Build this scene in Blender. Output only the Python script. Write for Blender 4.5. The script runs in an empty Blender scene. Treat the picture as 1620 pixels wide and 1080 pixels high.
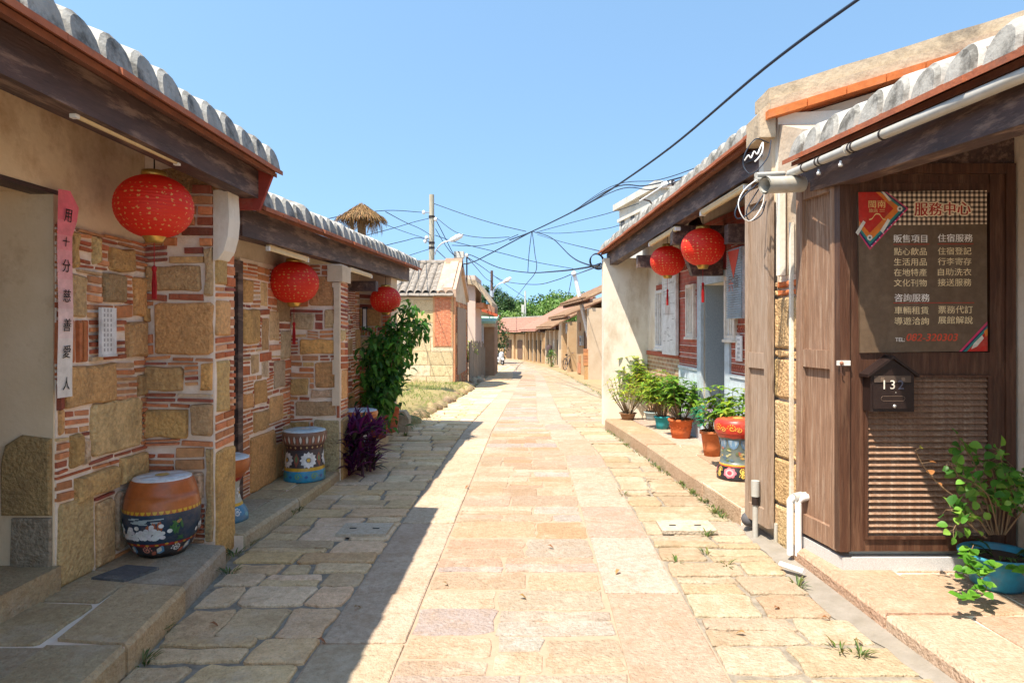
import bpy, bmesh, math, random
from mathutils import Vector, Matrix
R = math.radians
SC = bpy.context.scene
COL = SC.collection
F, CX, CY, CH = 1080.0, 845.0, 520.0, 1.5       # focal length, vanishing point (photo pixels), eye height

# ------------------------------------------------------------------ camera, sky, sun, exposure
cam_d = bpy.data.cameras.new("camera"); cam = bpy.data.objects.new("camera", cam_d); COL.objects.link(cam)
cam.location = (0, 0, CH); cam.rotation_euler = (R(90), 0, 0)
cam_d.sensor_width = 36; cam_d.lens = 24
cam_d.shift_x = -35/1620; cam_d.shift_y = -20/1620
cam_d.clip_start = .05; cam_d.clip_end = 3000
SC.camera = cam
SUN = Vector((.95, 1.1, -2.68)).normalized()     # direction the light travels
wd = bpy.data.worlds.new("World"); SC.world = wd; wd.use_nodes = True
wn = wd.node_tree.nodes; wl = wd.node_tree.links
sky = wn.new('ShaderNodeTexSky'); sky.sky_type = 'NISHITA'; sky.sun_disc = False
sky.sun_elevation = math.asin(-SUN.z); sky.sun_rotation = math.atan2(-SUN.x, -SUN.y)
sky.air_density = 1.1; sky.dust_density = .5; sky.ozone_density = .15; sky.altitude = 0
tcw = wn.new('ShaderNodeTexCoord'); va = wn.new('ShaderNodeVectorMath'); va.operation = 'ADD'; va.inputs[1].default_value = (0, 0, .32)   # a clear sky without the bright haze band at the skyline
vn = wn.new('ShaderNodeVectorMath'); vn.operation = 'NORMALIZE'; wl.new(tcw.outputs['Generated'], va.inputs[0]); wl.new(va.outputs[0], vn.inputs[0]); wl.new(vn.outputs[0], sky.inputs['Vector'])
bg = wn['Background']; tint = wn.new('ShaderNodeMix'); tint.data_type = 'RGBA'; tint.blend_type = 'MULTIPLY'; tint.inputs[0].default_value = 1; tint.inputs[7].default_value = (.92, 1.045, 1.0, 1)
wl.new(sky.outputs[0], tint.inputs[6]); wl.new(tint.outputs[2], bg.inputs[0]); bg.inputs[1].default_value = .066
sun_d = bpy.data.lights.new("sun", 'SUN'); sun_o = bpy.data.objects.new("sun", sun_d); COL.objects.link(sun_o)
sun_d.energy = 2.0; sun_d.angle = R(.5); sun_d.color = (1, .895, .76)
sun_o.rotation_euler = SUN.to_track_quat('-Z', 'Y').to_euler(); sun_o.location = (-10, -10, 30)
SC.view_settings.view_transform = 'Standard'; SC.view_settings.look = 'None'
SC.view_settings.exposure = 2.3; SC.view_settings.gamma = 1
SC.cycles.max_bounces = 8; SC.cycles.diffuse_bounces = 5; SC.cycles.transparent_max_bounces = 8
SC.cycles.use_denoising = True

# ------------------------------------------------------------------ helpers
rnd = random.Random(7)
def gz(Y):                                        # the lane runs level, then gently downhill
    t = min(max((Y-10)/60, 0), 1)
    return -1.45*(1-(1-t)**1.8)
def at(px, py, Y):                                # a photo pixel at a chosen distance, as a world point
    return Vector(((px-CX)/F*Y, Y, CH+(CY-py)/F*Y))
def ground_at(px, py, dz=0):
    lo, hi = 1.5, 200.0
    for _ in range(50):
        m = (lo+hi)/2
        if (CH-gz(m)-dz)*F/m > py-CY: lo = m
        else: hi = m
    return Vector(((px-CX)/F*lo, lo, gz(lo)+dz))

def M(name, col, col2=None, scale=8, rough=.8, bump=0, bscale=60, attr=False, stain=None, sscale=1.5, samt=.6,
      metal=0, stretch=None, spec=.3, detail=6, svert=None, mute=.25, bdist=.01, thr=(.5, .66), speck=False):
    m = bpy.data.materials.new(name); m.use_nodes = True
    nt = m.node_tree; N = nt.nodes; L = nt.links
    b = N['Principled BSDF']
    b.inputs['Roughness'].default_value = rough; b.inputs['Metallic'].default_value = metal
    b.inputs['Specular IOR Level'].default_value = spec
    tc = N.new('ShaderNodeTexCoord'); vec = tc.outputs['Object']
    if stretch:
        mp = N.new('ShaderNodeMapping'); mp.inputs['Scale'].default_value = stretch; L.new(vec, mp.inputs[0]); vec = mp.outputs[0]
    n1 = N.new('ShaderNodeTexNoise'); n1.inputs['Scale'].default_value = scale; n1.inputs['Detail'].default_value = detail
    n1.inputs['Roughness'].default_value = .65; L.new(vec, n1.inputs['Vector'])
    rp = N.new('ShaderNodeMapRange'); rp.inputs[1].default_value = .3; rp.inputs[2].default_value = .7; L.new(n1.outputs[0], rp.inputs[0])
    mx = N.new('ShaderNodeMix'); mx.data_type = 'RGBA'; L.new(rp.outputs[0], mx.inputs[0])
    c2 = col2 or tuple(c*(1-mute) for c in col)
    mx.inputs[6].default_value = (*col, 1); mx.inputs[7].default_value = (*c2, 1)
    out = mx.outputs[2]
    if attr:
        at_ = N.new('ShaderNodeAttribute'); at_.attribute_name = 'Col'
        mu = N.new('ShaderNodeMix'); mu.data_type = 'RGBA'; mu.blend_type = 'MULTIPLY'; mu.inputs[0].default_value = 1
        L.new(out, mu.inputs[6]); L.new(at_.outputs['Color'], mu.inputs[7]); out = mu.outputs[2]
    if stain:
        st = vec
        if svert:
            mp2 = N.new('ShaderNodeMapping'); mp2.inputs['Scale'].default_value = svert; L.new(tc.outputs['Object'], mp2.inputs[0]); st = mp2.outputs[0]
        n2 = N.new('ShaderNodeTexNoise'); n2.inputs['Scale'].default_value = sscale; n2.inputs['Detail'].default_value = 8
        n2.inputs['Roughness'].default_value = .7; L.new(st, n2.inputs['Vector'])
        r2 = N.new('ShaderNodeMapRange'); r2.inputs[1].default_value = thr[0]; r2.inputs[2].default_value = thr[1]; r2.inputs[4].default_value = samt
        L.new(n2.outputs[0], r2.inputs[0])
        m2 = N.new('ShaderNodeMix'); m2.data_type = 'RGBA'; L.new(r2.outputs[0], m2.inputs[0]); L.new(out, m2.inputs[6]); m2.inputs[7].default_value = (*stain, 1)
        out = m2.outputs[2]
    if speck:                                     # small pits and dark grains, and pale worn patches
        n4 = N.new('ShaderNodeTexNoise'); n4.inputs['Scale'].default_value = 120; n4.inputs['Detail'].default_value = 3; L.new(vec, n4.inputs['Vector'])
        r4 = N.new('ShaderNodeMapRange'); r4.inputs[1].default_value = .56; r4.inputs[2].default_value = .68; r4.inputs[4].default_value = .30; L.new(n4.outputs[0], r4.inputs[0])
        m4 = N.new('ShaderNodeMix'); m4.data_type = 'RGBA'; L.new(r4.outputs[0], m4.inputs[0]); L.new(out, m4.inputs[6]); m4.inputs[7].default_value = (.20, .155, .11, 1)
        n5 = N.new('ShaderNodeTexNoise'); n5.inputs['Scale'].default_value = 2.2; n5.inputs['Detail'].default_value = 9; n5.inputs['Roughness'].default_value = .75; L.new(vec, n5.inputs['Vector'])
        r5 = N.new('ShaderNodeMapRange'); r5.inputs[1].default_value = .52; r5.inputs[2].default_value = .70; r5.inputs[4].default_value = .55; L.new(n5.outputs[0], r5.inputs[0])
        m5 = N.new('ShaderNodeMix'); m5.data_type = 'RGBA'; L.new(r5.outputs[0], m5.inputs[0]); L.new(m4.outputs[2], m5.inputs[6]); m5.inputs[7].default_value = (.60, .50, .39, 1); out = m5.outputs[2]
    L.new(out, b.inputs['Base Color'])
    if bump:
        n3 = N.new('ShaderNodeTexNoise'); n3.inputs['Scale'].default_value = bscale; n3.inputs['Detail'].default_value = 5; L.new(vec, n3.inputs['Vector'])
        bp = N.new('ShaderNodeBump'); bp.inputs['Strength'].default_value = bump; bp.inputs['Distance'].default_value = bdist
        L.new(n3.outputs[0], bp.inputs['Height']); L.new(bp.outputs[0], b.inputs['Normal'])
    return m

def leaf_mat(name, tint=(1, 1, 1), trans=.35):
    m = bpy.data.materials.new(name); m.use_nodes = True
    nt = m.node_tree; N = nt.nodes; L = nt.links
    b = N['Principled BSDF']; b.inputs['Roughness'].default_value = .45; b.inputs['Specular IOR Level'].default_value = .35
    a = N.new('ShaderNodeAttribute'); a.attribute_name = 'Col'
    mu = N.new('ShaderNodeMix'); mu.data_type = 'RGBA'; mu.blend_type = 'MULTIPLY'; mu.inputs[0].default_value = 1
    L.new(a.outputs['Color'], mu.inputs[6]); mu.inputs[7].default_value = (*tint, 1)
    L.new(mu.outputs[2], b.inputs['Base Color'])
    t = N.new('ShaderNodeBsdfTranslucent'); L.new(mu.outputs[2], t.inputs[0])
    ms = N.new('ShaderNodeMixShader'); ms.inputs[0].default_value = trans
    L.new(b.outputs[0], ms.inputs[1]); L.new(t.outputs[0], ms.inputs[2]); L.new(ms.outputs[0], N['Material Output'].inputs[0])
    return m

class MB:
    """collects faces in world space; build() links them as one mesh object"""
    def __init__(s): s.v = []; s.f = []; s.mi = []; s.c = []; s.sm = []; s.uv = []; s.has_uv = False
    def face(s, pts, mi=0, col=(1, 1, 1), smooth=False, uv=None):
        i0 = len(s.v); s.v.extend([tuple(p) for p in pts]); s.f.append(list(range(i0, i0+len(pts))))
        s.mi.append(mi); s.c.append(col); s.sm.append(smooth); s.uv.append(uv)
        if uv: s.has_uv = True
    def mesh(s, verts, faces, mi=0, col=(1, 1, 1), smooth=False):
        i0 = len(s.v); s.v.extend([tuple(p) for p in verts])
        for f in faces:
            s.f.append([i+i0 for i in f]); s.mi.append(mi); s.c.append(col); s.sm.append(smooth); s.uv.append(None)
    def hexa(s, p, mi=0, col=(1, 1, 1)):          # p: bottom 4, top 4
        s.mesh(p, [(3, 2, 1, 0), (4, 5, 6, 7), (0, 1, 5, 4), (1, 2, 6, 5), (2, 3, 7, 6), (3, 0, 4, 7)], mi, col)
    def box(s, x0, x1, y0, y1, z0, z1, mi=0, col=(1, 1, 1)):
        s.hexa([(x0, y0, z0), (x1, y0, z0), (x1, y1, z0), (x0, y1, z0), (x0, y0, z1), (x1, y0, z1), (x1, y1, z1), (x0, y1, z1)], mi, col)
    def prism(s, poly, ext, mi=0, col=(1, 1, 1)):  # 3-D polygon extruded by vector
        n = len(poly); e = Vector(ext); a = [Vector(p) for p in poly]; b = [p+e for p in a]
        s.mesh(a+b, [tuple(reversed(range(n))), tuple(range(n, 2*n))]+[(i, (i+1) % n, n+(i+1) % n, n+i) for i in range(n)], mi, col)
    def tube(s, pts, r, n=6, mi=0, col=(1, 1, 1), cap=True, closed=False):
        pts = [Vector(p) for p in pts]; k = len(pts)
        rs = r if isinstance(r, (list, tuple)) else [r]*k
        vs = []; up = None
        for i, p in enumerate(pts):
            d = (pts[min(i+1, k-1)]-pts[max(i-1, 0)])
            if d.length < 1e-9: d = Vector((0, 0, 1))
            d.normalize()
            if up is None: up = d.orthogonal().normalized()
            a = (up-d*up.dot(d))
            a = a.normalized() if a.length > 1e-6 else d.orthogonal().normalized()
            up = a; b = d.cross(a)
            for j in range(n):
                t = 2*math.pi*j/n; vs.append(p+(a*math.cos(t)+b*math.sin(t))*rs[i])
        fs = [(i*n+j, i*n+(j+1) % n, (i+1)*n+(j+1) % n, (i+1)*n+j) for i in range(k-1) for j in range(n)]
        s.mesh(vs, fs, mi, col, True)
        if cap:
            s.mesh(vs[:n], [tuple(reversed(range(n)))], mi, col); s.mesh(vs[-n:], [tuple(range(n))], mi, col)
    def lathe(s, prof, c, n=28, mi=0, col=(1, 1, 1), smooth=True, sx=1, uvs=False):
        """prof: (r, z[, mi[, col]]) ; c = centre of the base"""
        c = Vector(c); k = len(prof); i0 = len(s.v)
        for q in prof:
            for j in range(n):
                t = 2*math.pi*j/n; s.v.append((c.x+q[0]*math.cos(t)*sx, c.y+q[0]*math.sin(t), c.z+q[1]))
        for i in range(k-1):
            q = prof[i]
            m_ = q[2] if len(q) > 2 else mi; c_ = q[3] if len(q) > 3 else col
            for j in range(n):
                s.f.append([i0+i*n+j, i0+i*n+(j+1) % n, i0+(i+1)*n+(j+1) % n, i0+(i+1)*n+j])
                s.mi.append(m_); s.c.append(c_); s.sm.append(smooth)
                if uvs:
                    s.has_uv = True
                    s.uv.append([(j/n, i/(k-1)), ((j+1)/n, i/(k-1)), ((j+1)/n, (i+1)/(k-1)), (j/n, (i+1)/(k-1))])
                else: s.uv.append(None)
    def ball(s, c, r, mi=0, col=(1, 1, 1), n=8, sc=(1, 1, 1)):
        c = Vector(c); k = n//2; vs = []
        for i in range(k+1):
            a = math.pi*i/k
            for j in range(n):
                t = 2*math.pi*j/n
                vs.append(c+Vector((math.sin(a)*math.cos(t)*sc[0], math.sin(a)*math.sin(t)*sc[1], math.cos(a)*sc[2]))*r)
        s.mesh(vs, [(i*n+j, (i+1)*n+j, (i+1)*n+(j+1) % n, i*n+(j+1) % n) for i in range(k) for j in range(n)], mi, col, True)
    def build(s, name, mats, parent=None, fix=True, weld=False):
        me = bpy.data.meshes.new(name)
        off = Vector((0, 0, 0)); q = parent
        while q is not None: off += Vector(q.location); q = q.parent
        me.from_pydata([(v[0]-off.x, v[1]-off.y, v[2]-off.z) for v in s.v], [], s.f)
        for m in (mats if isinstance(mats, (list, tuple)) else [mats]): me.materials.append(m)
        me.polygons.foreach_set('material_index', s.mi); me.polygons.foreach_set('use_smooth', s.sm)
        ca = me.color_attributes.new('Col', 'FLOAT_COLOR', 'CORNER')
        buf = []
        for f, c in zip(s.f, s.c): buf.extend((c[0], c[1], c[2], 1.0)*len(f))
        ca.data.foreach_set('color', buf)
        if s.has_uv:
            ul = me.uv_layers.new(name='UVMap'); ub = []
            for f, u in zip(s.f, s.uv):
                for i in range(len(f)): ub.extend(u[i] if u else (0, 0))
            ul.data.foreach_set('uv', ub)
        me.update()
        if fix:
            bm = bmesh.new(); bm.from_mesh(me)
            if weld: bmesh.ops.remove_doubles(bm, verts=bm.verts, dist=1e-5)
            bmesh.ops.recalc_face_normals(bm, faces=bm.faces); bm.to_mesh(me); bm.free()
        o = bpy.data.objects.new(name, me); COL.objects.link(o)
        if parent is not None: o.parent = parent
        return o

def thing(name, label, cat, loc=(0, 0, 0), group=None):
    o = bpy.data.objects.new(name, None); COL.objects.link(o); o.location = loc; o.empty_display_size = .1
    o['label'] = label; o['category'] = cat
    if group: o['group'] = group
    return o
def tag(o, label, cat, group=None):
    o['label'] = label; o['category'] = cat
    if group: o['group'] = group
    return o
def struct(o): o['kind'] = 'structure'; return o
def stuff(o): o['kind'] = 'stuff'; return o
def dup(root, loc, label, scale=1):
    r = root.copy(); COL.objects.link(r); r.location = loc; r.scale = (scale,)*3; r['label'] = label
    for ch in list(root.children):
        c = ch.copy(); COL.objects.link(c); c.parent = r
        for g in ch.children:
            d = g.copy(); COL.objects.link(d); d.parent = c
    return r

class Wall:
    """a vertical plane: origin + horizontal direction u; n points out of the wall (left of u seen from above if flip)"""
    def __init__(s, p0, p1, flip=False):
        s.o = Vector((p0[0], p0[1], 0)); d = Vector((p1[0]-p0[0], p1[1]-p0[1], 0)); s.len = d.length
        s.u = d.normalized(); s.n = Vector((s.u.y, -s.u.x, 0))*(-1 if flip else 1)
    def s_of(s, px):                              # where the photo's pixel column meets the wall
        k = (px-CX)/F
        return (k*s.o.y-s.o.x)/(s.u.x-k*s.u.y)
    def pix(s, px, py):
        a = s.s_of(px); Y = (s.o+s.u*a).y
        return a, CH+(CY-py)/F*Y
    def P(s, a, z, d=0): return s.o+s.u*a+s.n*d+Vector((0, 0, z))
    def box(s, mb, a0, a1, z0, z1, d0, d1, mi=0, col=(1, 1, 1)):
        P = s.P
        mb.hexa([P(a0, z0, d0), P(a1, z0, d0), P(a1, z0, d1), P(a0, z0, d1), P(a0, z1, d0), P(a1, z1, d0), P(a1, z1, d1), P(a0, z1, d1)], mi, col)
    def quad(s, mb, a0, a1, z0, z1, d, mi=0, col=(1, 1, 1)):
        mb.face([s.P(a0, z0, d), s.P(a1, z0, d), s.P(a1, z1, d), s.P(a0, z1, d)], mi, col, uv=[(a0, z0), (a1, z0), (a1, z1), (a0, z1)])

def jit(c, a, r=rnd):
    k = 1+r.uniform(-a, a); return tuple(max(0, x*k*(1+r.uniform(-a, a)*.35)) for x in c)

def slab(mb, P, poly, h0, h1, inset, mi, col, r=rnd):
    """a stone: polygon in plane coords -> ring at h0, ring at .75 h1, inset top at h1. P(a, b, height)"""
    n = len(poly); cx = sum(p[0] for p in poly)/n; cy = sum(p[1] for p in poly)/n
    def ins(p, d):
        vx, vy = cx-p[0], cy-p[1]; L_ = math.hypot(vx, vy) or 1; k = min(d/L_, .45); return (p[0]+vx*k, p[1]+vy*k)
    r1 = [P(p[0], p[1], h0) for p in poly]; r2 = [P(*ins(p, inset*.3), h0+(h1-h0)*.7) for p in poly]
    r3 = [P(*ins(p, inset*1.3), h1+r.uniform(-.08, .08)*(h1-h0)) for p in poly]
    cv = [P(cx, cy, h1+r.uniform(.0, .15)*(h1-h0))]
    fs = []
    for i in range(n):
        j = (i+1) % n
        fs += [(i, j, n+j, n+i), (n+i, n+j, 2*n+j, 2*n+i), (2*n+i, 2*n+j, 3*n)]
    mb.mesh(r1+r2+r3+cv, fs, mi, col, False)

def blob(x0, y0, x1, y1, j, ch, r=rnd):
    """rectangle with cut, jittered corners and broken long sides"""
    w, h = x1-x0, y1-y0; c = min(w, h)*ch
    pts = []
    def side(ax, ay, bx, by):
        L_ = math.hypot(bx-ax, by-ay); k = max(1, min(5, int(L_/.085)))
        for i in range(k+1): t = i/k; pts.append((ax+(bx-ax)*t+r.uniform(-j, j), ay+(by-ay)*t+r.uniform(-j, j)))
    def cc(): return c*r.uniform(.4, 1.3)
    a, b, d, e = cc(), cc(), cc(), cc()
    side(x0+a, y0, x1-b, y0); side(x1, y0+b, x1, y1-d); side(x1-d, y1, x0+e, y1); side(x0, y1-e, x0, y0+a)
    return pts

GR = [(.648, .395, .168), (.691, .452, .202), (.562, .350, .157), (.713, .508, .258), (.616, .429, .235), (.713, .418, .157), (.626, .486, .314), (.486, .328, .179)]
BR = [(.56, .20, .08), (.62, .26, .11), (.50, .15, .06), (.62, .31, .15), (.30, .085, .055), (.58, .24, .10), (.40, .12, .06)]
def stonework(mb, W, a0, a1, z0, z1, stones=(), d=.022, seed=1, auto=0, mi_st=1, mi_br=2, thin=.5, gap=.009, amin=.12, amax=.36, big=.4):
    """big granite blocks with thin brick courses packed between them (all in wall-plane coordinates)"""
    r = random.Random(seed); st = []
    for (x0, y0, x1, y1) in stones:
        x0, x1 = max(min(x0, x1), a0), min(max(x0, x1), a1); y0, y1 = max(min(y0, y1), z0), min(max(y0, y1), z1)
        if x1-x0 > .04 and y1-y0 > .04: st.append((x0, y0, x1, y1))
    for _ in range(auto):
        w = r.uniform(amin, amax); h = r.uniform(amin, big)
        if w > a1-a0-.02: w = (a1-a0)*r.uniform(.5, .98)
        x = r.uniform(a0, max(a0, a1-w)); y = r.uniform(z0, max(z0, z1-h))
        if x-a0 < .05: x = a0
        if a1-x-w < .05: w = a1-x
        if y-z0 < .06: y = z0
        g = .035
        if y+h <= z1+.01 and all(x+w+g < q[0] or x-g > q[2] or y+h+g < q[1] or y-g > q[3] for q in st): st.append((x, y, x+w, y+h))
    for q in st:
        poly = blob(q[0]+gap, q[1]+gap, q[2]-gap, q[3]-gap, .007, .07, r)
        slab(mb, W.P, poly, 0, d*r.uniform(.5, 1.25), .012, mi_st, jit(r.choice(GR), .16, r), r)
    ys = sorted(set([z0, z1]+[q[1] for q in st]+[q[3] for q in st]))
    yy = [ys[0]]
    for y in ys[1:]:
        if y-yy[-1] > .022: yy.append(y)
    yy[-1] = z1
    for b0, b1 in zip(yy, yy[1:]):
        mid = (b0+b1)/2
        cut = sorted((q[0], q[2]) for q in st if q[1]-.012 < mid < q[3]+.012)
        x = a0; free = []
        for c0, c1 in cut:
            if c0-x > .025: free.append((x, c0))
            x = max(x, c1)
        if a1-x > .025: free.append((x, a1))
        for f0, f1 in free:
            w = f1-f0
            # split wide gaps into stacks of their own course height
            k = max(1, round(w/r.uniform(.18, .34))); xs = [f0]+sorted(f0+w*(i+r.uniform(-.25, .25))/k for i in range(1, k))+[f1]
            for x0, x1 in zip(xs, xs[1:]):
                if x1-x0 < .05 and b1-b0 > .12 or r.random() < .06 and b1-b0 > .1:   # bricks on end
                    n = max(1, round((x1-x0)/.04)); vert = True
                else:
                    t = r.choice([.032, .036, .042]) if r.random() < thin else r.uniform(.052, .08)
                    n = max(1, round((b1-b0)/t)); vert = False
                tint = r.choice(BR); sl = r.uniform(-.012, .012)
                for i in range(n):
                    if vert: bx = [(x0+(x1-x0)*i/n, x0+(x1-x0)*(i+1)/n, b0, b1)]
                    else:
                        ya, yb = b0+(b1-b0)*i/n, b0+(b1-b0)*(i+1)/n
                        m = max(1, round((x1-x0)/r.uniform(.1, .24))); q = [x0]+sorted(x0+(x1-x0)*(u+r.uniform(-.3, .3))/m for u in range(1, m))+[x1]
                        bx = [(p, p2, ya, yb) for p, p2 in zip(q, q[1:])]
                    for p, p2, ya, yb in bx:
                        if r.random() < .03: continue
                        g = min(.0085, (yb-ya)*.22); gx = min(gap*1.1, (p2-p)*.2)
                        j = lambda: r.uniform(-.0035, .0035)
                        c = jit(tint if r.random() < .6 else r.choice(BR), .2, r)
                        if r.random() < .06: c = jit(r.choice(GR), .1, r)
                        s1, s2 = (sl*(p-x0)/(x1-x0), sl*(p2-x0)/(x1-x0)) if not vert else (0, 0)
                        dd = d*r.uniform(.35, .8)
                        A = [(p+gx+j(), ya+g+s1+j()*.5), (p2-gx+j(), ya+g+s2+j()*.5), (p2-gx+j(), yb-g+s2+j()*.5), (p+gx+j(), yb-g+s1+j()*.5)]
                        I = [(u*.94+.06*(p+p2)/2, v*.9+.1*((ya+yb)/2)) for u, v in A]
                        mb.mesh([W.P(u, v, 0) for u, v in A]+[W.P(u, v, dd*.75) for u, v in A]+[W.P(u, v, dd) for u, v in I],
                                [(k_, (k_+1) % 4, 4+(k_+1) % 4, 4+k_) for k_ in range(4)]+[(4+k_, 4+(k_+1) % 4, 8+(k_+1) % 4, 8+k_) for k_ in range(4)]+[(8, 9, 10, 11)], mi_br, c)

def text(mb, body, P, cx, cy, w=None, h=.1, mi=0, col=(1, 1, 1), d=.002, shear=0, bold=0, align='CENTER', thick=.0015):
    """lettering laid on a plane: P(a, z, d) maps text coordinates; h = character height, w = total width"""
    c = bpy.data.curves.new('lettering', 'FONT'); c.body = body; c.size = 1; c.shear = shear; c.resolution_u = 3
    o = bpy.data.objects.new('lettering', c); COL.objects.link(o); bpy.context.view_layer.update()
    me = bpy.data.meshes.new_from_object(o.evaluated_get(bpy.context.evaluated_depsgraph_get()))
    vs = [v.co.copy() for v in me.vertices]; fs = [tuple(p.vertices) for p in me.polygons]
    bpy.data.objects.remove(o); bpy.data.meshes.remove(me); bpy.data.curves.remove(c)
    x0, x1 = min(v.x for v in vs), max(v.x for v in vs); y0, y1 = min(v.y for v in vs), max(v.y for v in vs)
    ky = h/(y1-y0); kx = w/(x1-x0) if w else ky
    for o_, e_ in (((0, 0),) if not bold else ((-.5, 0), (.5, .04))):
        mb.mesh([P(cx+(v.x-(x0+x1)/2)*kx+o_*bold*h*1.6, cy+(v.y-(y0+y1)/2)*ky, d*(1+e_)) for v in vs], fs, mi, col)

def leaf(mb, p, d, up, L_, w, col, mi=0, bend=.25):
    p = Vector(p); d = Vector(d).normalized(); s = d.cross(Vector(up))
    if s.length < 1e-4: s = d.orthogonal()
    s.normalize(); n = s.cross(d)
    a = p; m1 = p+d*L_*.45+n*w*.1; t = p+d*L_-n*L_*bend
    l = p+d*L_*.42+s*w*.5+n*w*.22; r_ = p+d*L_*.42-s*w*.5+n*w*.22
    l2 = p+d*L_*.75+s*w*.33+n*(w*.12-L_*bend*.4); r2 = p+d*L_*.75-s*w*.33+n*(w*.12-L_*bend*.4); m2 = p+d*L_*.75-n*L_*bend*.45
    mb.mesh([a, l, m1, r_, l2, m2, r2, t], [(0, 2, 1), (0, 3, 2), (1, 2, 5, 4), (2, 3, 6, 5), (4, 5, 7), (5, 6, 7)], mi, col, True)

def rand_dir(r, zb=0):
    while True:
        v = Vector((r.uniform(-1, 1), r.uniform(-1, 1), r.uniform(-1, 1)))
        if .05 < v.length < 1: v.normalize(); v.z += zb; return v.normalized()

def catmull(pts, k=6):
    pts = [Vector(p) for p in pts]
    if len(pts) < 3: return [pts[0].lerp(pts[-1], i/k) for i in range(k+1)]
    q = [pts[0]*2-pts[1]]+pts+[pts[-1]*2-pts[-2]]; out = []
    for i in range(1, len(q)-2):
        a, b, c, d = q[i-1:i+3]
        for j in range(k):
            t = j/k; out.append(.5*((2*b)+(c-a)*t+(2*a-5*b+4*c-d)*t*t+(3*b-a-3*c+d)*t**3))
    out.append(pts[-1]); return out

# ------------------------------------------------------------------ materials
m_mortar = M('lime_mortar', (.90, .77, .64), (.78, .64, .50), 14, .95, .6, 60, stain=(.50, .36, .23), sscale=4, samt=.35)
m_granite = M('granite', (1.18, 1.14, 1.08), (.68, .61, .52), 38, .85, 1.0, 55, attr=True, stain=(.19, .12, .06), sscale=7, samt=.5, detail=12, bdist=.02)
m_brick = M('red_brick', (1.15, 1.1, 1.08), (.72, .68, .65), 24, .88, .8, 60, attr=True, stain=(.30, .20, .13), sscale=9, samt=.3)
m_plaster = M('ochre_plaster', (.76, .60, .41), (.66, .50, .31), 3, .95, .25, 30, stain=(.36, .20, .09), sscale=1.3, samt=.75, detail=10)
m_plaster2 = M('pale_plaster', (.70, .57, .42), (.56, .44, .30), 3, .95, .25, 30, stain=(.40, .29, .17), sscale=1.6, samt=.7, detail=10)
m_white = M('whitewash', (.78, .72, .61), (.68, .61, .50), 4, .9, .35, 40, stain=(.40, .29, .17), sscale=1.7, samt=.8, svert=(1, 1, .4), thr=(.49, .68))
m_wood_dark = M('dark_beam_wood', (.105, .062, .052), (.045, .028, .026), 6, .6, .35, 30, stretch=(3, .5, 3), stain=(.27, .18, .135), sscale=5, samt=.7, thr=(.5, .62))
m_wood_door = M('brown_door_wood', (.10, .043, .024), (.048, .021, .012), 8, .5, .3, 30, stretch=(6, 6, .5), stain=(.20, .11, .065), sscale=3.5, samt=.5)
m_wood_old = M('weathered_wood', (.42, .31, .23), (.24, .165, .11), 9, .85, .7, 30, stretch=(9, 9, .55), stain=(.44, .36, .29), sscale=5, samt=.6)
m_wood_side = M('weathered_brown_wood', (.34, .205, .13), (.18, .10, .062), 9, .8, .6, 30, stretch=(9, 9, .5), stain=(.50, .38, .28), sscale=4, samt=.55)
m_terra = M('terracotta_edge', (.42, .135, .06), (.29, .09, .045), 9, .8, .3, 60, stain=(.18, .10, .07), sscale=5, samt=.6)
m_soffit = M('red_brown_soffit', (.30, .115, .06), (.20, .075, .045), 6, .85, .4, 40, stain=(.13, .07, .045), sscale=4, samt=.6)
m_cap = M('limewashed_tile_cap', (.52, .50, .45), (.36, .345, .31), 7, .95, .4, 50, stain=(.10, .092, .078), sscale=5, samt=.85, thr=(.47, .64), detail=9)
m_cap_end = M('shaded_weathered_cap_end', (.36, .35, .32), (.24, .23, .205), 8, .95, .5, 50, stain=(.07, .065, .055), sscale=6, samt=.85, detail=10, thr=(.48, .62))  # street-side shade is put into the base grey; the dark stain is moss
m_tile_grey = M('grey_brown_tile', (.31, .275, .235), (.20, .17, .14), 6, .9, .4, 40, stain=(.16, .13, .10), sscale=3, samt=.6)
m_tile_red = M('faded_red_tile', (.40, .20, .145), (.29, .145, .105), 6, .9, .4, 40, stain=(.20, .14, .11), sscale=2, samt=.6)
m_pave = M('paving_stone', (1.15, 1.13, 1.10), (.78, .72, .64), 30, .88, 1.0, 60, attr=True, stain=(.30, .19, .10), sscale=5, samt=.42, detail=14, bdist=.014, speck=True)
m_grout = M('dusty_joint', (.33, .29, .23), (.17, .145, .11), 20, .95, .5, 60)
m_grout_pale = M('pale_joint', (.45, .315, .225), (.385, .26, .175), 20, .95, .3, 60)
m_concrete = M('grey_concrete', (.30, .27, .23), (.21, .185, .15), 7, .92, .5, 50, stain=(.25, .22, .17), sscale=4, samt=.5)
m_terrazzo = M('grey_terrazzo', (.62, .61, .59), (.40, .39, .38), 160, .7, .1, 100, detail=3)
m_earth = M('dry_earth', (.40, .29, .16), (.29, .21, .11), 4, .95, .5, 20)
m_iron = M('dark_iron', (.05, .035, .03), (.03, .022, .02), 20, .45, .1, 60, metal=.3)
m_pvc = M('grey_pvc', (.46, .45, .41), (.38, .365, .32), 12, .45, 0, stain=(.45, .38, .26), sscale=3, samt=.5)
m_pvcw = M('white_pvc', (.80, .80, .78), (.72, .71, .67), 12, .4, 0)
m_black = M('black_rubber', (.015, .015, .017), None, 10, .6)
m_wire = M('wire_sheath', (.02, .03, .05), None, 5, .6)
m_glow = M('diffuser_plastic', (.66, .52, .30), (.58, .44, .23), 10, .4)
m_straw = M('straw', (.27, .185, .105), (.15, .10, .055), 20, .95, .3, 60, attr=True)
m_col = M('painted_colour', (1, 1, 1), (.90, .90, .90), 20, .5, 0, attr=True)
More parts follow.
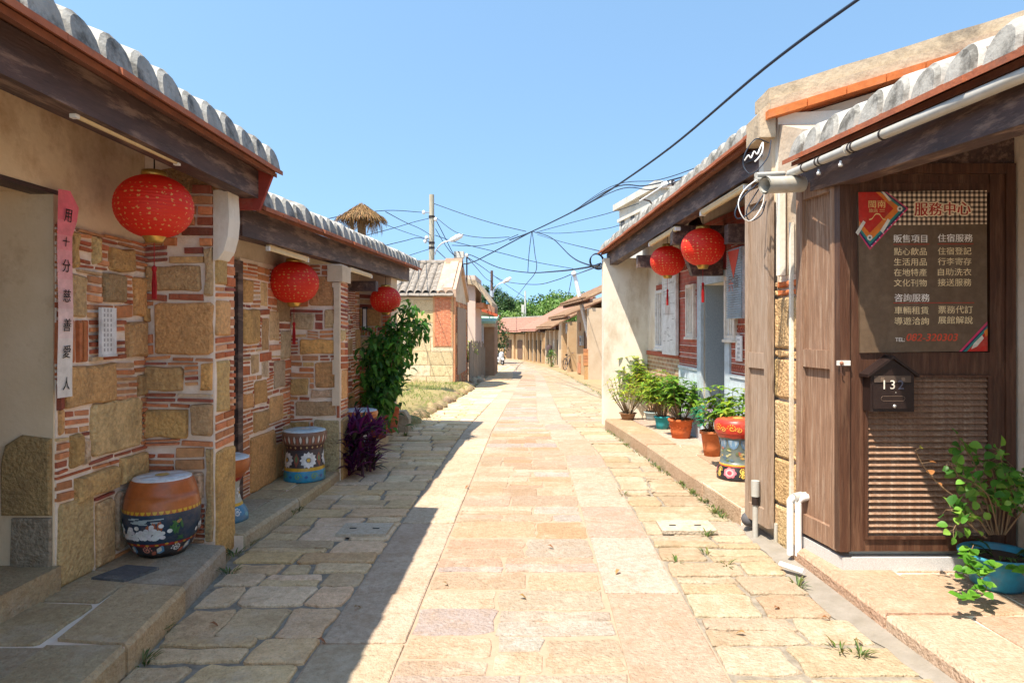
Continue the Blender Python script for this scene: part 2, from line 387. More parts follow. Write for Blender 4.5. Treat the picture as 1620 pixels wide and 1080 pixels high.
m_glaze = M('glazed_ceramic', (1.04, 1.03, 1.02), (.74, .72, .70), 22, .38, .12, 40, attr=True, spec=.45, stain=(.22, .16, .11), sscale=9, samt=.32)
m_matte = M('matte_colour', (1.04, 1.03, 1.02), (.76, .74, .72), 14, .85, .2, 60, attr=True, stain=(.24, .19, .14), sscale=6, samt=.25)
m_metal = M('galvanised_metal', (.55, .56, .56), (.45, .46, .47), 15, .4, 0, metal=.6)
m_leaf = leaf_mat('leaf', trans=.45); m_leaf_far = leaf_mat('tree_foliage', trans=.25)
m_stem = M('stem_bark', (.24, .16, .09), (.16, .10, .055), 20, .9, .3, 60)
m_soil = M('pot_soil', (.06, .04, .028), None, 40, .95, .5, 60)
# ------------------------------------------------------------------ ground and lane
def bend(Y): return 0 if Y < 30 else -((Y-30)/32)**2*2.5
mb = MB()
xs = [-260, -60, -12, -5, -2, 2, 5, 12, 60, 260]
ys = [-12, 0, 5, 10, 14, 18, 22, 27, 33, 40, 48, 56, 64, 72, 90, 140, 260, 700]
for a, b in zip(ys, ys[1:]):
    for x0, x1 in zip(xs, xs[1:]):
        mb.face([(x0, a, gz(a)-.012), (x1, a, gz(a)-.012), (x1, b, gz(b)-.012), (x0, b, gz(b)-.012)])
struct(mb.build('ground', m_earth))

XL = -1.02
def xr2(Y): return .84-.01*max(0, Y-3) if Y < 8 else (.79-.075*(Y-8) if Y < 12 else .49)   # outer edge of the right slab strip
def xr1(Y): return xr2(Y)-.43
def xkr(Y):                                       # right kerb
    if Y < 5.2: return 1.56+max(0, 3.7-Y)*.18
    if Y < 10.4: return 1.55-.096*(Y-5.2)
    if Y < 11.6: return 1.05+.55*(Y-10.4)
    return 1.71+.02*min(Y-11.6, 9)-(.012*(Y-21) if Y > 21 else 0)
def xkl(Y):
    if Y < 4.3: return -1.66-.1*(max(Y, 0)-2)
    if Y < 9.8: return -1.94
    return -1.96-.012*(Y-10)
mb = MB()
Y = -2.0
while Y < 80:
    d = .5 if Y < 20 else 2
    for x0f, x1f, mi in ((xkl, lambda y: XL, 0), (lambda y: XL, xr2, 1), (xr2, xkr, 0)):
        a, b = Y, Y+d
        mb.face([(x0f(a)-(.05 if mi == 0 and x0f is xkl else 0)+bend(a), a, gz(a)+.0), (x1f(a)+bend(a)+(.05 if x1f is xkr else 0), a, gz(a)), (x1f(b)+bend(b)+(.05 if x1f is xkr else 0), b, gz(b)), (x0f(b)+bend(b)-(.05 if x0f is xkl else 0), b, gz(b))], mi)
    Y += d
struct(mb.build('road_bed', [m_grout, m_grout_pale]))

TAN = [(.60, .46, .29), (.64, .50, .33), (.55, .40, .23), (.62, .47, .28), (.66, .53, .37), (.52, .39, .25)]
MID = [(.385, .296, .217), (.381, .281, .195), (.402, .324, .255), (.385, .260, .164), (.354, .321, .290), (.394, .304, .226), (.385, .293, .208), (.377, .324, .270)]
SLB = [(.466, .374, .283), (.491, .399, .307), (.441, .354, .263)]
pr = random.Random(11)
def pave(mb, fl, fr, Y0, Y1, dmin, dmax, wmin, wmax, cols, gap, j, ch, h, r, single=False, skew=.013):
    Y = Y0
    while Y < Y1:
        far = Y > 16
        d = r.uniform(dmin, dmax)*(1 if Y < 16 else 1.6 if Y < 34 else 3)
        x0, x1 = fl(Y+d/2), fr(Y+d/2)
        if single: cuts = [0, 1]
        else:
            k = max(1, round((x1-x0)/r.uniform(wmin, wmax)))
            cuts = [0]+sorted((i+r.uniform(-.28, .28))/k for i in range(1, k))+[1]
        P = lambda a, b, hh: (a+bend(b), b, gz(b)+hh)
        for c0, c1 in zip(cuts, cuts[1:]):
            a0, a1 = x0+(x1-x0)*c0, x0+(x1-x0)*c1
            parts = [(Y, Y+d)]
            if not single and r.random() < .28 and d > .2: m = Y+d*r.uniform(.35, .65); parts = [(Y, m), (m, Y+d)]
            for b0, b1 in parts:
                ex = r.uniform(-.02, .02) if not single else 0
                c = jit(r.choice(cols), .1, r)
                if r.random() < .04 and cols is MID: c = (.44, .29, .22)
                hh = h*r.uniform(.7, 1.25)
                if far:
                    g = gap*.6
                    mb.face([P(a0+g, b0+g, .004), P(a1-g, b0+g, .004), P(a1-g, b1-g, .004), P(a0+g, b1-g, .004)], 0, c)
                else:
                    poly = blob(a0+gap, b0+gap+ex, a1-gap, b1-gap+ex, j, ch, r)
                    if not single:                             # knock the rectangle out of square
                        k4 = [(r.uniform(-.004, skew), r.uniform(-.004, skew)) for _ in range(4)]; w_, d_ = a1-a0, b1-b0
                        def sk(q):
                            u, v = (q[0]-a0)/w_, (q[1]-b0)/d_; dx = (1-v)*((1-u)*k4[0][0]-u*k4[1][0])+v*((1-u)*k4[3][0]-u*k4[2][0]); dy = (1-u)*((1-v)*k4[0][1]-v*k4[3][1])+u*((1-v)*k4[1][1]-v*k4[2][1])
                            return (q[0]+dx, q[1]+dy)
                        poly = [sk(q) for q in poly]
                    slab(mb, P, poly, -.004, hh, min(.012, hh), 0, c, r)
        Y += d
mb = MB()
pave(mb, xkl, lambda y: XL, -1, 78, .17, .38, .24, .50, [(.666, .485, .285), (.707, .533, .342), (.624, .436, .237), (.666, .495, .314), (.707, .553, .380), (.593, .446, .275)], .006, .012, .10, .016, pr, skew=.013)
pave(mb, lambda y: XL, lambda y: -.61, -1, 78, .75, 1.2, 1, 1, SLB, .005, .002, .03, .010, pr, True)
pave(mb, lambda y: -.61, xr1, -1, 78, .20, .42, .26, .58, MID, .0045, .012, .12, .005, pr)
pave(mb, xr1, xr2, -1, 78, .7, 1.25, 1, 1, [(.407, .324, .265), (.400, .312, .247), (.415, .340, .284)], .005, .002, .03, .008, pr, True)
pave(mb, xr2, xkr, -1, 78, .2, .36, .26, .5, [(.387, .306, .207), (.400, .322, .230), (.374, .289, .190), (.407, .344, .257)], .007, .012, .08, .014, pr)
# drain covers with slots
for (px, py, w) in ((578, 843, .36), (1085, 838, .40)):
    g = ground_at(px, py)
    mb.box(g.x-w/2, g.x+w/2, g.y-.14, g.y+.14, .012, .036, 0, (.52, .46, .37))
    for s in (-.25, .22): mb.box(g.x+w*s-.025, g.x+w*s+.025, g.y-.012, g.y+.012, .0365, .038, 1)
struct(mb.build('road', [m_pave, m_black]))

# raised steps in front of the houses
def step(name, front, back, h, cols, r, kerb_w=.34, mats=None, ends=True):
    """front/back: polylines (same length) ; kerb blocks along the front, flags behind, mortar body"""
    mb = MB(); n = len(front)
    for i in range(n-1):
        a, b, c, d = Vector((*front[i], 0)), Vector((*front[i+1], 0)), Vector((*back[i+1], 0)), Vector((*back[i], 0))
        za, zb = gz(a.y), gz(b.y); t = Vector((0, 0, h-.012))
        ins = ((d-a).normalized()*.012, (c-b).normalized()*.012)
        z0a, z0b = Vector((0, 0, za)), Vector((0, 0, zb))
        mb.hexa([a+ins[0]+z0a-Vector((0, 0, .05)), b+ins[1]+z0b-Vector((0, 0, .05)), c+z0b, d+z0a, a+ins[0]+z0a+t, b+ins[1]+z0b+t, c+z0b+t, d+z0a+t], 1)
        L_ = (b-a).length; k = max(1, round(L_/r.uniform(.7, 1.0)))
        cu = [0]+sorted((q+r.uniform(-.2, .2))/k for q in range(1, k))+[1]
        for c0, c1 in zip(cu, cu[1:]):
            p, q = a.lerp(b, c0), a.lerp(b, c1); e = (q-p).normalized()*.008; p = p+e; q = q-e
            back_d = (d.lerp(c, .5)-a.lerp(b, .5)).normalized(); o_ = r.uniform(-.006, .008)
            f0, f1 = p-back_d*o_, q-back_d*(o_+r.uniform(-.004, .004)); g0, g1 = p+back_d*kerb_w, q+back_d*kerb_w
            zz0, zz1 = gz(p.y), gz(q.y); hh = h+r.uniform(-.004, .006); col = jit(r.choice(cols), .1, r)
            def V(p_, z): return (p_.x, p_.y, z)
            bv = .022
            # front face, rounded nose, top
            segs = 3
            for s_ in range(segs):
                u0, u1 = s_/segs, (s_+1)/segs
                m0, m1 = f0.lerp(f1, u0), f0.lerp(f1, u1); n0, n1 = g0.lerp(g1, u0), g0.lerp(g1, u1)
                w0 = r.uniform(-.006, .006) if s_ else 0; za0, za1 = zz0+(zz1-zz0)*u0, zz0+(zz1-zz0)*u1
                mb.face([V(m0, za0-.04), V(m1, za1-.04), V(m1, za1+hh-bv), V(m0, za0+hh-bv)], 0, col)
                mb.face([V(m0, za0+hh-bv), V(m1, za1+hh-bv), V(m1+back_d*bv*.8, za1+hh), V(m0+back_d*bv*.8, za0+hh)], 0, col)
                mb.face([V(m0+back_d*bv*.8, za0+hh), V(m1+back_d*bv*.8, za1+hh), V(n1, za1+hh), V(n0, za0+hh)], 0, col)
            for ff, gg, z_ in ((f0, g0, zz0), (f1, g1, zz1)):
                mb.face([V(ff, z_-.04), V(gg, z_-.04), V(gg, z_+hh), V(ff+back_d*bv*.8, z_+hh), V(ff, z_+hh-bv)], 0, col)
        # flags behind the kerb
        wid = ((d-a).length+(c-b).length)/2
        if wid > kerb_w+.12:
            rows = max(1, round((wid-kerb_w)/.42))
            for q in range(rows):
                v0, v1 = kerb_w+(wid-kerb_w)*q/rows, kerb_w+(wid-kerb_w)*(q+1)/rows
                k = max(1, round(L_/r.uniform(.4, .75))); cu = [0]+sorted((z+r.uniform(-.25, .25))/k for z in range(1, k))+[1]
                def P(u, v, hh_):
                    p_ = a.lerp(b, u/L_); w_ = d.lerp(c, u/L_); p_ = p_.lerp(w_, v/wid); return (p_.x, p_.y, gz(p_.y)+h-.012+hh_)
                for c0, c1 in zip(cu, cu[1:]):
                    slab(mb, P, blob(c0*L_+.012, v0+.012, c1*L_-.012, v1-.012, .005, .06, r), -.004, .011*r.uniform(.8, 1.3), .008, 0, jit(r.choice(cols), .14, r), r)
    return struct(mb.build(name, mats or [m_pave, m_mortar]))
sr = random.Random(5)
DK = [(.48, .37, .22), (.42, .33, .21), (.51, .39, .24), (.38, .32, .24), (.46, .38, .26)]
step('raised_pavement', [(-1.30, -1), (-1.62, 1.6), (-1.755, 2.94), (-1.94, 4.3)], [(-2.52, -1), (-2.52, 1.6), (-2.52, 2.94), (-2.52, 4.5)], .14, DK, sr)
step('raised_pavement', [(-1.96, 4.62), (-1.91, 6.4), (-1.90, 7.4), (-1.93, 9.7)], [(-2.42, 4.62), (-2.42, 6.4), (-2.42, 7.4), (-2.42, 9.7)], .11, DK, sr, .2)
PK = [(.427, .301, .219), (.402, .301, .210), (.444, .334, .256), (.378, .272, .179), (.427, .326, .264)]
step('raised_pavement', [(1.07, 10.3), (1.30, 7.9), (1.555, 5.16)], [(1.9, 10.5), (2.1, 7.9), (2.3, 5.16)], .16, PK, sr, .36)
step('raised_pavement', [(1.66, 4.42), (1.725, 3.35), (1.83, 2.2), (1.95, 1.0)], [(2.86, 4.42), (2.9, 3.35), (2.9, 2.2), (2.9, 1.0)], .10, PK, sr, .38)
# slate flag set in the near step
mb = MB(); mb.prism([(-2.40, 3.70, .139), (-2.20, 3.66, .139), (-2.12, 3.86, .139), (-2.33, 3.90, .139)], (0, 0, .016), 0, (.11, .115, .125)); struct(mb.build('slate_paving', m_pave))
# concrete gutter fillet on the right
mb = MB(); gr = random.Random(3); pts = []
for i in range(26):
    Y = 5.25-i*.17
    xo = 1.54+.02*math.sin(i*1.7)+gr.uniform(-.015, .015)+max(0, 3.6-Y)*.2; xi = 1.70+max(0, 4.4-Y)*.07
    if Y > 4.45: xi = 1.62+.02*(5.2-Y)
    pts.append((Y, xo, xi))
for (Y, a, b), (Y2, a2, b2) in zip(pts, pts[1:]):
    w = .045+gr.uniform(-.01, .01)
    mb.face([(a, Y, .005), (a2, Y2, .005), ((a2+b2)/2, Y2, .022), ((a+b)/2, Y, .022)], 0, (1, 1, 1), True)
    mb.face([((a+b)/2, Y, .022), ((a2+b2)/2, Y2, .022), (b2+.04, Y2, .036), (b+.04, Y, .036)], 0, (1, 1, 1), True)
struct(mb.build('gutter', m_concrete, weld=True))
# ------------------------------------------------------------------ roofs
def roof(par, e0, e1, z0, z1, run, pitch, spacing=.21, r=.085, caps=True, m_bar=None, m_sheet=None, cap_r=None, seed=1, beam=True, under=None, back=True, bh=.2, boff=.13, bdrop=.0, bend0=0, bend1=0, right=False):
    """eave line e0->e1 (tile edge, plan) at heights z0, z1; the roof climbs to the ridge on the inner side `run` metres away"""
    rr = random.Random(seed)
    a = Vector((*e0, 0)); b = Vector((*e1, 0)); u = (b-a).normalized(); L_ = (b-a).length
    inn = Vector((-u.y, u.x, 0))                       # inner side: left of travel
    if right: inn = -inn
    tp = math.tan(R(pitch))
    def P(s, d, h=0): return a+u*s+inn*d+Vector((0, 0, z0+(z1-z0)*s/L_+d*tp+h))
    def PB(s, d, h=0): return a+u*s+inn*d+Vector((0, 0, z0+(z1-z0)*s/L_+h))
    mb = MB()
    # tile bed with its thin terracotta edge course
    mb.hexa([P(0, 0), P(L_, 0), P(L_, run), P(0, run), P(0, 0, .022), P(L_, 0, .022), P(L_, run, .05), P(0, run, .05)], 0)
    n = int(L_/.3)
    for i in range(n):
        s0, s1 = L_*i/n, L_*(i+1)/n; o = rr.uniform(-.012, .012)
        mb.hexa([P(s0+.002, -.03+o, -.012), P(s1-.002, -.03+o, -.012), P(s1-.002, .25, -.004), P(s0+.002, .25, -.004), P(s0+.002, -.03+o, .016), P(s1-.002, -.03+o, .016), P(s1-.002, .25, .026), P(s0+.002, .25, .026)], 0)
    if back:
        rz = P(0, run).z-.02
        q = lambda s, d: a+u*s+inn*d
        mb.hexa([P(0, run), P(L_, run), q(L_, 2*run)+Vector((0, 0, z1)), q(0, 2*run)+Vector((0, 0, z0)), P(0, run, .05), P(L_, run, .05), q(L_, 2*run)+Vector((0, 0, z1+.05)), q(0, 2*run)+Vector((0, 0, z0+.05))], 0)
        mb.tube([P(-.05, run, .08), P(L_*.5, run, .06), P(L_+.05, run, .08)], .12, 8, 1)
    mb.build('roof_bed', [m_sheet or m_terra, m_tile_grey], par)
    mb = MB(); n = max(2, round(L_/spacing)); k = 6
    for i in range(n):
        s = L_*(i+.5)/n; prev = None
        ns = max(3, int(run/(.34 if not caps else .9))); ds = []
        for t in range(ns): ds += [(.06+(run-.06)*t/ns, 1.07), (.06+(run-.06)*(t+.999)/ns, .9)]
        for d, f_ in ds:
            ring = [P(s+math.cos(math.pi*j/k)*r*f_, d, .03+math.sin(math.pi*j/k)*r*.95*f_) for j in range(k+1)]
            if prev:
                i0 = [v for v in prev+ring]
                mb.mesh(i0, [(j, j+1, k+1+j+1, k+1+j) for j in range(k)], 0, (1, 1, 1), True)
            prev = ring
    mb.build('barrel_tiles', m_bar or m_tile_grey, par)
    if caps:
        mb = MB(); cr = cap_r or r*1.2
        for i in range(n):
            s = L_*(i+.5)/n; w = cr*rr.uniform(.88, 1.04); hh = w*rr.uniform(1.15, 1.4); ln = rr.uniform(.17, .24); lean = rr.uniform(-.012, .012)
            rings = []
            for d, f in ((-.012, .90), (-.005, .97), (.012, 1.0), (ln*.5, .98), (ln, .9)):
                rings.append([P(s+math.cos(math.pi*j/8)*w*f+lean*math.sin(math.pi*j/8), d+.03*math.sin(math.pi*j/8), .018+max(.0, math.sin(math.pi*j/8))**.8*hh*f) for j in range(9)])
            vs = sum(rings, []); fs = [(q*9+j, q*9+j+1, q*9+10+j, q*9+9+j) for q in range(2, 4) for j in range(8)]
            mb.mesh(vs, fs, 0, (1, 1, 1), True)
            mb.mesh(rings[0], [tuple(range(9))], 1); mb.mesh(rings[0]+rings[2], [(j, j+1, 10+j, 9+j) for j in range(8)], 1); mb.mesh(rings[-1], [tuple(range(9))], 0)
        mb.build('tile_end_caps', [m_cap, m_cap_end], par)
    # boards under the overhang, then the eave beam
    mb = MB()
    mb.hexa([P(0, .02, -.045), P(L_, .02, -.045), P(L_, run*.9, -.045), P(0, run*.9, -.045), P(0, .02, -.016), P(L_, .02, -.016), P(L_, run*.9, -.012), P(0, run*.9, -.012)], 0)
    mb.build('soffit_boards', under or m_soffit, par)
    if beam:
        mb = MB(); top = boff*tp-.05
        N = 10
        for i in range(N):
            s0, s1 = bend0+(L_-bend0-bend1)*i/N, bend0+(L_-bend0-bend1)*(i+1)/N
            w = lambda s: .006*math.sin(s*3.1+seed)
            mb.hexa([PB(s0, boff+w(s0), top-bh-bdrop), PB(s1, boff+w(s1), top-bh-bdrop), PB(s1, boff+.13, top-bh-bdrop), PB(s0, boff+.13, top-bh-bdrop), PB(s0, boff+w(s0), top), PB(s1, boff+w(s1), top), PB(s1, boff+.13, top), PB(s0, boff+.13, top)], 0)
        mb.build('eave_beam', m_wood_dark, par)
    return P

# ------------------------------------------------------------------ near house on the left
h1 = thing('stone_house', 'stone and brick house with ochre plastered upper wall, open doorway and white scroll bracket', 'house', (-2.5, 3.5, 0), 'old houses along the lane')
WF = Wall((-2.5, 3.55), (-2.5, 4.40))                    # long wall, n must face +X
assert WF.n.x > 0
PR = Wall((-2.5, 4.38), (-2.05, 4.38)); assert PR.n.y < 0
PS = Wall((-2.05, 4.38), (-2.05, 4.66))
mb = MB()
mb.box(-6.9, -2.5, 3.55, 4.62, -.05, 2.72, 0)              # body beside the doorway
mb.box(-6.9, -2.5, -3, 2.25, -.05, 2.72, 0)
mb.box(-6.9, -2.5, 2.25, 3.55, 2.215, 2.72, 0)              # over the doorway
mb.box(-6.9, -3.4, 2.25, 3.55, -.05, 2.215, 0)
mb.box(-6.9, -6.7, -3, 4.62, 2.72, 3.2, 0)
mb.build('wall', m_plaster, h1)
# pier
mb = MB(); mb.box(-2.499, -2.05, 4.38, 4.66, 0.0, 2.62, 0)
def rects(W, L_): return [(*W.pix(x0, y1), *W.pix(x1, y0)) for x0, y0, x1, y1 in L_]
def rc(W, L_):
    out = []
    for x0, y0, x1, y1 in L_:
        s0, s1 = W.s_of(x0), W.s_of(x1); Y = (W.o+W.u*((s0+s1)/2)).y
        out.append((s0, CH+(CY-y1)/F*Y, s1, CH+(CY-y0)/F*Y))
    return out
stonework(mb, PR, 0.0, .45, .13, 2.43, rc(PR, [(245, 476, 342, 563), (229, 578, 292, 620), (316, 572, 342, 619), (229, 644, 302, 694), (303, 636, 342, 690), (226, 744, 324, 790), (326, 706, 342, 862), (229, 418, 320, 462), (325, 390, 342, 472), (229, 794, 300, 862), (229, 486, 241, 510)]), .042, 21, 0, thin=.55)
stonework(mb, PS, 0, .28, .0, 2.3, [(0, .0, .28, .72), (.02, .95, .2, 1.3), (.0, 1.45, .2, 1.7)], .025, 22, 2)
mb.build('stone_pier', [m_mortar, m_granite, m_brick], h1)
mb = MB()
stonework(mb, WF, 0.0, .83, .13, 2.05, rc(WF, [(100, 431, 133, 503), (156, 431, 193, 481), (194, 506, 225, 567), (94, 574, 178, 642), (138, 630, 219, 716), (112, 742, 180, 785), (184, 716, 227, 763), (86, 785, 145, 924), (146, 788, 176, 896), (104, 684, 124, 740), (166, 390, 205, 432), (87, 645, 98, 690), (177, 768, 227, 862), (206, 436, 227, 502), (140, 373, 150, 420), (100, 362, 116, 425), (213, 590, 227, 628), (124, 690, 136, 736)]), .042, 33, 3, thin=.78)
mb.box(-2.5, -2.492, 3.56, 4.38, 0.0, 2.04, 0)
mb.build('stone_facing', [m_mortar, m_granite, m_brick], h1)
# doorway: granite foot of the jamb, plank door set back, lintel, sill
JW = Wall((-3.4, 3.55), (-2.5, 3.55)); mb = MB()
slab(mb, JW.P, [(.68, .16), (.895, .16), (.895, .52), (.69, .52)], -.002, .02, .01, 0, (.33, .28, .21))
slab(mb, JW.P, [(.64, .53), (.895, .53), (.895, .93), (.74, .95), (.66, .90), (.635, .80)], -.002, .024, .012, 0, (.40, .28, .13))
WJ = Wall((-2.5, 3.5), (-2.5, 4.4))
mb.build('jamb_stone', [m_granite], h1)
mb = MB(); mb.box(-3.38, -2.46, 2.25, 3.55, -.05, .27, 0, (.42, .32, .19)); mb.build('door_sill', m_pave, h1)
mb = MB()
for i in range(8): mb.box(-3.392, -3.35-.004*(i % 2), 2.26+i*.16, 2.26+i*.16+.157, .27, 2.2, 0)
mb.build('plank_door', m_wood_door, h1)
mb = MB(); mb.box(-2.62, -2.495, 2.15, 3.62, 2.20, 2.222, 0); mb.build('door_lintel', m_wood_dark, h1)
# corbel on top of the pier: capital stone and whitewashed scroll bracket
mb = MB()
mb.prism([(-2.44, 4.36, 2.42), (-2.2, 4.36, 2.37), (-1.93, 4.36, 2.395), (-1.88, 4.36, 2.46), (-1.92, 4.36, 2.5), (-2.3, 4.36, 2.53), (-2.46, 4.36, 2.5)], (0, .29, 0), 0, (.34, .22, .11))
mb.build('capital_stone', m_granite, h1)
mb = MB()
pf = [(-2.05, 2.385), (-1.90, 2.39), (-1.885, 2.2), (-1.90, 2.09), (-1.94, 2.0), (-2.0, 1.945), (-2.05, 1.935)]
mb.prism([(-2.05+(x+2.05)*.62, 4.36, z) for x, z in pf], (0, .16, 0), 0); mb.build('scroll_bracket', m_white, h1)
mb = MB(); mb.prism([(-1.85, 4.59, 2.30), (-1.75, 4.59, 2.56), (-2.0, 4.59, 2.62), (-2.0, 4.59, 2.3)], (0, .03, 0), 0, (.30, .045, .03)); mb.build('verge_board', m_matte, h1)
roof(h1, (-1.72, -3), (-1.72, 4.62), 2.60, 2.555, 2.6, 23, .212, .085, seed=4, cap_r=.1, bh=.185, boff=.13)

# ------------------------------------------------------------------ second house on the left
h2 = thing('stone_house', 'lower stone and brick house joined to the one with the white scroll bracket', 'house', (-2.4, 7, 0), 'old houses along the lane')
mb = MB()
mb.box(-6.9, -2.7, 4.68, 10.2, -.1, 2.45, 0); mb.box(-2.701, -2.4, 5.55, 10.2, -.1, 2.4, 0); mb.box(-2.70, -2.4, 4.665, 5.55, 2.02, 2.4, 0)
mb.box(-2.5, -1.96, 9.36, 9.75, -.1, 2.3, 0)
mb.build('wall', m_plaster2, h2)
W2 = Wall((-2.4, 5.55), (-2.4, 6.7)); P2 = Wall((-2.4, 6.7), (-1.9, 6.7)); S2 = Wall((-1.9, 6.7), (-1.9, 6.95)); W3 = Wall((-2.4, 6.95), (-2.4, 9.36)); P3 = Wall((-2.4, 9.36), (-1.96, 9.36)); S3 = Wall((-1.96, 9.36), (-1.96, 9.75))
mb = MB(); mb.box(-2.399, -1.9, 6.7, 6.95, -.03, 2.135, 0)
stonework(mb, P2, 0, .5, .08, 2.13, rc(P2, [(489, 436, 529, 485), (455, 495, 498, 522), (512, 488, 536, 520), (473, 535, 536, 561), (498, 571, 537, 614), (456, 597, 489, 626), (491, 615, 538, 630), (467, 633, 532, 659), (458, 666, 491, 682), (496, 662, 539, 765), (458, 690, 492, 760)]), .03, 41, 0, thin=.35)
stonework(mb, S2, 0, .25, -.02, 2.0, [(0, 0, .24, .62), (.02, .8, .22, 1.1)], .02, 42, 3)
mb.build('stone_pier', [m_mortar, m_granite, m_brick], h2)
mb = MB(); mb.box(-2.4, -2.393, 5.55, 6.69, -.05, 2.08, 0)
stonework(mb, W2, 0.0, 1.15, .1, 2.05, rc(W2, [(382, 487, 408, 546), (410, 445, 422, 485), (395, 558, 409, 592), (442, 521, 456, 569), (393, 684, 433, 780), (424, 624, 446, 668), (431, 568, 449, 615), (431, 700, 444, 758), (400, 600, 420, 640), (382, 620, 398, 648), (424, 490, 440, 540), (412, 500, 424, 556), (382, 440, 398, 480), (436, 460, 456, 510), (398, 648, 422, 682), (446, 672, 457, 740), (412, 570, 424, 598)]), .028, 43, 6, thin=.6)
mb.build('stone_facing', [m_mortar, m_granite, m_brick], h2)
mb = MB(); mb.box(-2.4, -2.393, 6.96, 9.35, -.05, 2.0, 0)
stonework(mb, W3, 0.0, 2.4, .1, 2.0, [], .025, 44, 14, amin=.15, amax=.45)
stonework(mb, P3, 0.0, .44, .1, 1.98, [], .025, 45, 9, amin=.18, amax=.36)
mb.build('far_stone_facing', [m_mortar, m_granite, m_brick], h2)
mb = MB()
for i in range(6): mb.box(-2.66, -2.62-.003*(i % 2), 4.69+i*.142, 4.69+i*.142+.139, .1, 2.0, 0)
mb.build('plank_door', m_wood_dark, h2)
mb = MB(); mb.box(-2.52, -2.37, 5.47, 5.56, .1, 2.05, 0); mb.box(-2.52, -2.37, 4.70, 5.47, 1.95, 2.05, 0); mb.build('door_frame', m_wood_dark, h2)
mb = MB(); mb.box(-2.6, -1.95, 8.4, 8.53, 1.965, 2.09, 0); mb.build('cross_beam', m_wood_dark, h2)
mb = MB(); mb.box(-2.02, -1.872, 6.665, 6.97, 1.96, 2.12, 0); mb.build('pier_corbel', m_plaster2, h2)
mb = MB(); pr2 = random.Random(6); zz = .75
while zz < 1.94: hh = pr2.uniform(.10, .2); P2.box(mb, .455-pr2.uniform(0, .03), .503, zz, min(zz+hh, 1.95), .004, .044+pr2.uniform(0, .004)); zz += hh
mb.build('plaster_edge', m_plaster2, h2)
mb = MB(); mb.box(-2.35, -2.28, 9.325, 9.358, 1.48, 1.80, 0, (.05, .05, .055)); mb.box(-2.335, -2.295, 9.318, 9.326, 1.51, 1.77, 0, (.85, .86, .85)); mb.build('door_plate', m_col, h2)
roof(h2, (-1.86, 4.66), (-1.74, 10.4), 2.33, 2.41, 2.4, 23, .205, .08, seed=9, cap_r=.094, bh=.2, boff=.13, bend1=.12)

# ------------------------------------------------------------------ hanging lanterns
def lantern_mat():
    m = bpy.data.materials.new('red_lantern_cloth'); m.use_nodes = True
    N = m.node_tree.nodes; L = m.node_tree.links; b = N['Principled BSDF']; b.inputs['Roughness'].default_value = .55
    uv = N.new('ShaderNodeUVMap'); uv.uv_map = 'UVMap'
    mp = N.new('ShaderNodeMapping'); mp.inputs['Scale'].default_value = (30, 15, 1); L.new(uv.outputs[0], mp.inputs[0])
    vo = N.new('ShaderNodeTexVoronoi'); vo.inputs['Scale'].default_value = 1; vo.inputs['Randomness'].default_value = .35; L.new(mp.outputs[0], vo.inputs['Vector'])
    ns = N.new('ShaderNodeTexNoise'); ns.inputs['Scale'].default_value = 3.2; ns.inputs['Detail'].default_value = 1; L.new(mp.outputs[0], ns.inputs['Vector'])
    ad = N.new('ShaderNodeMath'); ad.operation = 'MULTIPLY_ADD'; ad.inputs[1].default_value = .8; L.new(ns.outputs[0], ad.inputs[0]); L.new(vo.outputs['Distance'], ad.inputs[2])
    mr = N.new('ShaderNodeMapRange'); mr.inputs[1].default_value = .56; mr.inputs[2].default_value = .63; mr.inputs[3].default_value = 1; mr.inputs[4].default_value = 0; L.new(ad.outputs[0], mr.inputs[0])
    sx = N.new('ShaderNodeSeparateXYZ'); L.new(uv.outputs[0], sx.inputs[0])
    g1 = N.new('ShaderNodeMath'); g1.operation = 'COMPARE'; g1.inputs[1].default_value = .44; g1.inputs[2].default_value = .31; L.new(sx.outputs[1], g1.inputs[0])
    mu = N.new('ShaderNodeMath'); mu.operation = 'MULTIPLY'; L.new(mr.outputs[0], mu.inputs[0]); L.new(g1.outputs[0], mu.inputs[1])
    mx = N.new('ShaderNodeMix'); mx.data_type = 'RGBA'; mx.inputs[6].default_value = (.86, .040, .014, 1); mx.inputs[7].default_value = (.85, .42, .12, 1); L.new(mu.outputs[0], mx.inputs[0])
    L.new(mx.outputs[2], b.inputs['Base Color'])
    t = N.new('ShaderNodeBsdfTranslucent'); L.new(mx.outputs[2], t.inputs[0])
    ms = N.new('ShaderNodeMixShader'); ms.inputs[0].default_value = .35; L.new(b.outputs[0], ms.inputs[1]); L.new(t.outputs[0], ms.inputs[2]); L.new(ms.outputs[0], N['Material Output'].inputs[0])
    return m
m_lant = lantern_mat()
m_gold = M('brass_gold', (.60, .38, .10), (.42, .25, .06), 30, .35, 0, metal=.7)
m_tassel = M('red_tassel', (.45, .012, .012), (.30, .006, .008), 40, .7)
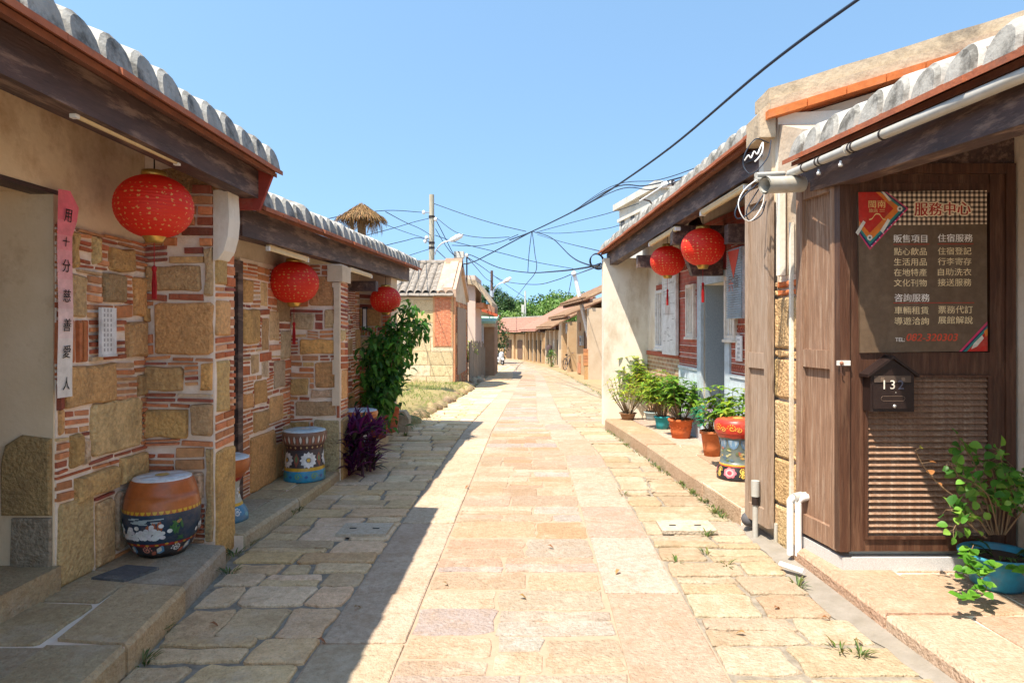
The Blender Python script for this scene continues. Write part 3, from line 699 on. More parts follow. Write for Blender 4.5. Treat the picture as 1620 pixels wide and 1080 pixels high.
def make_lantern(label, loc):
    t = thing('lantern', label, 'lantern', loc, 'red paper lanterns under the eaves')
    mb = MB(); c = Vector(loc); a, h = .206, .172
    prof = []
    n = 120
    for i in range(n+1):
        th = -math.pi/2*.82+math.pi*.82*i/n
        k = 1+.012*(abs(math.cos(math.pi*i/n*24))-.5)
        prof.append((a*math.cos(th)**.9*k, h*math.sin(th)/math.sin(math.pi/2*.82)))
    mb.lathe(prof, c, 40, uvs=True); mb.build('lantern_shade', m_lant, t)
    mb = MB(); mb.lathe([(.0, .0), (.066, .0), (.068, .03), (.064, .045), (.0, .045)], c+Vector((0, 0, h-.014)), 20); mb.build('top_collar', m_gold, t)
    mb = MB(); mb.lathe([(.0, -.034), (.046, -.034), (.05, -.02), (.062, .0), (.062, .012), (.0, .012)], c-Vector((0, 0, h)), 20); mb.build('bottom_collar', m_gold, t)
    mb = MB(); mb.tube([c+Vector((0, 0, h+.02)), c+Vector((.002, 0, h+.30))], .004, 5); mb.build('hanging_wire', m_iron, t)
    mb = MB(); b0 = c-Vector((0, 0, h+.03))
    mb.tube([b0, b0-Vector((.0, 0, .14))], .0025, 4)
    mb.lathe([(.0, 0), (.012, .01), (.014, .03), (.006, .04), (.0, .045)], b0-Vector((0, 0, .175)), 10)
    for i in range(14):
        q = 2*math.pi*i/14; rr = .011*(.5+.5*(i % 2))
        mb.tube([b0-Vector((0, 0, .16))+Vector((math.cos(q)*rr*.5, math.sin(q)*rr*.5, 0)), b0-Vector((0, 0, .24))+Vector((math.cos(q)*rr, math.sin(q)*rr, 0)), b0-Vector((0, 0, .325))+Vector((math.cos(q)*rr*.9, math.sin(q)*rr*.9, 0))], .0035, 4)
    mb.build('tassel', m_tassel, t)
    return t
ln1 = make_lantern('largest red lantern, hanging before the ochre plastered wall by the white scroll bracket', at(244, 327, 3.90))
dup(ln1, at(465, 447, 6.35), 'red lantern of the lower stone house, hanging before its stone and brick pier', 1.09)
dup(ln1, at(610, 474, 9.0), 'small red lantern hanging just above the climbing plant', .97)
dup(ln1, at(1112, 391, 7.1), 'red lantern above the blue framed doorway of the brick house', 1.09)
dup(ln1, at(1056, 413, 8.4), 'red lantern in front of the white shuttered window of the brick house', 1.03)

# ------------------------------------------------------------------ strip lights under the eave beams
def strip_light(label, p0, p1, w=.05, h=.028, mount=.0):
    p0, p1 = Vector(p0), Vector(p1); c = (p0+p1)/2; u = (p1-p0).normalized(); s = Vector((u.y, -u.x, 0)).normalized()
    t = thing('strip_light', label, 'light fitting', c, 'strip lights under the eaves')
    z = Vector((0, 0, 1))
    mb = MB(); mb.hexa([p0-s*w*.6+z*.012, p1-s*w*.6+z*.012, p1+s*w*.6+z*.012, p0+s*w*.6+z*.012, p0-s*w*.6+z*.024, p1-s*w*.6+z*.024, p1+s*w*.6+z*.024, p0+s*w*.6+z*.024]); mb.build('fitting_body', m_glow, t)
    mb = MB()
    pr_ = [(-.5, .012), (-.46, -.006), (-.25, -.02), (.25, -.02), (.46, -.006), (.5, .012)]
    a = [p0+s*x*w+z*y for x, y in pr_]; b = [p1+s*x*w+z*y for x, y in pr_]
    mb.mesh(a+b, [tuple(range(5, -1, -1)), tuple(range(6, 12))]+[(i, (i+1) % 6, 6+(i+1) % 6, 6+i) for i in range(6)])
    mb.build('diffuser', m_glow, t)
    for p in (p0, p1):
        mb = MB(); mb.hexa([p-u*.012-s*w*.58-z*.024, p+u*.012-s*w*.58-z*.024, p+u*.012+s*w*.58-z*.024, p-u*.012+s*w*.58-z*.024, p-u*.012-s*w*.58+z*.012, p+u*.012-s*w*.58+z*.012, p+u*.012+s*w*.58+z*.012, p-u*.012+s*w*.58+z*.012])
        mb.build('end_cap', m_pvcw, t)
def under(px, x): return x*F/(px-CX)
for lab, x, z, pa, pb in (
    ('slim strip light under the eave beam beside the largest red lantern', -1.90, 2.393, 118, 280),
    ('strip light of the lower stone house, just above its first lantern', -2.03, 2.118, 424, 486),
    ('strip light of the lower stone house, between its pier and the wooden cross beam', -1.96, 2.13, 553, 587)):
    strip_light(lab, (x, under(pa, x), z), (x, under(pb, x), z), .024, .016)

# ------------------------------------------------------------------ banner, plaque on the left wall
t = thing('paper_banner', 'pink and white hanging paper strip with black brush characters beside the doorway', 'banner', WF.P(.05, 1.6, .03))
mb = MB(); N = 14
def wav(z, e): return .066+.003*math.sin(z*9)+(.02*e if z > 2.02 else .004*e)
zs = [2.215-(2.215-1.145)*i/N for i in range(N+1)]
def ba(z): return -.062
def bb(z): return .046+max(0, z-2.03)*.3 if z < 2.13 else .076-(z-2.13)*.9
pk = lambda z: (.80, .16+.58*min(1, max(0, (2.1-z)/.75)), 0.20+.46*min(1, max(0, (2.1-z)/.75)))
for i in range(N):
    z0, z1 = zs[i], zs[i+1]
    for k in range(4):
        f0, f1 = k/4, (k+1)/4
        g = lambda z, f: WF.P(ba(z)+(bb(z)-ba(z))*f, z, wav(z, f))
        mb.face([g(z0, f0), g(z0, f1), g(z1, f1), g(z1, f0)], 0, pk((z0+z1)/2), True)
mb.build('paper_sheet', m_matte, t, weld=True)
mb = MB()
for ch, py, dz in (('用', 342, 0), ('十', 383, 0), ('分', 421, 0), ('慈', 468, 0), ('善', 514, 0), ('愛', 556, 0), ('人', 606, 0)):
    z = CH+(CY-py)/F*3.56
    text(mb, ch, lambda a, b, d: WF.P(a, b, wav(b, .5)+d), -.006, z, .06 if ch not in '十人' else .05, .066 if ch != '十' else .05, 0, (.015, .013, .013), .006, shear=.12, bold=.012)
mb.build('lettering', m_matte, t)
t = thing('wall_plaque', 'white plaque with small writing fixed on the brick wall', 'plaque', WF.P(.35, 1.5, .03))
(s0, z1), (s1, z0) = WF.pix(142, 486), WF.pix(166, 563)
mb = MB(); WF.box(mb, s0, s1, z0, z1, .05, .068, 0, (.78, .78, .76)); WF.box(mb, s0, s1, z0, z0+.012, .068, .074, 0, (.66, .66, .64)); mb.build('board', m_matte, t)
mb = MB()
for k in range(3):
    for q in range(9): WF.box(mb, s0+.018+k*.03, s0+.03+k*.03, z0+.03+q*.028, z0+.048+q*.028, .0682, .0690, 0, (.42, .41, .40))

mb.build('lettering', m_matte, t)

# ------------------------------------------------------------------ painted drum stools
def on(prof, ang, z):
    for (r0, z0, *_), (r1, z1, *_) in zip(prof, prof[1:]):
        if z0 <= z <= z1 and z1 > z0: return r0+(r1-r0)*(z-z0)/(z1-z0)
    return prof[-1][0]
def sub(pts, k=3):
    """smooth (r, z) profile through control points"""
    c = catmull([Vector((r, z, 0)) for r, z in pts], k); return [(p.x, p.y) for p in c]
def stool(label, loc, prof, bands, top, decor, rim=None, rot=0, seat_col=(.75, .80, .82)):
    """bands: (z_upto, colour) from the foot; decor: function(put) adding painted shapes that hug the body"""
    t = thing('drum_stool', label, 'stool', loc, 'painted drum stools on the steps'); c = Vector(loc)
    pr_ = sub(prof); mb = MB()
    out = []
    for r, z in pr_:
        col = next((b[1] for b in bands if z < b[0]-1e-6), bands[-1][1]); out.append((r, z, 0, col))
    # split rings at the band edges so the colours meet in clean lines
    zs = sorted(set([q[1] for q in out]+[b[0] for b in bands if b[0] < out[-1][1]]))
    fin = [(on(pr_, 0, z), z, 0, next((b[1] for b in bands if z < b[0]-1e-6), bands[-1][1])) for z in zs]
    H = zs[-1]
    fin = [(0, 0, 0, fin[0][3]), (fin[0][0]*.9, 0, 0, fin[0][3])]+fin
    mb.lathe(fin, c, 36); body_mb = mb
    mb = MB(); rt = pr_[-1][0]
    mb.lathe([(rt, H-.012), (rt*.985, H+.004), (rt*.9, H+.01), (rt*.5, H+.012), (0, H+.012)], c, 36, 0, top[0])
    for k in range(6):
        a = 2*math.pi*k/6+.3
        mb.lathe([(rt*.36, H+.0105), (rt*.34, H+.015), (0, H+.0165)], c+Vector((math.cos(a)*rt*.52, math.sin(a)*rt*.52, 0)), 14, 0, top[1])
    mb.lathe([(rt*.25, H+.0165), (rt*.2, H+.02), (0, H+.021)], c, 14, 0, top[2])
    mb.build('seat', m_glaze, t)
    mb = body_mb; cnt = [0]
    def put(ang, z, w, h, col, shape='disc', d=.002, n=12, tilt=0):
        cnt[0] += 1; d += .000013*(cnt[0] % 97)
        vs = []
        pts = {'disc': [(math.cos(q*2*math.pi/n)*.5, math.sin(q*2*math.pi/n)*.5) for q in range(n)],
               'petal': [(0, -.5), (.3, -.15), (.34, .15), (0, .5), (-.34, .15), (-.3, -.15)],
               'rect': [(-.5, -.5), (0, -.5), (.5, -.5), (.5, .5), (0, .5), (-.5, .5)],
               'half': [(-.5, .5), (-.46, .1), (-.3, -.3), (0, -.5), (.3, -.3), (.46, .1), (.5, .5), (0, .5)]}[shape]
        for x, y in pts:
            x2, y2 = x*w*math.cos(tilt)-y*h*math.sin(tilt), x*w*math.sin(tilt)+y*h*math.cos(tilt)
            zz = z+y2; rr = on(pr_, 0, min(max(zz, pr_[0][1]), H-.003))+d; aa = ang+x2/max(rr, .05)
            vs.append(c+Vector((math.cos(aa)*rr, math.sin(aa)*rr, zz)))
        mb.face(vs, 0, col, True)
    decor(put); mb.build('body', m_glaze, t, fix=False)
    return t
def flower(put, ang, z, s, col, heart, n=7, d=.003):
    for k in range(n):
        q = 2*math.pi*k/n; put(ang+math.cos(q)*s*.5/.17, z+math.sin(q)*s*.5, s*.55, s*.62, col, 'petal', d+.0004*k, tilt=q-math.pi/2)
    put(ang, z, s*.35, s*.35, heart, d=d+.005)
def spiral(put, ang, z, s, col, turns=1.5, d=.003, flip=1, w=.22):
    for k in range(16):
        q = k/15*turns*2*math.pi; rr = s*(.5-.42*k/15); put(ang+flip*math.cos(q)*rr/.17, z+math.sin(q)*rr, s*w, s*w, col, d=d, n=6)
OR = (.50, .145, .035); NAVY = (.02, .045, .085); CREAM = (.74, .72, .64); YEL = (.72, .42, .04); RED = (.42, .03, .02); BLK = (.012, .011, .012); BLU = (.06, .25, .42); WHT = (.80, .80, .78); GRN = (.05, .17, .05)
def dec1(put):
    r = random.Random(2)
    for k in range(40):
        a = 2*math.pi*k/40; put(a, .285, .026, .02, YEL, 'half', .002)
    for k in range(46):
        a = 2*math.pi*k/46; put(a, .095+.004*math.sin(k), .02, .012, YEL if k % 2 else RED, 'disc', .0025)
    for k in range(7):
        a = 2*math.pi*k/7+.25
        spiral(put, a, .062, .05, (.75, .30, .22) if k % 2 else WHT, 1.5, .003, 1 if k % 2 else -1)
        put(a+.42, .06, .085, .042, (.12, .32, .52), 'petal', .002, tilt=1.1); put(a+.38, .062, .06, .03, (.75, .72, .62), 'petal', .003, tilt=1.1)
        put(a+.2, .04, .05, .025, (.65, .15, .08), 'petal', .0022, tilt=.9)
    for a0 in (-2.0, -1.6, -1.25, .4, 2.2):
        for k in range(26): put(a0+r.gauss(0, .2), .135+abs(r.gauss(0, .03)), .03, .026, jit(WHT, .08, r), 'disc', .002+.0003*k, n=8)
    for a0 in (-.72, -2.5, 1.4):
        for k in range(14): put(a0+r.uniform(-.16, .16), .15+r.uniform(-.04, .08), .022, .05, jit(GRN, .3, r), 'petal', .0018+.0003*k, tilt=r.uniform(-1, 1))
        put(a0+.05, .225, .06, .02, (.5, .3, .1), 'petal', .004, tilt=.5)
    for k in range(20): put(-1.5+r.uniform(-.4, .4), .235+r.uniform(-.012, .022), .05, .006, (.42, .50, .50), 'rect', .0015)
    for k in range(12): put(-1.3+r.uniform(-.2, .2), .21+r.uniform(-.02, .01), .07, .016, (.42, .12, .05), 'petal', .002, tilt=1.5)
sp = lambda px, py, dz: ground_at(px, py, dz)
p = sp(257, 872, .14)
stool('barrel shaped stool with orange shoulder and white blossoms on dark blue', p,
      [(.125, 0), (.165, .05), (.198, .13), (.213, .22), (.212, .28), (.198, .36), (.178, .43), (.166, .455)], [(.03, BLK), (.085, (.03, .03, .04)), (.10, RED), (.275, NAVY), (.36, OR), (.47, (.47, .125, .03))],
      ((.80, .82, .80), (.70, .76, .80), (.60, .42, .12)), dec1)
def dec2(put):
    for k in range(8): put(k*.785, .36, .07, .03, (.62, .22, .06), 'petal', .002)
    for k in range(6):
        flower(put, k*1.047, .20, .055, WHT, YEL, 6); spiral(put, k*1.047+.5, .07, .06, (.70, .78, .80)); put(k*1.047, .045, .07, .03, (.1, .45, .55), 'petal', .002)
    for k in range(20): put(k*.314, .30, .05, .03, RED, 'half', .002)
p = at(371, 850, 4.98); p.z = .11
stool('narrow waisted stool with terracotta rim and blue foot, half hidden behind the near pier', (-2.26, 4.98, .11),
      [(.165, 0), (.16, .05), (.115, .14), (.10, .22), (.115, .30), (.165, .36), (.18, .42), (.172, .45)], [(.11, BLU), (.13, YEL), (.29, (.52, .52, .44)), (.46, OR)],
      ((.74, .78, .78), (.66, .72, .74), (.5, .35, .1)), dec2)
def dec3(put):
    for k in range(22):
        a = k*2*math.pi/22
        put(a, .385, .03, .075, (.70, .66, .60), 'petal', .002); put(a+.14, .375, .03, .07, (.40, .14, .09), 'petal', .003)
        put(a, .315, .016, .02, (.62, .45, .2), 'disc', .003)
    for k in range(5):
        a = -1.05+k*1.2566
        flower(put, a, .20, .095, WHT, (.72, .45, .06), 12, .003)
        put(a+.62, .2, .07, .13, (.32, .10, .07), 'petal', .002); put(a+.62, .21, .035, .07, (.10, .25, .10), 'petal', .003)
    for k in range(8):
        spiral(put, k*.785, .055, .06, (.18, .42, .16), 1.3); put(k*.785+.4, .05, .05, .03, (.03, .12, .35), 'petal', .002)
    for k in range(40): put(k*.157, .118, .03, .012, YEL, 'disc', .002)
p = ground_at(482, 757, .11)
stool('drum stool with a white sunburst flower and bright blue foot beside the second pier', p,
      [(.185, 0), (.185, .06), (.172, .14), (.165, .22), (.168, .30), (.19, .37), (.198, .42), (.19, .45)], [(.10, (.03, .30, .50)), (.13, YEL), (.29, (.055, .05, .065)), (.335, (.08, .03, .03)), (.46, (.22, .12, .08))],
      ((.60, .74, .78), (.44, .62, .70), (.7, .7, .66)), dec3)
def dec4(put):
    for k in range(8): spiral(put, k*.785, .09, .07, (.75, .78, .76), 1.4); 
    for k in range(8): put(k*.785+.4, .2, .06, .06, (.45, .12, .06), 'petal', .002)
stool('stool with wide orange bowl top standing behind the purple plant', (-2.06, 8.05, .11),
      [(.17, 0), (.165, .04), (.12, .12), (.11, .19), (.13, .25), (.19, .32), (.215, .40), (.205, .43)], [(.11, (.04, .18, .42)), (.13, YEL), (.26, (.55, .50, .42)), (.56, (.58, .19, .045))],
      ((.62, .72, .80), (.50, .62, .74), (.7, .7, .66)), dec4)
def dec5(put):
    r = random.Random(8)
    for k in range(9):
        a = k*.698
        spiral(put, a, .465, .07, (.78, .36, .05), 1.4, .003, 1 if k % 2 else -1, .18); spiral(put, a+.3, .45, .05, (.80, .40, .08), 1.3, .003, -1)
        put(a, .385, .115, .03, (.62, .06, .03), 'half', .003); put(a, .315, .10, .085, (.16, .32, .52), 'half', .002); put(a, .322, .075, .06, (.34, .48, .60), 'half', .003)
    for k in range(70): put(r.uniform(0, 6.28), r.uniform(.17, .28), r.uniform(.03, .07), r.uniform(.012, .03), r.choice([(.12, .17, .06), (.55, .35, .10), (.50, .14, .05), (.10, .16, .22), (.45, .42, .22), (.06, .10, .06)]), 'petal', .0015+.0002*(k % 9), tilt=r.uniform(-.5, .5))
    for k in range(5):
        a = -2.25+k*1.2566
        for q in range(3): put(a, .07, .105-.03*q, .085-.024*q, [(.70, .22, .26), (.78, .46, .46), (.62, .06, .10)][q], 'disc', .003+.001*q)
        for q in range(7): put(a+math.cos(q*.9)*.26, .07+math.sin(q*.9)*.034, .03, .03, (.68, .16, .22), 'disc', .0025, n=8)
        spiral(put, a+.63, .085, .055, (.72, .50, .10), 1.4); spiral(put, a+.63, .045, .05, (.72, .50, .10), 1.3, .003, -1); put(a+.63, .065, .09, .02, (.70, .52, .12), 'petal', .002, tilt=1.57)
    for k in range(44): put(k*.143, .135, .03, .012, (.70, .42, .05), 'disc', .002)
p = ground_at(1167, 755, .16)
stool('red topped stool with gold scrolls, blue scallops and pink flowers', p,
      [(.185, 0), (.18, .06), (.158, .14), (.148, .24), (.155, .33), (.178, .385), (.20, .42), (.203, .49), (.19, .52)], [(.12, (.02, .02, .025)), (.14, (.60, .10, .03)), (.375, (.13, .17, .16)), (.53, (.55, .04, .022))],
      ((.42, .05, .03), (.50, .09, .04), (.7, .4, .1)), dec5)
stool('orange and blue stool mostly hidden behind the weathered wooden panel', (1.98, 5.75, .16),
      [(.17, 0), (.16, .07), (.12, .16), (.115, .24), (.14, .32), (.185, .40), (.18, .46)], [(.17, (.05, .2, .4)), (.47, (.60, .20, .05))],
      ((.62, .72, .80), (.50, .62, .74), (.7, .7, .66)), dec4)
# ------------------------------------------------------------------ brick house with the blue doorway (right)
h3 = thing('brick_house', 'red brick house with blue door frame, shuttered windows and pale end pier', 'house', (2.1, 8, 0), 'old houses along the lane')
K = .09
FW = Wall((1.80+K*(10.8-5.0), 5.0), (1.80, 10.8), flip=True); assert FW.n.x < 0
def fx(Y): return 1.80+K*(10.8-Y)
def fp(px): return FW.s_of(px)
dA, dB = fp(1151), fp(1113)                                  # doorway
nrm = FW.n
mb = MB()
def body(a0, a1, z0, z1, d0=-.5, d1=0, mi=0): FW.box(mb, a0, a1, z0, z1, d0, d1, mi)
zt = 2.02
body(0, dA, -.1, 2.95); body(dB, FW.len, -.1, 2.95); body(dA, dB, zt, 2.95)
FW.box(mb, -.2, FW.len, -.1, 2.95, -5, -4.8, 0); FW.box(mb, -.3, -.1, -.1, 2.95, -5, -.3, 0); FW.box(mb, FW.len, FW.len+.35, -.1, 2.9, -5, 0.0, 0)
FW.box(mb, dA-.2, dB+.2, -.1, 2.3, -1.6, -1.5, 0)
mb.build('wall', m_white, h3)
# smooth red brick face with raised herringbone bands
def brick_mat(name, c1, c2, mort, w, h, ms=.012, off=.5):
    m = bpy.data.materials.new(name); m.use_nodes = True; N = m.node_tree.nodes; L = m.node_tree.links; b = N['Principled BSDF']; b.inputs['Roughness'].default_value = .75
    uv = N.new('ShaderNodeUVMap'); uv.uv_map = 'UVMap'; br = N.new('ShaderNodeTexBrick'); br.offset = off
    for k, v in (('Color1', c1), ('Color2', c2), ('Mortar', mort)): br.inputs[k].default_value = (*v, 1)
    br.inputs['Scale'].default_value = 1; br.inputs['Mortar Size'].default_value = ms; br.inputs['Brick Width'].default_value = w; br.inputs['Row Height'].default_value = h
    L.new(uv.outputs[0], br.inputs['Vector'])
    n = N.new('ShaderNodeTexNoise'); n.inputs['Scale'].default_value = 9; n.inputs['Detail'].default_value = 7; L.new(uv.outputs[0], n.inputs['Vector'])
    mr = N.new('ShaderNodeMapRange'); mr.inputs[1].default_value = .3; mr.inputs[2].default_value = .7; mr.inputs[3].default_value = .7; mr.inputs[4].default_value = 1.15; L.new(n.outputs[0], mr.inputs[0])
    mu = N.new('ShaderNodeMix'); mu.data_type = 'RGBA'; mu.blend_type = 'MULTIPLY'; mu.inputs[0].default_value = 1; L.new(br.outputs[0], mu.inputs[6]); L.new(mr.outputs[0], mu.inputs[7]); L.new(mu.outputs[2], b.inputs['Base Color'])
    bp = N.new('ShaderNodeBump'); bp.inputs['Strength'].default_value = .4; bp.inputs['Distance'].default_value = .01; bp.invert = True; L.new(br.outputs['Fac'], bp.inputs['Height']); L.new(bp.outputs[0], b.inputs['Normal'])
    return m
m_redface = brick_mat('smooth_red_brick', (.40, .085, .055), (.46, .11, .07), (.40, .20, .15), .24, .055, .004)
m_brownface = brick_mat('rough_brown_brick', (.42, .24, .13), (.33, .17, .09), (.55, .43, .30), .17, .06, .010)
WHITE = (.78, .76, .72); BLUEW = (.56, .66, .72)
a_near = 1.0
a_w = fp(1076)                                               # where the white panel ends
rx0 = dB+.14; rx1 = dA-.14
mb = MB()
for s0, s1, z0, z1 in ((rx0, a_w, 1.02, 2.75), (.05, rx1, 1.02, 2.75), (rx1, rx0, 2.14, 2.75)): FW.quad(mb, s0, s1, z0, z1, .012)
mb.build('red_brick_face', m_redface, h3)
mb = MB(); FW.quad(mb, a_w, FW.len-.002, .17, 1.10, .010); mb.build('brown_brick_base', m_brownface, h3)
mb = MB(); FW.box(mb, a_w-.02, FW.len-.02, 1.10, 1.16, .0, .03, 0, (.40, .10, .06)); mb.build('brick_ledge', m_matte, h3)
# diagonal band courses
mb = MB()
def band(s0, s1, z, h=.075):
    FW.box(mb, s0, s1, z-h/2-.014, z-h/2-.006, .012, .018, 1, (.74, .66, .60)); FW.box(mb, s0, s1, z+h/2+.006, z+h/2+.014, .012, .018, 1, (.74, .66, .60))
    n = int((s1-s0)/.06)
    for i in range(n):
        p = s0+(s1-s0)*i/n; e = .022
        for lo, hi, dr in ((z-h/2, z-.003, 1), (z+.003, z+h/2, -1)):
            q = [(p-e*dr, lo), (p+.034-e*dr, lo), (p+.034+e*dr, hi), (p+e*dr, hi)]
            q = [(min(max(u, s0), s1), v) for u, v in q]
            mb.prism([FW.P(u, v, .0125) for u, v in q], FW.n*.010, 0, jit((.46, .13, .08), .12))
for s0, s1, zz in ((rx0+.01, a_w-.01, (1.09, 1.24, 1.95, 2.3)), (.1, rx1-.01, (1.09, 1.24, 1.50, 2.03, 2.33, 2.5))):
    for z in zz: band(s0, s1, z)
mb.build('herringbone_band', [m_matte, m_matte], h3)
mb = MB(); FW.box(mb, .05, rx1, .10, 1.02, 0, .02, 0, BLUEW); FW.box(mb, rx0, a_w, .10, 1.02, 0, .02, 0, BLUEW)
FW.box(mb, .05, rx1, .985, 1.02, .02, .032, 0, (.62, .70, .74)); FW.box(mb, rx0, a_w, .985, 1.02, .02, .032, 0, (.62, .70, .74)); mb.build('blue_dado', m_matte, h3)
# doorway: stone frame, far reveal, threshold
mb = MB(); FT = (.50, .60, .67)
FW.box(mb, dB, dB+.14, .1, 2.14, -.02, .035, 0, FT); FW.box(mb, dA-.14, dA, .1, 2.14, -.02, .035, 0, FT); FW.box(mb, dA, dB, zt, 2.14, -.02, .035, 0, FT)
mb.build('door_frame', m_matte, h3)
m_bluegrey = M('blue_grey_terrazzo', (.36, .42, .45), (.24, .29, .33), 90, .7, .1, 100)
mb = MB(); FW.box(mb, dB-.018, dB-.002, .12, zt, -.52, -.02); FW.box(mb, dA+.002, dA+.018, .12, zt, -.52, -.02); mb.build('door_reveal', m_bluegrey, h3)
mb = MB(); FW.box(mb, dA, dB, .1, .27, -.5, .06, 0, (.5, .5, .48)); mb.build('door_sill', m_terrazzo, h3)
mb = MB(); FW.box(mb, dA, dB, .27, zt, -.50, -.46, 0); mb.build('plank_door', m_wood_door, h3)
mb = MB(); FW.box(mb, dA-.08, dB+.06, 2.165, 2.335, .014, .02, 0, (.62, .05, .07)); mb.build('door_couplet', m_matte, h3)
mb = MB(); text(mb, '福壽康寧', lambda a, b, d: FW.P(-a, b, d), -(dA+dB)/2, 2.25, .5, .11, 0, (.05, .02, .02), .0215); mb.build('couplet_lettering', m_matte, h3)
# windows
def window(pa, pb, y0, y1, bars=4, frame=(.74, .70, .62), deep=.03, blind=(.46, .42, .36)):
    a, b = fp(pb), fp(pa); z1 = FW.pix((pa+pb)/2, y0)[1]; z0 = FW.pix((pa+pb)/2, y1)[1]
    f = .045; mb = MB()
    for s0, s1, q0, q1 in ((a, a+f, z0, z1), (b-f, b, z0, z1), (a+f, b-f, z0, z0+f), (a+f, b-f, z1-f, z1)): FW.box(mb, s0, s1, q0, q1, .012, .05, 0, frame)
    FW.box(mb, a-.02, b+.02, z0-.03, z0, .012, .065, 0, frame)
    w = mb.build('window', m_matte, h3)
    mb = MB()
    for i in range(bars):
        s = a+f+(b-a-2*f)*(i+.5)/bars; FW.box(mb, s-.014, s+.014, z0+f, z1-f, .018, .04, 0, frame)
    mb.build('window_bars', m_matte, w)
    mb = MB(); FW.box(mb, a+f, b-f, z0+f, z1-f, .012, .016, 0, blind); mb.build('pane', m_matte, w)
window(1152, 1169, 436, 537, 4); window(1090, 1103, 450, 533, 4)
window(1041, 1054, 459, 551, 3, (.76, .75, .72), blind=(.62, .61, .58))
mb = MB(); s0, s1 = fp(1056), fp(1041); FW.box(mb, s0+.0, s1, FW.pix(1048, 459)[1]+.002, FW.pix(1048, 450)[1], .01, .03, 0, (.42, .10, .06)); mb.build('brick_lintel', m_matte, h3)
# end piers, granite quoin on the near one
mb = MB(); mb.box(1.10, 1.80, 10.8, 11.1, -.1, 2.62, 0); mb.build('end_pier', m_white, h3)
NP = Wall((1.69, 4.73), (1.63, 5.04), flip=True)
mb = MB(); mb.hexa([(1.70, 4.76, -.05), (2.6, 4.76, -.05), (2.6, 5.04, -.05), (1.66, 5.04, -.05), (1.70, 4.76, 3.0), (2.6, 4.76, 3.05), (2.6, 5.04, 3.05), (1.66, 5.04, 3.0)])
mb.build('near_pier', m_white, h3)
for x0, x1, y0, y1, z0, z1 in ((1.85, 2.6, 6.5, 6.64, 2.32, 2.50), (1.35, 2.2, 8.9, 9.03, 2.30, 2.46), (1.5, 2.2, 7.4, 7.53, 2.42, 2.62)):
    mb = MB(); mb.box(x0, x1, y0, y1, z0, z1); mb.build('cross_beam', m_wood_dark, h3)
mb = MB(); mb.prism([(1.72, 7.4, 2.08), (2.05, 7.4, 2.08), (2.05, 7.4, 2.418), (1.60, 7.4, 2.418)], (0, .13, 0)); mb.build('beam_bracket', m_wood_dark, h3)

# weathered panel on the street side of the near pier
def panel(par, W, a0, a1, z0, z1, mid, mats, d0=.0, th=.05, st=.05, name='wooden_panel'):
    mb = MB()
    W.box(mb, a0, a1, z0, z1, d0, d0+th*.5)
    for s0, s1 in ((a0, a0+st), (a1-st, a1)): W.box(mb, s0, s1, z0, z1, d0+th*.5, d0+th)
    for q0, q1 in ((z1-.10, z1), (z0, z0+.12), (mid-.04, mid+.07)): W.box(mb, a0+st, a1-st, q0, q1, d0+th*.5, d0+th*.92)
    return mb.build(name, mats, par)
panel(h3, NP, 0, NP.len, .12, 2.50, 1.26, m_wood_old, .03, .05, .045)
# roof: the eave lifts towards the near gable
roof(h3, (1.62, 4.78), (1.06, 11.05), 2.93, 2.725, 2.6, 17.8, .21, .085, seed=14, cap_r=.096, bh=.21, boff=.11, right=True, bend0=.22)
# gable verge: plaster coping over an orange brick course, plaster gable below
VP_ = lambda px, py: at(px, py, 4.76)
mb = MB(); zA = 2.97
tp = math.tan(R(17)); X0 = 1.62
def vz(x): return 2.945+(x-X0)*tp
mb.prism([(X0+.05, 4.80, 2.38), (X0+3, 4.80, 2.38), (X0+3, 4.80, vz(X0+3)-.02), (X0+.05, 4.80, vz(X0+.05)-.02)], (0, .25, 0)); mb.build('gable_wall', m_plaster2, h3)
mb = MB()
for i in range(11):
    x0, x1 = X0-.02+i*.27, X0-.02+i*.27+.262
    mb.prism([(x0, 4.66, vz(x0)-.0), (x1, 4.66, vz(x1)-.0), (x1, 4.66, vz(x1)+.055), (x0, 4.66, vz(x0)+.055)], (0, .26, 0), 0, jit((.60, .17, .045), .12))
mb.build('orange_brick_course', m_matte, h3)
mb = MB()
for lo, hi, y in ((.055, .13, 4.70), (.13, .22, 4.74)):
    for i in range(12):
        x0, x1 = X0+.01+i*.25, X0+.01+(i+1)*.25
        w0, w1 = .012*math.sin(i*2.3), .012*math.sin((i+1)*2.3)
        mb.prism([(x0, y+w0, vz(x0)+lo), (x1, y+w1, vz(x1)+lo), (x1, y+w1, vz(x1)+hi), (x0, y+w0, vz(x0)+hi)], (0, .3, 0))
mb.prism([(X0-.06, 4.72, vz(X0)-.12), (X0+.05, 4.72, vz(X0)-.12), (X0+.05, 4.72, vz(X0)+.11), (X0-.0, 4.72, vz(X0)+.11), (X0-.06, 4.72, vz(X0)+.05)], (0, .3, 0))
m_coping = M('weathered_coping', (.54, .43, .30), (.38, .29, .19), 8, .95, .5, 40, stain=(.15, .12, .09), sscale=3.5, samt=.65, detail=9)
mb.build('gable_coping', m_coping, h3)

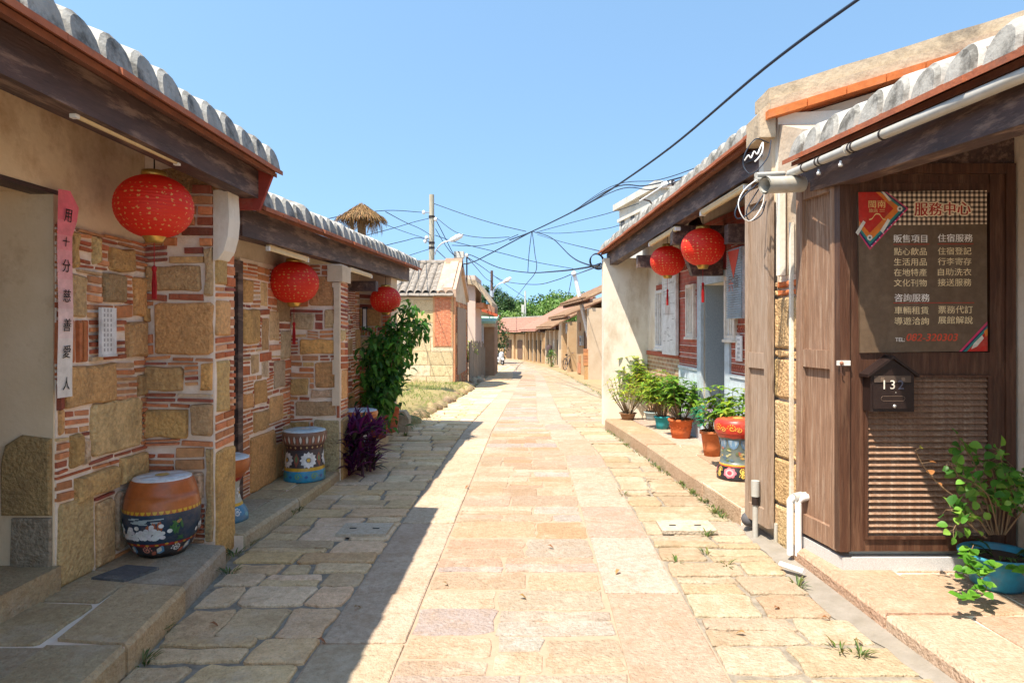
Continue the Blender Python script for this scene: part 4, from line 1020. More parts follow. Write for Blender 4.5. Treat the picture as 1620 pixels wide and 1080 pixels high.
# boards, strip and lights on the brick house
t = thing('notice_board', 'white wall board with notices beside the white shuttered window', 'board', FW.P(fp(1066), 1.8, .05))
b0, b1 = fp(1077), fp(1055); z1, z0 = FW.pix(1066, 428)[1], FW.pix(1066, 561)[1]
mb = MB(); FW.box(mb, b0, b1, z0, z1, .03, .07, 0, (.74, .74, .72)); mb.build('board', m_matte, t)
mb = MB(); nb = random.Random(4)
for q in range(16):
    s = b0+.05+nb.random()*(b1-b0-.15); z = z0+.1+nb.random()*(z1-z0-.2); FW.box(mb, s, s+.09, z, z+.012, .0705, .072, 0, (.45, .44, .42))
for q in range(4): FW.box(mb, b0+.06, b1-.06, z1-.18-q*.14, z1-.172-q*.14, .0705, .072, 0, (.5, .48, .45))
FW.box(mb, b0+.25, b0+.5, z0+.55, z0+.8, .0705, .072, 0, (.62, .55, .50)); mb.build('notices', m_matte, t)
t = thing('striped_sign', 'pale blue striped sign board with a red triangle hung on the brick wall', 'sign', FW.P(fp(1182), 1.9, .1))
b0, b1 = fp(1195), fp(1170); z1, z0 = FW.pix(1182, 393)[1], FW.pix(1182, 504)[1]
mb = MB(); FW.box(mb, b0, b1, z0, z1, .10, .13, 0, (.60, .64, .66)); mb.build('board', m_matte, t)
mb = MB(); n = 30
for q in range(n): zz = z0+(z1-z0)*(q+.5)/n; FW.box(mb, b0, b1, zz-.008, zz+.006, .13, .142, 0, (.34, .42, .48))
mb.build('slats', m_matte, t)
mb = MB(); mb.prism([FW.P(b0+.05, z1-.02, .1425), FW.P(b1-.05, z1-.02, .1425), FW.P((b0+b1)/2, z1-.30, .1425)], FW.n*.003, 0, (.62, .10, .07)); mb.build('red_triangle', m_matte, t)
mb = MB()
text(mb, '民宿', lambda a, b, d: FW.P(-a, b, d), -(b0+b1)/2, (z0+z1)/2+.02, .26, .13, 0, (.20, .18, .17), .146); text(mb, '六', lambda a, b, d: FW.P(-a, b, d), -(b0+b1)/2-.06, (z0+z1)/2-.02, .12, .12, 0, (.70, .22, .16), .147); mb.build('lettering', m_matte, t)
t = thing('wall_strip', 'narrow white plate on the brick wall below the striped sign', 'plate', FW.P(fp(1173), 1.3, .02))
b0, b1 = fp(1178.5), fp(1168.5); z1, z0 = FW.pix(1173, 531)[1], FW.pix(1173, 571)[1]
mb = MB(); FW.box(mb, b0, b1, z0, z1, .024, .034, 0, (.80, .80, .80)); mb.build('plate', m_matte, t)
mb = MB()
for k in range(6): FW.box(mb, b0+.05, b1-.05, z0+.03+k*.045, z0+.05+k*.045, .0342, .035, 0, (.5, .5, .52))
mb.build('lettering', m_matte, t)
def eave3(Y, o, z): k = (Y-4.78)/6.27; return Vector((1.62-.56*k+o, Y, 2.93-.205*k+z))
strip_light('strip light of the brick house, above the lantern by its doorway', eave3(5.45, .14, -.275), eave3(6.5, .14, -.275), .05)
strip_light('strip light of the brick house, above the lantern by the shuttered window', eave3(7.3, .14, -.275), eave3(8.4, .14, -.275), .05)
# flood lamp tucked behind the beam
t = thing('flood_lamp', 'small dark flood lamp under the brick house eave', 'lamp', at(1100, 350, 7.7)); c = at(1100, 350, 7.7)
mb = MB(); mb.lathe([(0, -.1), (.085, -.1), (.08, -.04), (.05, .04), (.0, .05)], c, 16); mb.build('housing', m_iron, t); mb = MB(); mb.tube([c+Vector((0, 0, .03)), c+Vector((.0, 0, .16))], .014, 6); mb.build('bracket', m_iron, t)

# ------------------------------------------------------------------ corner shop with the sign
sh = thing('corner_shop', 'brown timber fronted corner shop with louvred door and granite plinth', 'shop', (1.81, 4.0, 0), 'old houses along the lane')
SW = Wall((1.81, 4.0), (1.735, 4.44), flip=True); SQ = Wall((1.735, 4.44), (1.69, 4.75), flip=True); FR = Wall((1.81, 4.0), (2.80, 4.0)); assert FR.n.y < 0 and SW.n.x < 0
mb = MB()
mb.hexa([(1.86, 4.03, .05), (2.80, 4.03, .05), (2.80, 4.6, .05), (1.80, 4.44, .05), (1.86, 4.03, 2.5), (2.80, 4.03, 2.6), (2.80, 4.6, 2.6), (1.80, 4.44, 2.5)])
mb.box(2.80, 6.5, -3, 4.6, -.05, 2.75, 0)
mb.build('wall', m_white, sh)
mb = MB(); mb.hexa([(1.735, 4.44, -.02), (2.0, 4.5, -.02), (2.0, 4.75, -.02), (1.70, 4.75, -.02), (1.735, 4.44, 1.86), (2.0, 4.5, 1.86), (2.0, 4.75, 1.86), (1.70, 4.75, 1.86)])
mb2 = MB(); mb2.hexa([(1.735, 4.44, 1.861), (2.0, 4.5, 1.861), (2.0, 4.75, 1.861), (1.70, 4.75, 1.861), (1.735, 4.44, 2.80), (2.0, 4.5, 2.80), (2.0, 4.75, 2.92), (1.70, 4.75, 2.92)]); mb2.build('pier_head', M('stained_pale_plaster', (.56, .46, .35), (.42, .33, .24), 5, .95, .5, 30, stain=(.20, .15, .11), sscale=3, samt=.6), sh)
QF = Wall((1.735, 4.44), (2.0, 4.44))
OG = [(.60, .43, .23), (.56, .41, .24), (.62, .47, .29), (.54, .38, .20)]
def quoins(W, a1, cuts, seed):
    r = random.Random(seed)
    for z0, z1 in zip(cuts, cuts[1:]):
        c = (.55, .16, .05) if z1-z0 < .06 else jit(r.choice(OG), .08, r)
        slab(mb, W.P, blob(.01, z0+.008, a1-.035, z1-.008, .006, .06, r), 0, .022, .014, 1 if z1-z0 > .06 else 2, c, r)
        if r.random() < .8: slab(mb, W.P, blob(a1-.05, z0+.01, a1, z1-.01, .006, .1, r), 0, .02, .01, 1, jit(r.choice(OG), .1, r), r)
quoins(SQ, SQ.len, [-.02, .30, .62, 1.02, 1.30, 1.36, 1.72, 1.775, 1.83], 3)
quoins(QF, .12, [-.02, .30, .62, 1.02, 1.30, 1.72], 4)
mb.build('stone_quoins', [m_mortar, m_granite, m_brick], sh)
mb = MB(); SQ.box(mb, .05, .075, .1, 2.2, .02, .042, 0, (.80, .74, .66)); SQ.box(mb, .16, .21, 1.86, 2.5, .02, .06, 0, (.68, .72, .74)); mb.build('lime_patch', m_white, sh)
panel(sh, SW, .0, SW.len-.01, .20, 2.42, 1.30, m_wood_side, -.02, .06, .07, 'side_panel')
mb = MB()
mb.hexa([(1.79, 3.955, .045), (2.80, 3.955, .045), (2.80, 4.1, .045), (1.85, 4.1, .045), (1.79, 3.955, .175), (2.80, 3.955, .175), (2.80, 4.1, .175), (1.85, 4.1, .175)])
mb.hexa([(1.789, 3.954, .046), (1.85, 4.02, .046), (1.80, 4.45, .046), (1.705, 4.43, .046), (1.789, 3.954, .174), (1.85, 4.02, .174), (1.80, 4.45, .174), (1.705, 4.43, .174)])
mb.build('plinth', m_terrazzo, sh)
mb = MB(); mb.box(1.82, 2.8, 3.965, 4.05, -.02, .045, 0, (.52, .36, .20)); mb.build('plinth_footing', m_pave, sh)
fpx = lambda px, py, Y=3.97: at(px, py, Y)
def frect(mb, x0, y0, x1, y1, Y0, Y1, mi=0, col=(1, 1, 1)):   # pixel rectangle on the front plane, between two depths
    a = at(x0, y1, 4.0); b = at(x1, y0, 4.0); mb.box(a.x, b.x, Y0, Y1, a.z, b.z, mi, col)
mb = MB()
frect(mb, 1338, 270, 1361, 868, 3.96, 4.02); frect(mb, 1559, 270, 1582, 868, 3.96, 4.02); frect(mb, 1361, 848, 1559, 868, 3.961, 4.02); frect(mb, 1361, 557, 1559, 592, 3.961, 4.02)
frect(mb, 1361, 292, 1559, 306, 3.962, 4.02)
frect(mb, 1361, 300, 1559, 560, 3.99, 4.02)
d_ = mb.build('louvred_door', m_wood_door, sh)
mb = MB(); n = 27
for i in range(n):
    y = 592+(848-592)*(i+.5)/n; a = at(1361, y, 4.0); b = at(1559, y, 4.0); h = .036/2
    mb.hexa([(a.x, 3.952, a.z-.017), (b.x, 3.952, b.z-.017), (b.x, 3.962, b.z-.022), (a.x, 3.962, a.z-.022), (a.x, 3.985, a.z+.020), (b.x, 3.985, b.z+.020), (b.x, 3.997, b.z+.014), (a.x, 3.997, a.z+.014)])
mb.build('louvre_slats', m_wood_side, d_)
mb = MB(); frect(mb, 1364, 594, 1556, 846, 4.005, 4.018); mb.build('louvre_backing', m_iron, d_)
mb = MB()
for x0, y0, x1, y1 in ((1361, 592, 1366, 848), (1554, 592, 1559, 848), (1366, 592, 1554, 596), (1366, 844, 1554, 848)): frect(mb, x0, y0, x1, y1, 3.945, 3.962)
mb.build('louvre_bead', m_wood_door, d_)
mb = MB(); frect(mb, 1322, 262, 1338, 868, 3.945, 4.03); frect(mb, 1582, 262, 1597, 868, 3.945, 4.03); frect(mb, 1338, 262, 1582, 278, 3.946, 4.03); frect(mb, 1338, 278, 1582, 292, 3.97, 4.03)
mb.build('door_frame', m_wood_door, sh)
a = at(1332, 574, 3.94)
mb = MB(); mb.box(a.x-.03, a.x+.045, 3.93, 3.944, a.z-.014, a.z+.014, 0, (.75, .73, .70)); mb.ball((a.x-.008, 3.926, a.z), .012, 0, (.35, .16, .10), 8); mb.tube([(a.x-.01, 3.93, a.z-.01), (a.x-.012, 3.925, a.z-.05), (a.x+.004, 3.93, a.z-.075)], .003, 5, 0, (.15, .08, .06)); mb.build('door_hasp', m_matte, sh)
# roof of the shop
U = Vector((-.17, 1)).normalized()
e_far = Vector((1.66, 4.46)); e_near = Vector((1.66, .4))
roof(sh, tuple(e_near), tuple(e_far), 2.30, 2.595, 2.6, 21, .235, .09, seed=23, cap_r=.098, bh=.17, boff=.07, bdrop=.03, right=True)
mb = MB()                                                     # timber filling between beam and door head
mb.hexa([(1.84, 3.98, 2.28), (2.8, 3.98, 2.28), (2.8, 4.05, 2.28), (1.84, 4.05, 2.28), (1.84, 3.98, 2.60), (2.8, 3.98, 2.95), (2.8, 4.05, 2.95), (1.80, 4.05, 2.62)]); mb.build('head_board', m_wood_dark, sh)
W_ = Wall(tuple(e_near), tuple(e_far), flip=True)
bl = W_.len
pA, pB = at(1398, 262, 3.62), at(1640, 172, 2.45)
strip_light('cream slotted strip light under the eave of the corner shop', pA, pB, .05, .03)
# pipe along the beam with clips
t = thing('conduit_pipe', 'long white plastic pipe clipped along the shop eave beam', 'pipe', W_.P(bl-1, 2.5, -.1))
P0, P1 = at(1250, 275, 4.32), at(1700, 85, 2.12)
mb = MB(); mb.tube([P0, P1], .025, 12); mb.tube([P0+(P1-P0)*.33, P0+(P1-P0)*.345], .03, 12); mb.build('pipe', m_pvc, t)
mb = MB()
for k in (.10, .185, .205, .36, .375, .5): q = P0+(P1-P0)*k; e = (P1-P0).normalized()*.006; mb.tube([q-e, q+e], .029, 12)
mb.build('clip', m_iron, t)
for k in (.18, .30): mb = MB(); q = P0+(P1-P0)*k; mb.lathe([(0, 0), (.012, 0), (.012, .012), (.006, .018), (.006, .03), (0, .03)], q-Vector((0, .012, .075)), 8); mb.build('hook', m_pvcw, t)

# ------------------------------------------------------------------ notice sign on the door
SY = 3.945
S = lambda px, py, d=0: Vector(((px-CX)/F*SY, SY-d, CH+(CY-py)/F*SY))
TP = lambda a, b, d: S(a, -b, d)                              # text plane in photo pixels, y up
t = thing('service_sign', 'dark brown sign with red corner, checked header and rows of Chinese writing', 'sign', S(1459, 430))
sc = .93
mb = MB()
A, B, C_, D = S(1357, 304), S(1561, 301), S(1562, 555), S(1361, 558)
mb.prism([A, D, C_, B], (0, .018, 0), 0, (.13, .088, .055)); mb.build('board', m_glaze, t)
def gingham():
    m = bpy.data.materials.new('gingham_print'); m.use_nodes = True; N = m.node_tree.nodes; L = m.node_tree.links; b = N['Principled BSDF']; b.inputs['Roughness'].default_value = .4
    uv = N.new('ShaderNodeUVMap'); uv.uv_map = 'UVMap'; sx = N.new('ShaderNodeSeparateXYZ'); L.new(uv.outputs[0], sx.inputs[0])
    o = []
    for k in range(2):
        f = N.new('ShaderNodeMath'); f.operation = 'FRACT'; L.new(sx.outputs[k], f.inputs[0]); g = N.new('ShaderNodeMath'); g.operation = 'GREATER_THAN'; g.inputs[1].default_value = .5; L.new(f.outputs[0], g.inputs[0]); o.append(g)
    ad = N.new('ShaderNodeMath'); L.new(o[0].outputs[0], ad.inputs[0]); L.new(o[1].outputs[0], ad.inputs[1])
    hv = N.new('ShaderNodeMath'); hv.operation = 'MULTIPLY'; hv.inputs[1].default_value = .5; L.new(ad.outputs[0], hv.inputs[0])
    r = N.new('ShaderNodeValToRGB'); e = r.color_ramp.elements; e[0].color = (.02, .014, .012, 1); e[1].color = (.80, .66, .48, 1); q = e.new(.5); q.color = (.22, .15, .10, 1); r.color_ramp.interpolation = 'CONSTANT'; e[0].position = 0; q.position = .3; e[2].position = .8
    L.new(hv.outputs[0], r.inputs[0]); L.new(r.outputs[0], b.inputs['Base Color']); return m
mb = MB(); sq = 7.6
hd = [(1405, 303.3), (1561, 301.2), (1561, 354.5), (1413, 356.5)]
mb.face([S(x, y, .001) for x, y in hd], uv=[((x-1357)/sq, (y-303)/sq) for x, y in hd]); mb.build('checked_header', gingham(), t)
mb = MB()
def poly(pts, d, col): mb.face([S(x, y, d) for x, y in pts], 0, col)
PINK = (.62, .04, .14); TEAL = (.02, .24, .22); NVY = (.02, .03, .10); ORG = (.70, .20, .03); RD = (.50, .022, .014)
poly([(1357.5, 304.2), (1402, 303.6), (1437, 330), (1376, 395.5), (1360, 372)], .0016, PINK)
poly([(1357.5, 304.2), (1400, 303.8), (1434, 330), (1376, 391.5), (1359.5, 369)], .0020, NVY)
poly([(1357.5, 304.2), (1396, 303.9), (1430, 330), (1376, 387), (1359.2, 364)], .0024, TEAL)
poly([(1357.5, 304.2), (1392, 304), (1425, 330), (1376, 382), (1358.8, 358)], .0028, ORG)
poly([(1357.6, 304.4), (1385, 304.1), (1413, 330), (1375.5, 369), (1358.2, 349)], .0034, RD)
for x, y, c in ((1402, 310, CREAM), (1423, 330.5, CREAM), (1400, 357, CREAM), (1375.5, 376, CREAM), (1361, 360, CREAM)):
    q = -1 if y > 340 else .85
    if (x, y) in ((1423, 330.5), (1375.5, 376)):
        mb.face([S(x+4.5*math.cos(k*.785), y+4.5*math.sin(k*.785), .0040) for k in range(8)], 0, c); mb.face([S(x+2*math.cos(k*.785), y+2*math.sin(k*.785), .0044) for k in range(8)], 0, (.1, .1, .12))
    else: mb.face([S(x-8, y-8*q, .004), S(x-4, y-12*q if q < 0 else y-12*q+4, .004), S(x+8, y+8*q, .004), S(x+4, y+11*q if q < 0 else y+10*q, .004)], 0, c)
for k in range(9): mb.ball(S(1379+k*6.2, 389-k*6.6, .0022), .0035, 0, WHT, 6)
poly([(1517, 556), (1561.8, 508), (1561.9, 555.2)], .0016, PINK); poly([(1521, 555.9), (1561.8, 513), (1561.9, 555.2)], .002, NVY); poly([(1524, 555.9), (1561.8, 516), (1561.9, 555.2)], .0024, TEAL); poly([(1529, 555.8), (1561.8, 521), (1561.9, 555.2)], .0028, RD)
poly([(1536, 552), (1540, 543), (1553, 530), (1556, 535), (1545, 548)], .0034, CREAM); poly([(1556, 524), (1561.7, 519), (1561.7, 530), (1559, 533)], .0034, ORG)
for a_, b_, y in ((1413, 1470, 386.5), (1483, 1540, 386), (1413, 1541, 479)): poly([(a_, y-.5), (b_, y-.8), (b_, y+.4), (a_, y+.7)], .0016, (.42, .05, .03))
mb.build('printed_border', m_glaze, t)
mb = MB(); GOLD = (.80, .58, .22); PALE = (.90, .74, .44); WH = (.92, .90, .85)
hw = [(1457+i*22.5, 331.2-i*.5) for i in range(4)]
for (x, y), ch in zip(hw, '服務中心'):
    for q_, (dx, dy) in enumerate(((-2, 0), (2, 0), (0, 2), (0, -2), (1.5, 1.5), (-1.5, 1.5), (1.5, -1.5), (-1.5, -1.5))): text(mb, ch, TP, x+dx, -y+dy, 20.6 if ch != '中' else 17, 20.5, 0, (.88, .74, .50), .0016+.00012*q_, bold=.02)
    text(mb, ch, TP, x, -y, 20.6 if ch != '中' else 17, 20.5, 0, (.42, .03, .02), .0034, bold=.03)
def line(s, x0, x1, y, h, col, bold=.006): text(mb, s, TP, (x0+x1)/2, -y, x1-x0, h, 0, col, .0016, bold=bold)
line('販售項目', 1413.5, 1466.5, 377.5, 12.6, WH, .014); line('住宿服務', 1483.5, 1538.5, 376.5, 12.6, WH, .014)
for k, (u, v) in enumerate((('點心飲品', '住宿登記'), ('生活用品', '行李寄存'), ('在地特產', '自助洗衣'), ('文化刊物', '接送服務'))):
    y = 397.8+k*16.5; line(u, 1414, 1466, y, 11.8, PALE); line(v, 1483.5, 1536.5, y-.7, 11.8, PALE)
line('咨詢服務', 1415, 1470.5, 471, 12.6, WH, .014)
line('車輛租賃', 1415, 1469, 490.8, 12, PALE); line('票務代訂', 1484, 1538.5, 489.6, 12, PALE); line('導遊洽詢', 1415, 1469.5, 507.6, 12, PALE); line('展館解說', 1484, 1538.5, 506, 12, PALE)
text(mb, 'TEL:', TP, 1423.6, -537, 15, 6.2, 0, WH, .0016, bold=.02); text(mb, '082-320303', TP, 1474.5, -533.4, 81, 11.6, 0, (.62, .07, .03), .0016, shear=.2, bold=.025)
text(mb, '閩南', TP, 1387, -323, 27, 12, 0, GOLD, .0042, bold=.01); text(mb, '旅店', TP, 1381, -333.3, 14, 6, 0, GOLD, .0042, bold=.01)
for k in range(2): poly_ = [(1391, 331.5+k*3), (1399, 331.5+k*3), (1399, 332.2+k*3), (1391, 332.2+k*3)]; mb.face([S(x, y, .0042) for x, y in poly_], 0, GOLD)
rf = catmull([Vector((1374.5, 347.5, 0)), Vector((1379, 346, 0)), Vector((1384, 339.5, 0)), Vector((1387.5, 338.4, 0)), Vector((1391, 339.5, 0)), Vector((1396, 346, 0)), Vector((1400.5, 347.5, 0))], 4)
for p, q in zip(rf, rf[1:]): mb.face([S(p.x, p.y-.8, .0042), S(q.x, q.y-.8, .0042), S(q.x, q.y+1, .0042), S(p.x, p.y+1, .0042)], 0, GOLD)
mb.build('lettering', m_glaze, t, fix=False)

# ------------------------------------------------------------------ letter box
MY = 3.87
t = thing('letter_box', 'brown metal house shaped letter box numbered 132 on the louvred door', 'letter box', at(1412, 610, MY))
Q = lambda px, py, Y=MY: at(px, py, MY)+Vector((0, Y-MY, 0))
mb = MB()
x0, x1 = Q(1377, 0).x, Q(1446, 0).x
zb, zs_, zp = Q(0, 651).z, Q(0, 592).z, Q(0, 568).z; xm = (x0+x1)/2
m_box = M('brown_painted_metal', (.026, .016, .014), (.019, .011, .010), 25, .38, .1, 80)
mb.prism([(x0, MY, zb), (x1, MY, zb), (x1, MY, zs_), (xm, MY, zp), (x0, MY, zs_)], (0, .10, 0)); mb.build('box_body', m_box, t)
mb = MB(); ov = .022
for a, b in (((x0-ov, zs_-.016), (xm, zp+.004)), ((xm, zp+.004), (x1+ov, zs_-.016))):
    mb.prism([(a[0], MY-.018, a[1]), (b[0], MY-.018, b[1]), (b[0], MY-.018, b[1]+.016), (a[0], MY-.018, a[1]+.016)], (0, .125, 0))
mb.build('pitched_roof', m_box, t)
mb = MB(); mb.box(x0+.012, x1-.012, MY-.008, MY, zb+.018, zs_-.055); 
rd = []
mb.build('door_flap', m_box, t)
mb = MB()
cxm, czm = xm+.0, Q(0, 630).z
for s in (-1, 1): mb.box(cxm-.055, cxm+.055, MY-.0095, MY-.008, czm+s*.013-.0012, czm+s*.013+.0012, 0, (.16, .11, .08)); mb.tube([(cxm+s*.055, MY-.009, czm+math.sin(a)*.013) if False else (cxm+s*(.055+math.cos(a)*.013), MY-.009, czm+math.sin(a)*.013) for a in [-1.57, -.8, 0, .8, 1.57]], .0013, 4, 0, (.16, .11, .08))
mb.box(x0+.02, x1-.02, MY-.004, MY-.001, zs_-.045, zs_-.008, 0, (.09, .065, .05)); mb.build('slot_trim', m_col, t)
mb = MB(); c = Q(1414, 642); mb.lathe([(0, 0), (.010, 0), (.010, .004), (.004, .007), (0, .007)], (0, 0, 0), 12)
mb.v = [(c.x+v[0], MY-.008-v[2], c.z+v[1]) for v in mb.v]; mb.build('lock', m_metal, t)
mb = MB(); TPm = lambda a, b, d: Vector((a, MY-.008-d, b))
for k, ch in enumerate('132'):
    p = Q(1397.5+k*13.2, 608); text(mb, ch, TPm, p.x, p.z, None, .050, 0, (.82, .78, .68) if ch != '2' else (.10, .11, .17), 0.002, bold=.012)
p = Q(1416, 620.5); mb.ball((p.x, MY-.009, p.z), .0025, 0, CREAM, 6); p = Q(1397, 593); text(mb, '信', TPm, p.x-.005, zs_-.027, .022, .022, 0, (.35, .25, .18), -.003); text(mb, '箱', TPm, xm+.06, zs_-.027, .022, .022, 0, (.35, .25, .18), -.003)
mb.build('house_number', m_glaze, t)

# ------------------------------------------------------------------ pipes at the stone pier
c = at(1236, 293, 4.28)
t = thing('drain_pipe', 'thick grey open ended pipe stub sticking out under the shop eave', 'pipe', c)
mb = MB(); pts = [at(1210, 293, 4.18), at(1268, 291, 4.30)]
u = (pts[1]-pts[0]).normalized(); mb.tube(pts, .052, 20, cap=False); mb.tube([pts[0]+u*.001, pts[1]], .044, 20, cap=False); mb.tube([pts[0]-u*.0, pts[0]+u*.03], .055, 20, cap=False)
mb.build('pipe', m_pvc, t)
mb = MB(); mb.tube([pts[0]+u*.10, pts[0]+u*.104], .0445, 16); mb.build('dark_inside', m_black, t)
t = thing('junction_pipe', 'bundle of two thin cream conduits above the thick grey pipe stub', 'pipe', at(1215, 277, 4.3))
for k in range(2): mb = MB(); mb.tube([at(1196, 277+k*7, 4.3), at(1240, 275+k*8, 4.4)], .017, 10); mb.build('conduit', m_pvc, t)
for nm, lab, xs_, mat in (('elbow_pipe', 'pair of white elbow pipes at the foot of the shop side panel', (1257, 1267), m_pvcw),):
    t = thing(nm, lab, 'pipe', ground_at(1262, 890)); mb = MB()
    b = Vector((1.635, 4.36, .06))
    for k in range(2):
        o = Vector((.045*k, -.02*k, -.0)); top = b+o+Vector((.0, 0, .34))
        mb.tube(catmull([b+o, b+o+Vector((0, 0, .30)), top, top+Vector((.03, .0, .028)), top+Vector((.12, .02, .03))], 4), .021, 12)
    mb.build('pipe', mat, t)
    mb = MB(); mb.tube([b+Vector((.02, -.01, .36)), b+Vector((.10, .01, .37))], .034, 12); mb.build('elbow', m_pvc, t)
    mb = MB(); mb.tube([b+Vector((-.12, -.16, -.005)), b+Vector((-.03, -.30, -.005))], .018, 8); mb.build('pipe_offcut', m_pvcw, t)
t = thing('downpipe', 'short grey downpipe with dark collar at the foot of the weathered panel', 'pipe', (1.60, 4.80, 0))
b = Vector((1.575, 4.86, .0)); mb = MB(); mb.tube([b, b+Vector((0, 0, .26))], .02, 12); mb.build('pipe', m_pvc, t); mb = MB(); mb.tube([b+Vector((.09, -.16, -.0)), b+Vector((.09, -.16, .16))], .014, 8); mb.build('pipe_stub', m_pvc, t)
mb = MB(); mb.tube([b+Vector((0, 0, .25)), b+Vector((0, 0, .31))], .026, 12); mb.build('collar', m_iron, t); mb = MB(); mb.tube([b+Vector((0, 0, .31)), b+Vector((.0, .0, .42))], .03, 12); mb.build('socket', m_pvc, t)
t = thing('rubber_ball', 'dark rounded stone lying at the foot of the weathered panel', 'stone', (1.56, 5.0, .03)); mb = MB(); mb.ball((1.585, 5.03, .10), .06, 0, (.10, .10, .11), 12, (1, 1, .9)); t.name = 'round_stone'; mb.build('stone', m_matte, t)

# loops of cable hanging at the junction
def cable(label, pts, r=.006, mat=None, group=None, k=8, name='cable', cat='cable'):
    mb = MB(); q = catmull(pts, k); mb.tube(q, r, 5)
    o = mb.build(name, mat or m_wire); return tag(o, label, cat, group)
cg = 'cables coiled on the brick house'
cable('white cable looping down beside the grey pipe stub', [at(1196, 285, 4.3), at(1178, 300, 4.25), at(1168, 322, 4.22), at(1176, 345, 4.22), at(1190, 348, 4.25), at(1206, 325, 4.3), at(1210, 300, 4.3)], .0038, m_pvcw, cg)
cable('blue grey cable loop hanging lower beside the pipe stub', [at(1200, 290, 4.32), at(1175, 312, 4.28), at(1163, 335, 4.26), at(1168, 346, 4.26), at(1188, 335, 4.28), at(1208, 308, 4.32)], .005, None, cg)
cable('dark cable loop reaching the weathered wooden panel', [at(1205, 292, 4.34), at(1182, 330, 4.3), at(1186, 349, 4.3), at(1204, 340, 4.36), at(1212, 318, 4.4)], .004, None, cg)
cable('curly white wire over the near end of the brick house beam', [at(1178, 254, 4.5), at(1184, 246, 4.48), at(1188, 250, 4.48), at(1193, 240, 4.5), at(1198, 244, 4.5), at(1203, 233, 4.52), at(1207, 226, 4.52), at(1206, 240, 4.5), at(1200, 250, 4.5), at(1194, 256, 4.5)], .005, m_pvcw, cg)
cable('dark cable loop over the near end of the brick house beam', [at(1216, 226, 4.6), at(1196, 220, 4.55), at(1180, 240, 4.5), at(1176, 262, 4.5), at(1190, 275, 4.45), at(1214, 250, 4.5), at(1220, 222, 4.6)], .004, None, cg)
# ------------------------------------------------------------------ plants
def pot(t, c, r, h, col, rim=.012, mat=None, taper=.74, name='pot'):
    c = Vector(c); mb = MB()
    mb.lathe([(0, 0), (r*taper, 0), (r*(taper+.12), h*.35), (r*.96, h*.86), (r+rim, h*.87), (r+rim, h*.985), (r*1.0, h), (r*.93, h*.985), (r*.9, h*.86), (0, h*.86)], c, 28, 0, col)
    mb.build(name, mat or m_matte, t)
    mb = MB(); mb.lathe([(r*.9, h*.87), (r*.5, h*.9), (0, h*.9)], c, 16); mb.build('soil', m_soil, t)
def shrub(t, base, H, rad, nst, seed, cols, L_=.11, w=.035, whorl=7, levels=3, lean=(0, 0), stem_r=.006, zmin=.35, bend=.3):
    r = random.Random(seed); base = Vector(base); ml = MB(); ms = MB()
    for i in range(nst):
        a = r.uniform(0, 6.283); q = rad*math.sqrt(r.uniform(.02, 1)); h = H*r.uniform(zmin+.25, 1)*(1-.25*(q/rad)**2)
        tip = base+Vector((math.cos(a)*q+lean[0]*h, math.sin(a)*q*.8+lean[1]*h, h)); st = base+Vector((math.cos(a)*q*.15, math.sin(a)*q*.15, 0))
        mid = st.lerp(tip, .55)+Vector((math.cos(a), math.sin(a), 0))*q*.1
        path = catmull([st, mid, tip], 5); ms.tube(path, [stem_r*(1-.6*k/(len(path)-1)) for k in range(len(path))], 5)
        for lv in range(levels):
            f = 1-lv*(1-zmin)/levels*r.uniform(.8, 1.1); p = path[min(len(path)-1, max(1, int(f*(len(path)-1))))]; ax = (path[-1]-path[-3]).normalized()
            for k in range(whorl):
                th = 2*math.pi*(k+r.uniform(-.2, .2))/whorl+lv; o = ax.orthogonal().normalized(); o2 = ax.cross(o)
                d = (o*math.cos(th)+o2*math.sin(th))+ax*r.uniform(.1, .75)
                c = jit(r.choice(cols), .2, r); s = r.uniform(.65, 1.15)
                leaf(ml, p+ax*r.uniform(-.02, .02), d, ax, L_*s, w*s, c, 0, bend)
    ms.build('stems', m_stem, t); ml.build('foliage', m_leaf, t, fix=False)
DG = [(.08, .19, .025), (.10, .24, .03), (.06, .15, .025), (.13, .28, .04)]
YG = [(.30, .42, .03), (.38, .46, .04), (.20, .34, .03), (.44, .46, .06), (.16, .30, .03)]
MG = [(.16, .32, .035), (.21, .38, .045), (.11, .25, .03), (.28, .40, .05)]
pg = 'potted plants on the paved steps'
c = ground_at(1077, 692, .16)
t = thing('potted_plant', 'dark leafy shrub in the big orange pot beside the blue doorway', 'potted plant', c, pg)
pot(t, c, .145, .235, (.56, .13, .035)); shrub(t, c+Vector((0, 0, .2)), .60, .27, 24, 3, DG+MG, .14, .044, 6, 4)
mb = MB()
for k in range(24): a = k*.2618; mb.ball(c+Vector((math.cos(a)*.133, math.sin(a)*.133, .15-.022*abs(math.sin(a*3)))), .008, 0, (.52, .115, .03), 6)
mb.build('garland_relief', m_matte, t)
c = ground_at(1052, 684, .16)+Vector((.03, .35, 0))
t = thing('potted_plant', 'small teal pot with a bright green shrub behind the big orange pot', 'potted plant', c, pg)
pot(t, c, .10, .17, (.03, .30, .34)); shrub(t, c+Vector((0, 0, .14)), .66, .28, 22, 5, YG+MG, .12, .038, 6, 4)
c = ground_at(1036, 668, .16)+Vector((.02, .3, 0))
t = thing('potted_plant', 'low pale blue pot in the middle of the row, under yellow green leaves', 'potted plant', c, pg)
pot(t, c, .12, .12, (.36, .46, .48)); shrub(t, c+Vector((0, 0, .1)), .62, .28, 20, 7, YG, .11, .036, 7, 4)
c = ground_at(1013, 657, .16)+Vector((0, .1, 0))
t = thing('potted_plant', 'tall yellow green shrub in a teal pot beside the pale end pier', 'potted plant', c, pg)
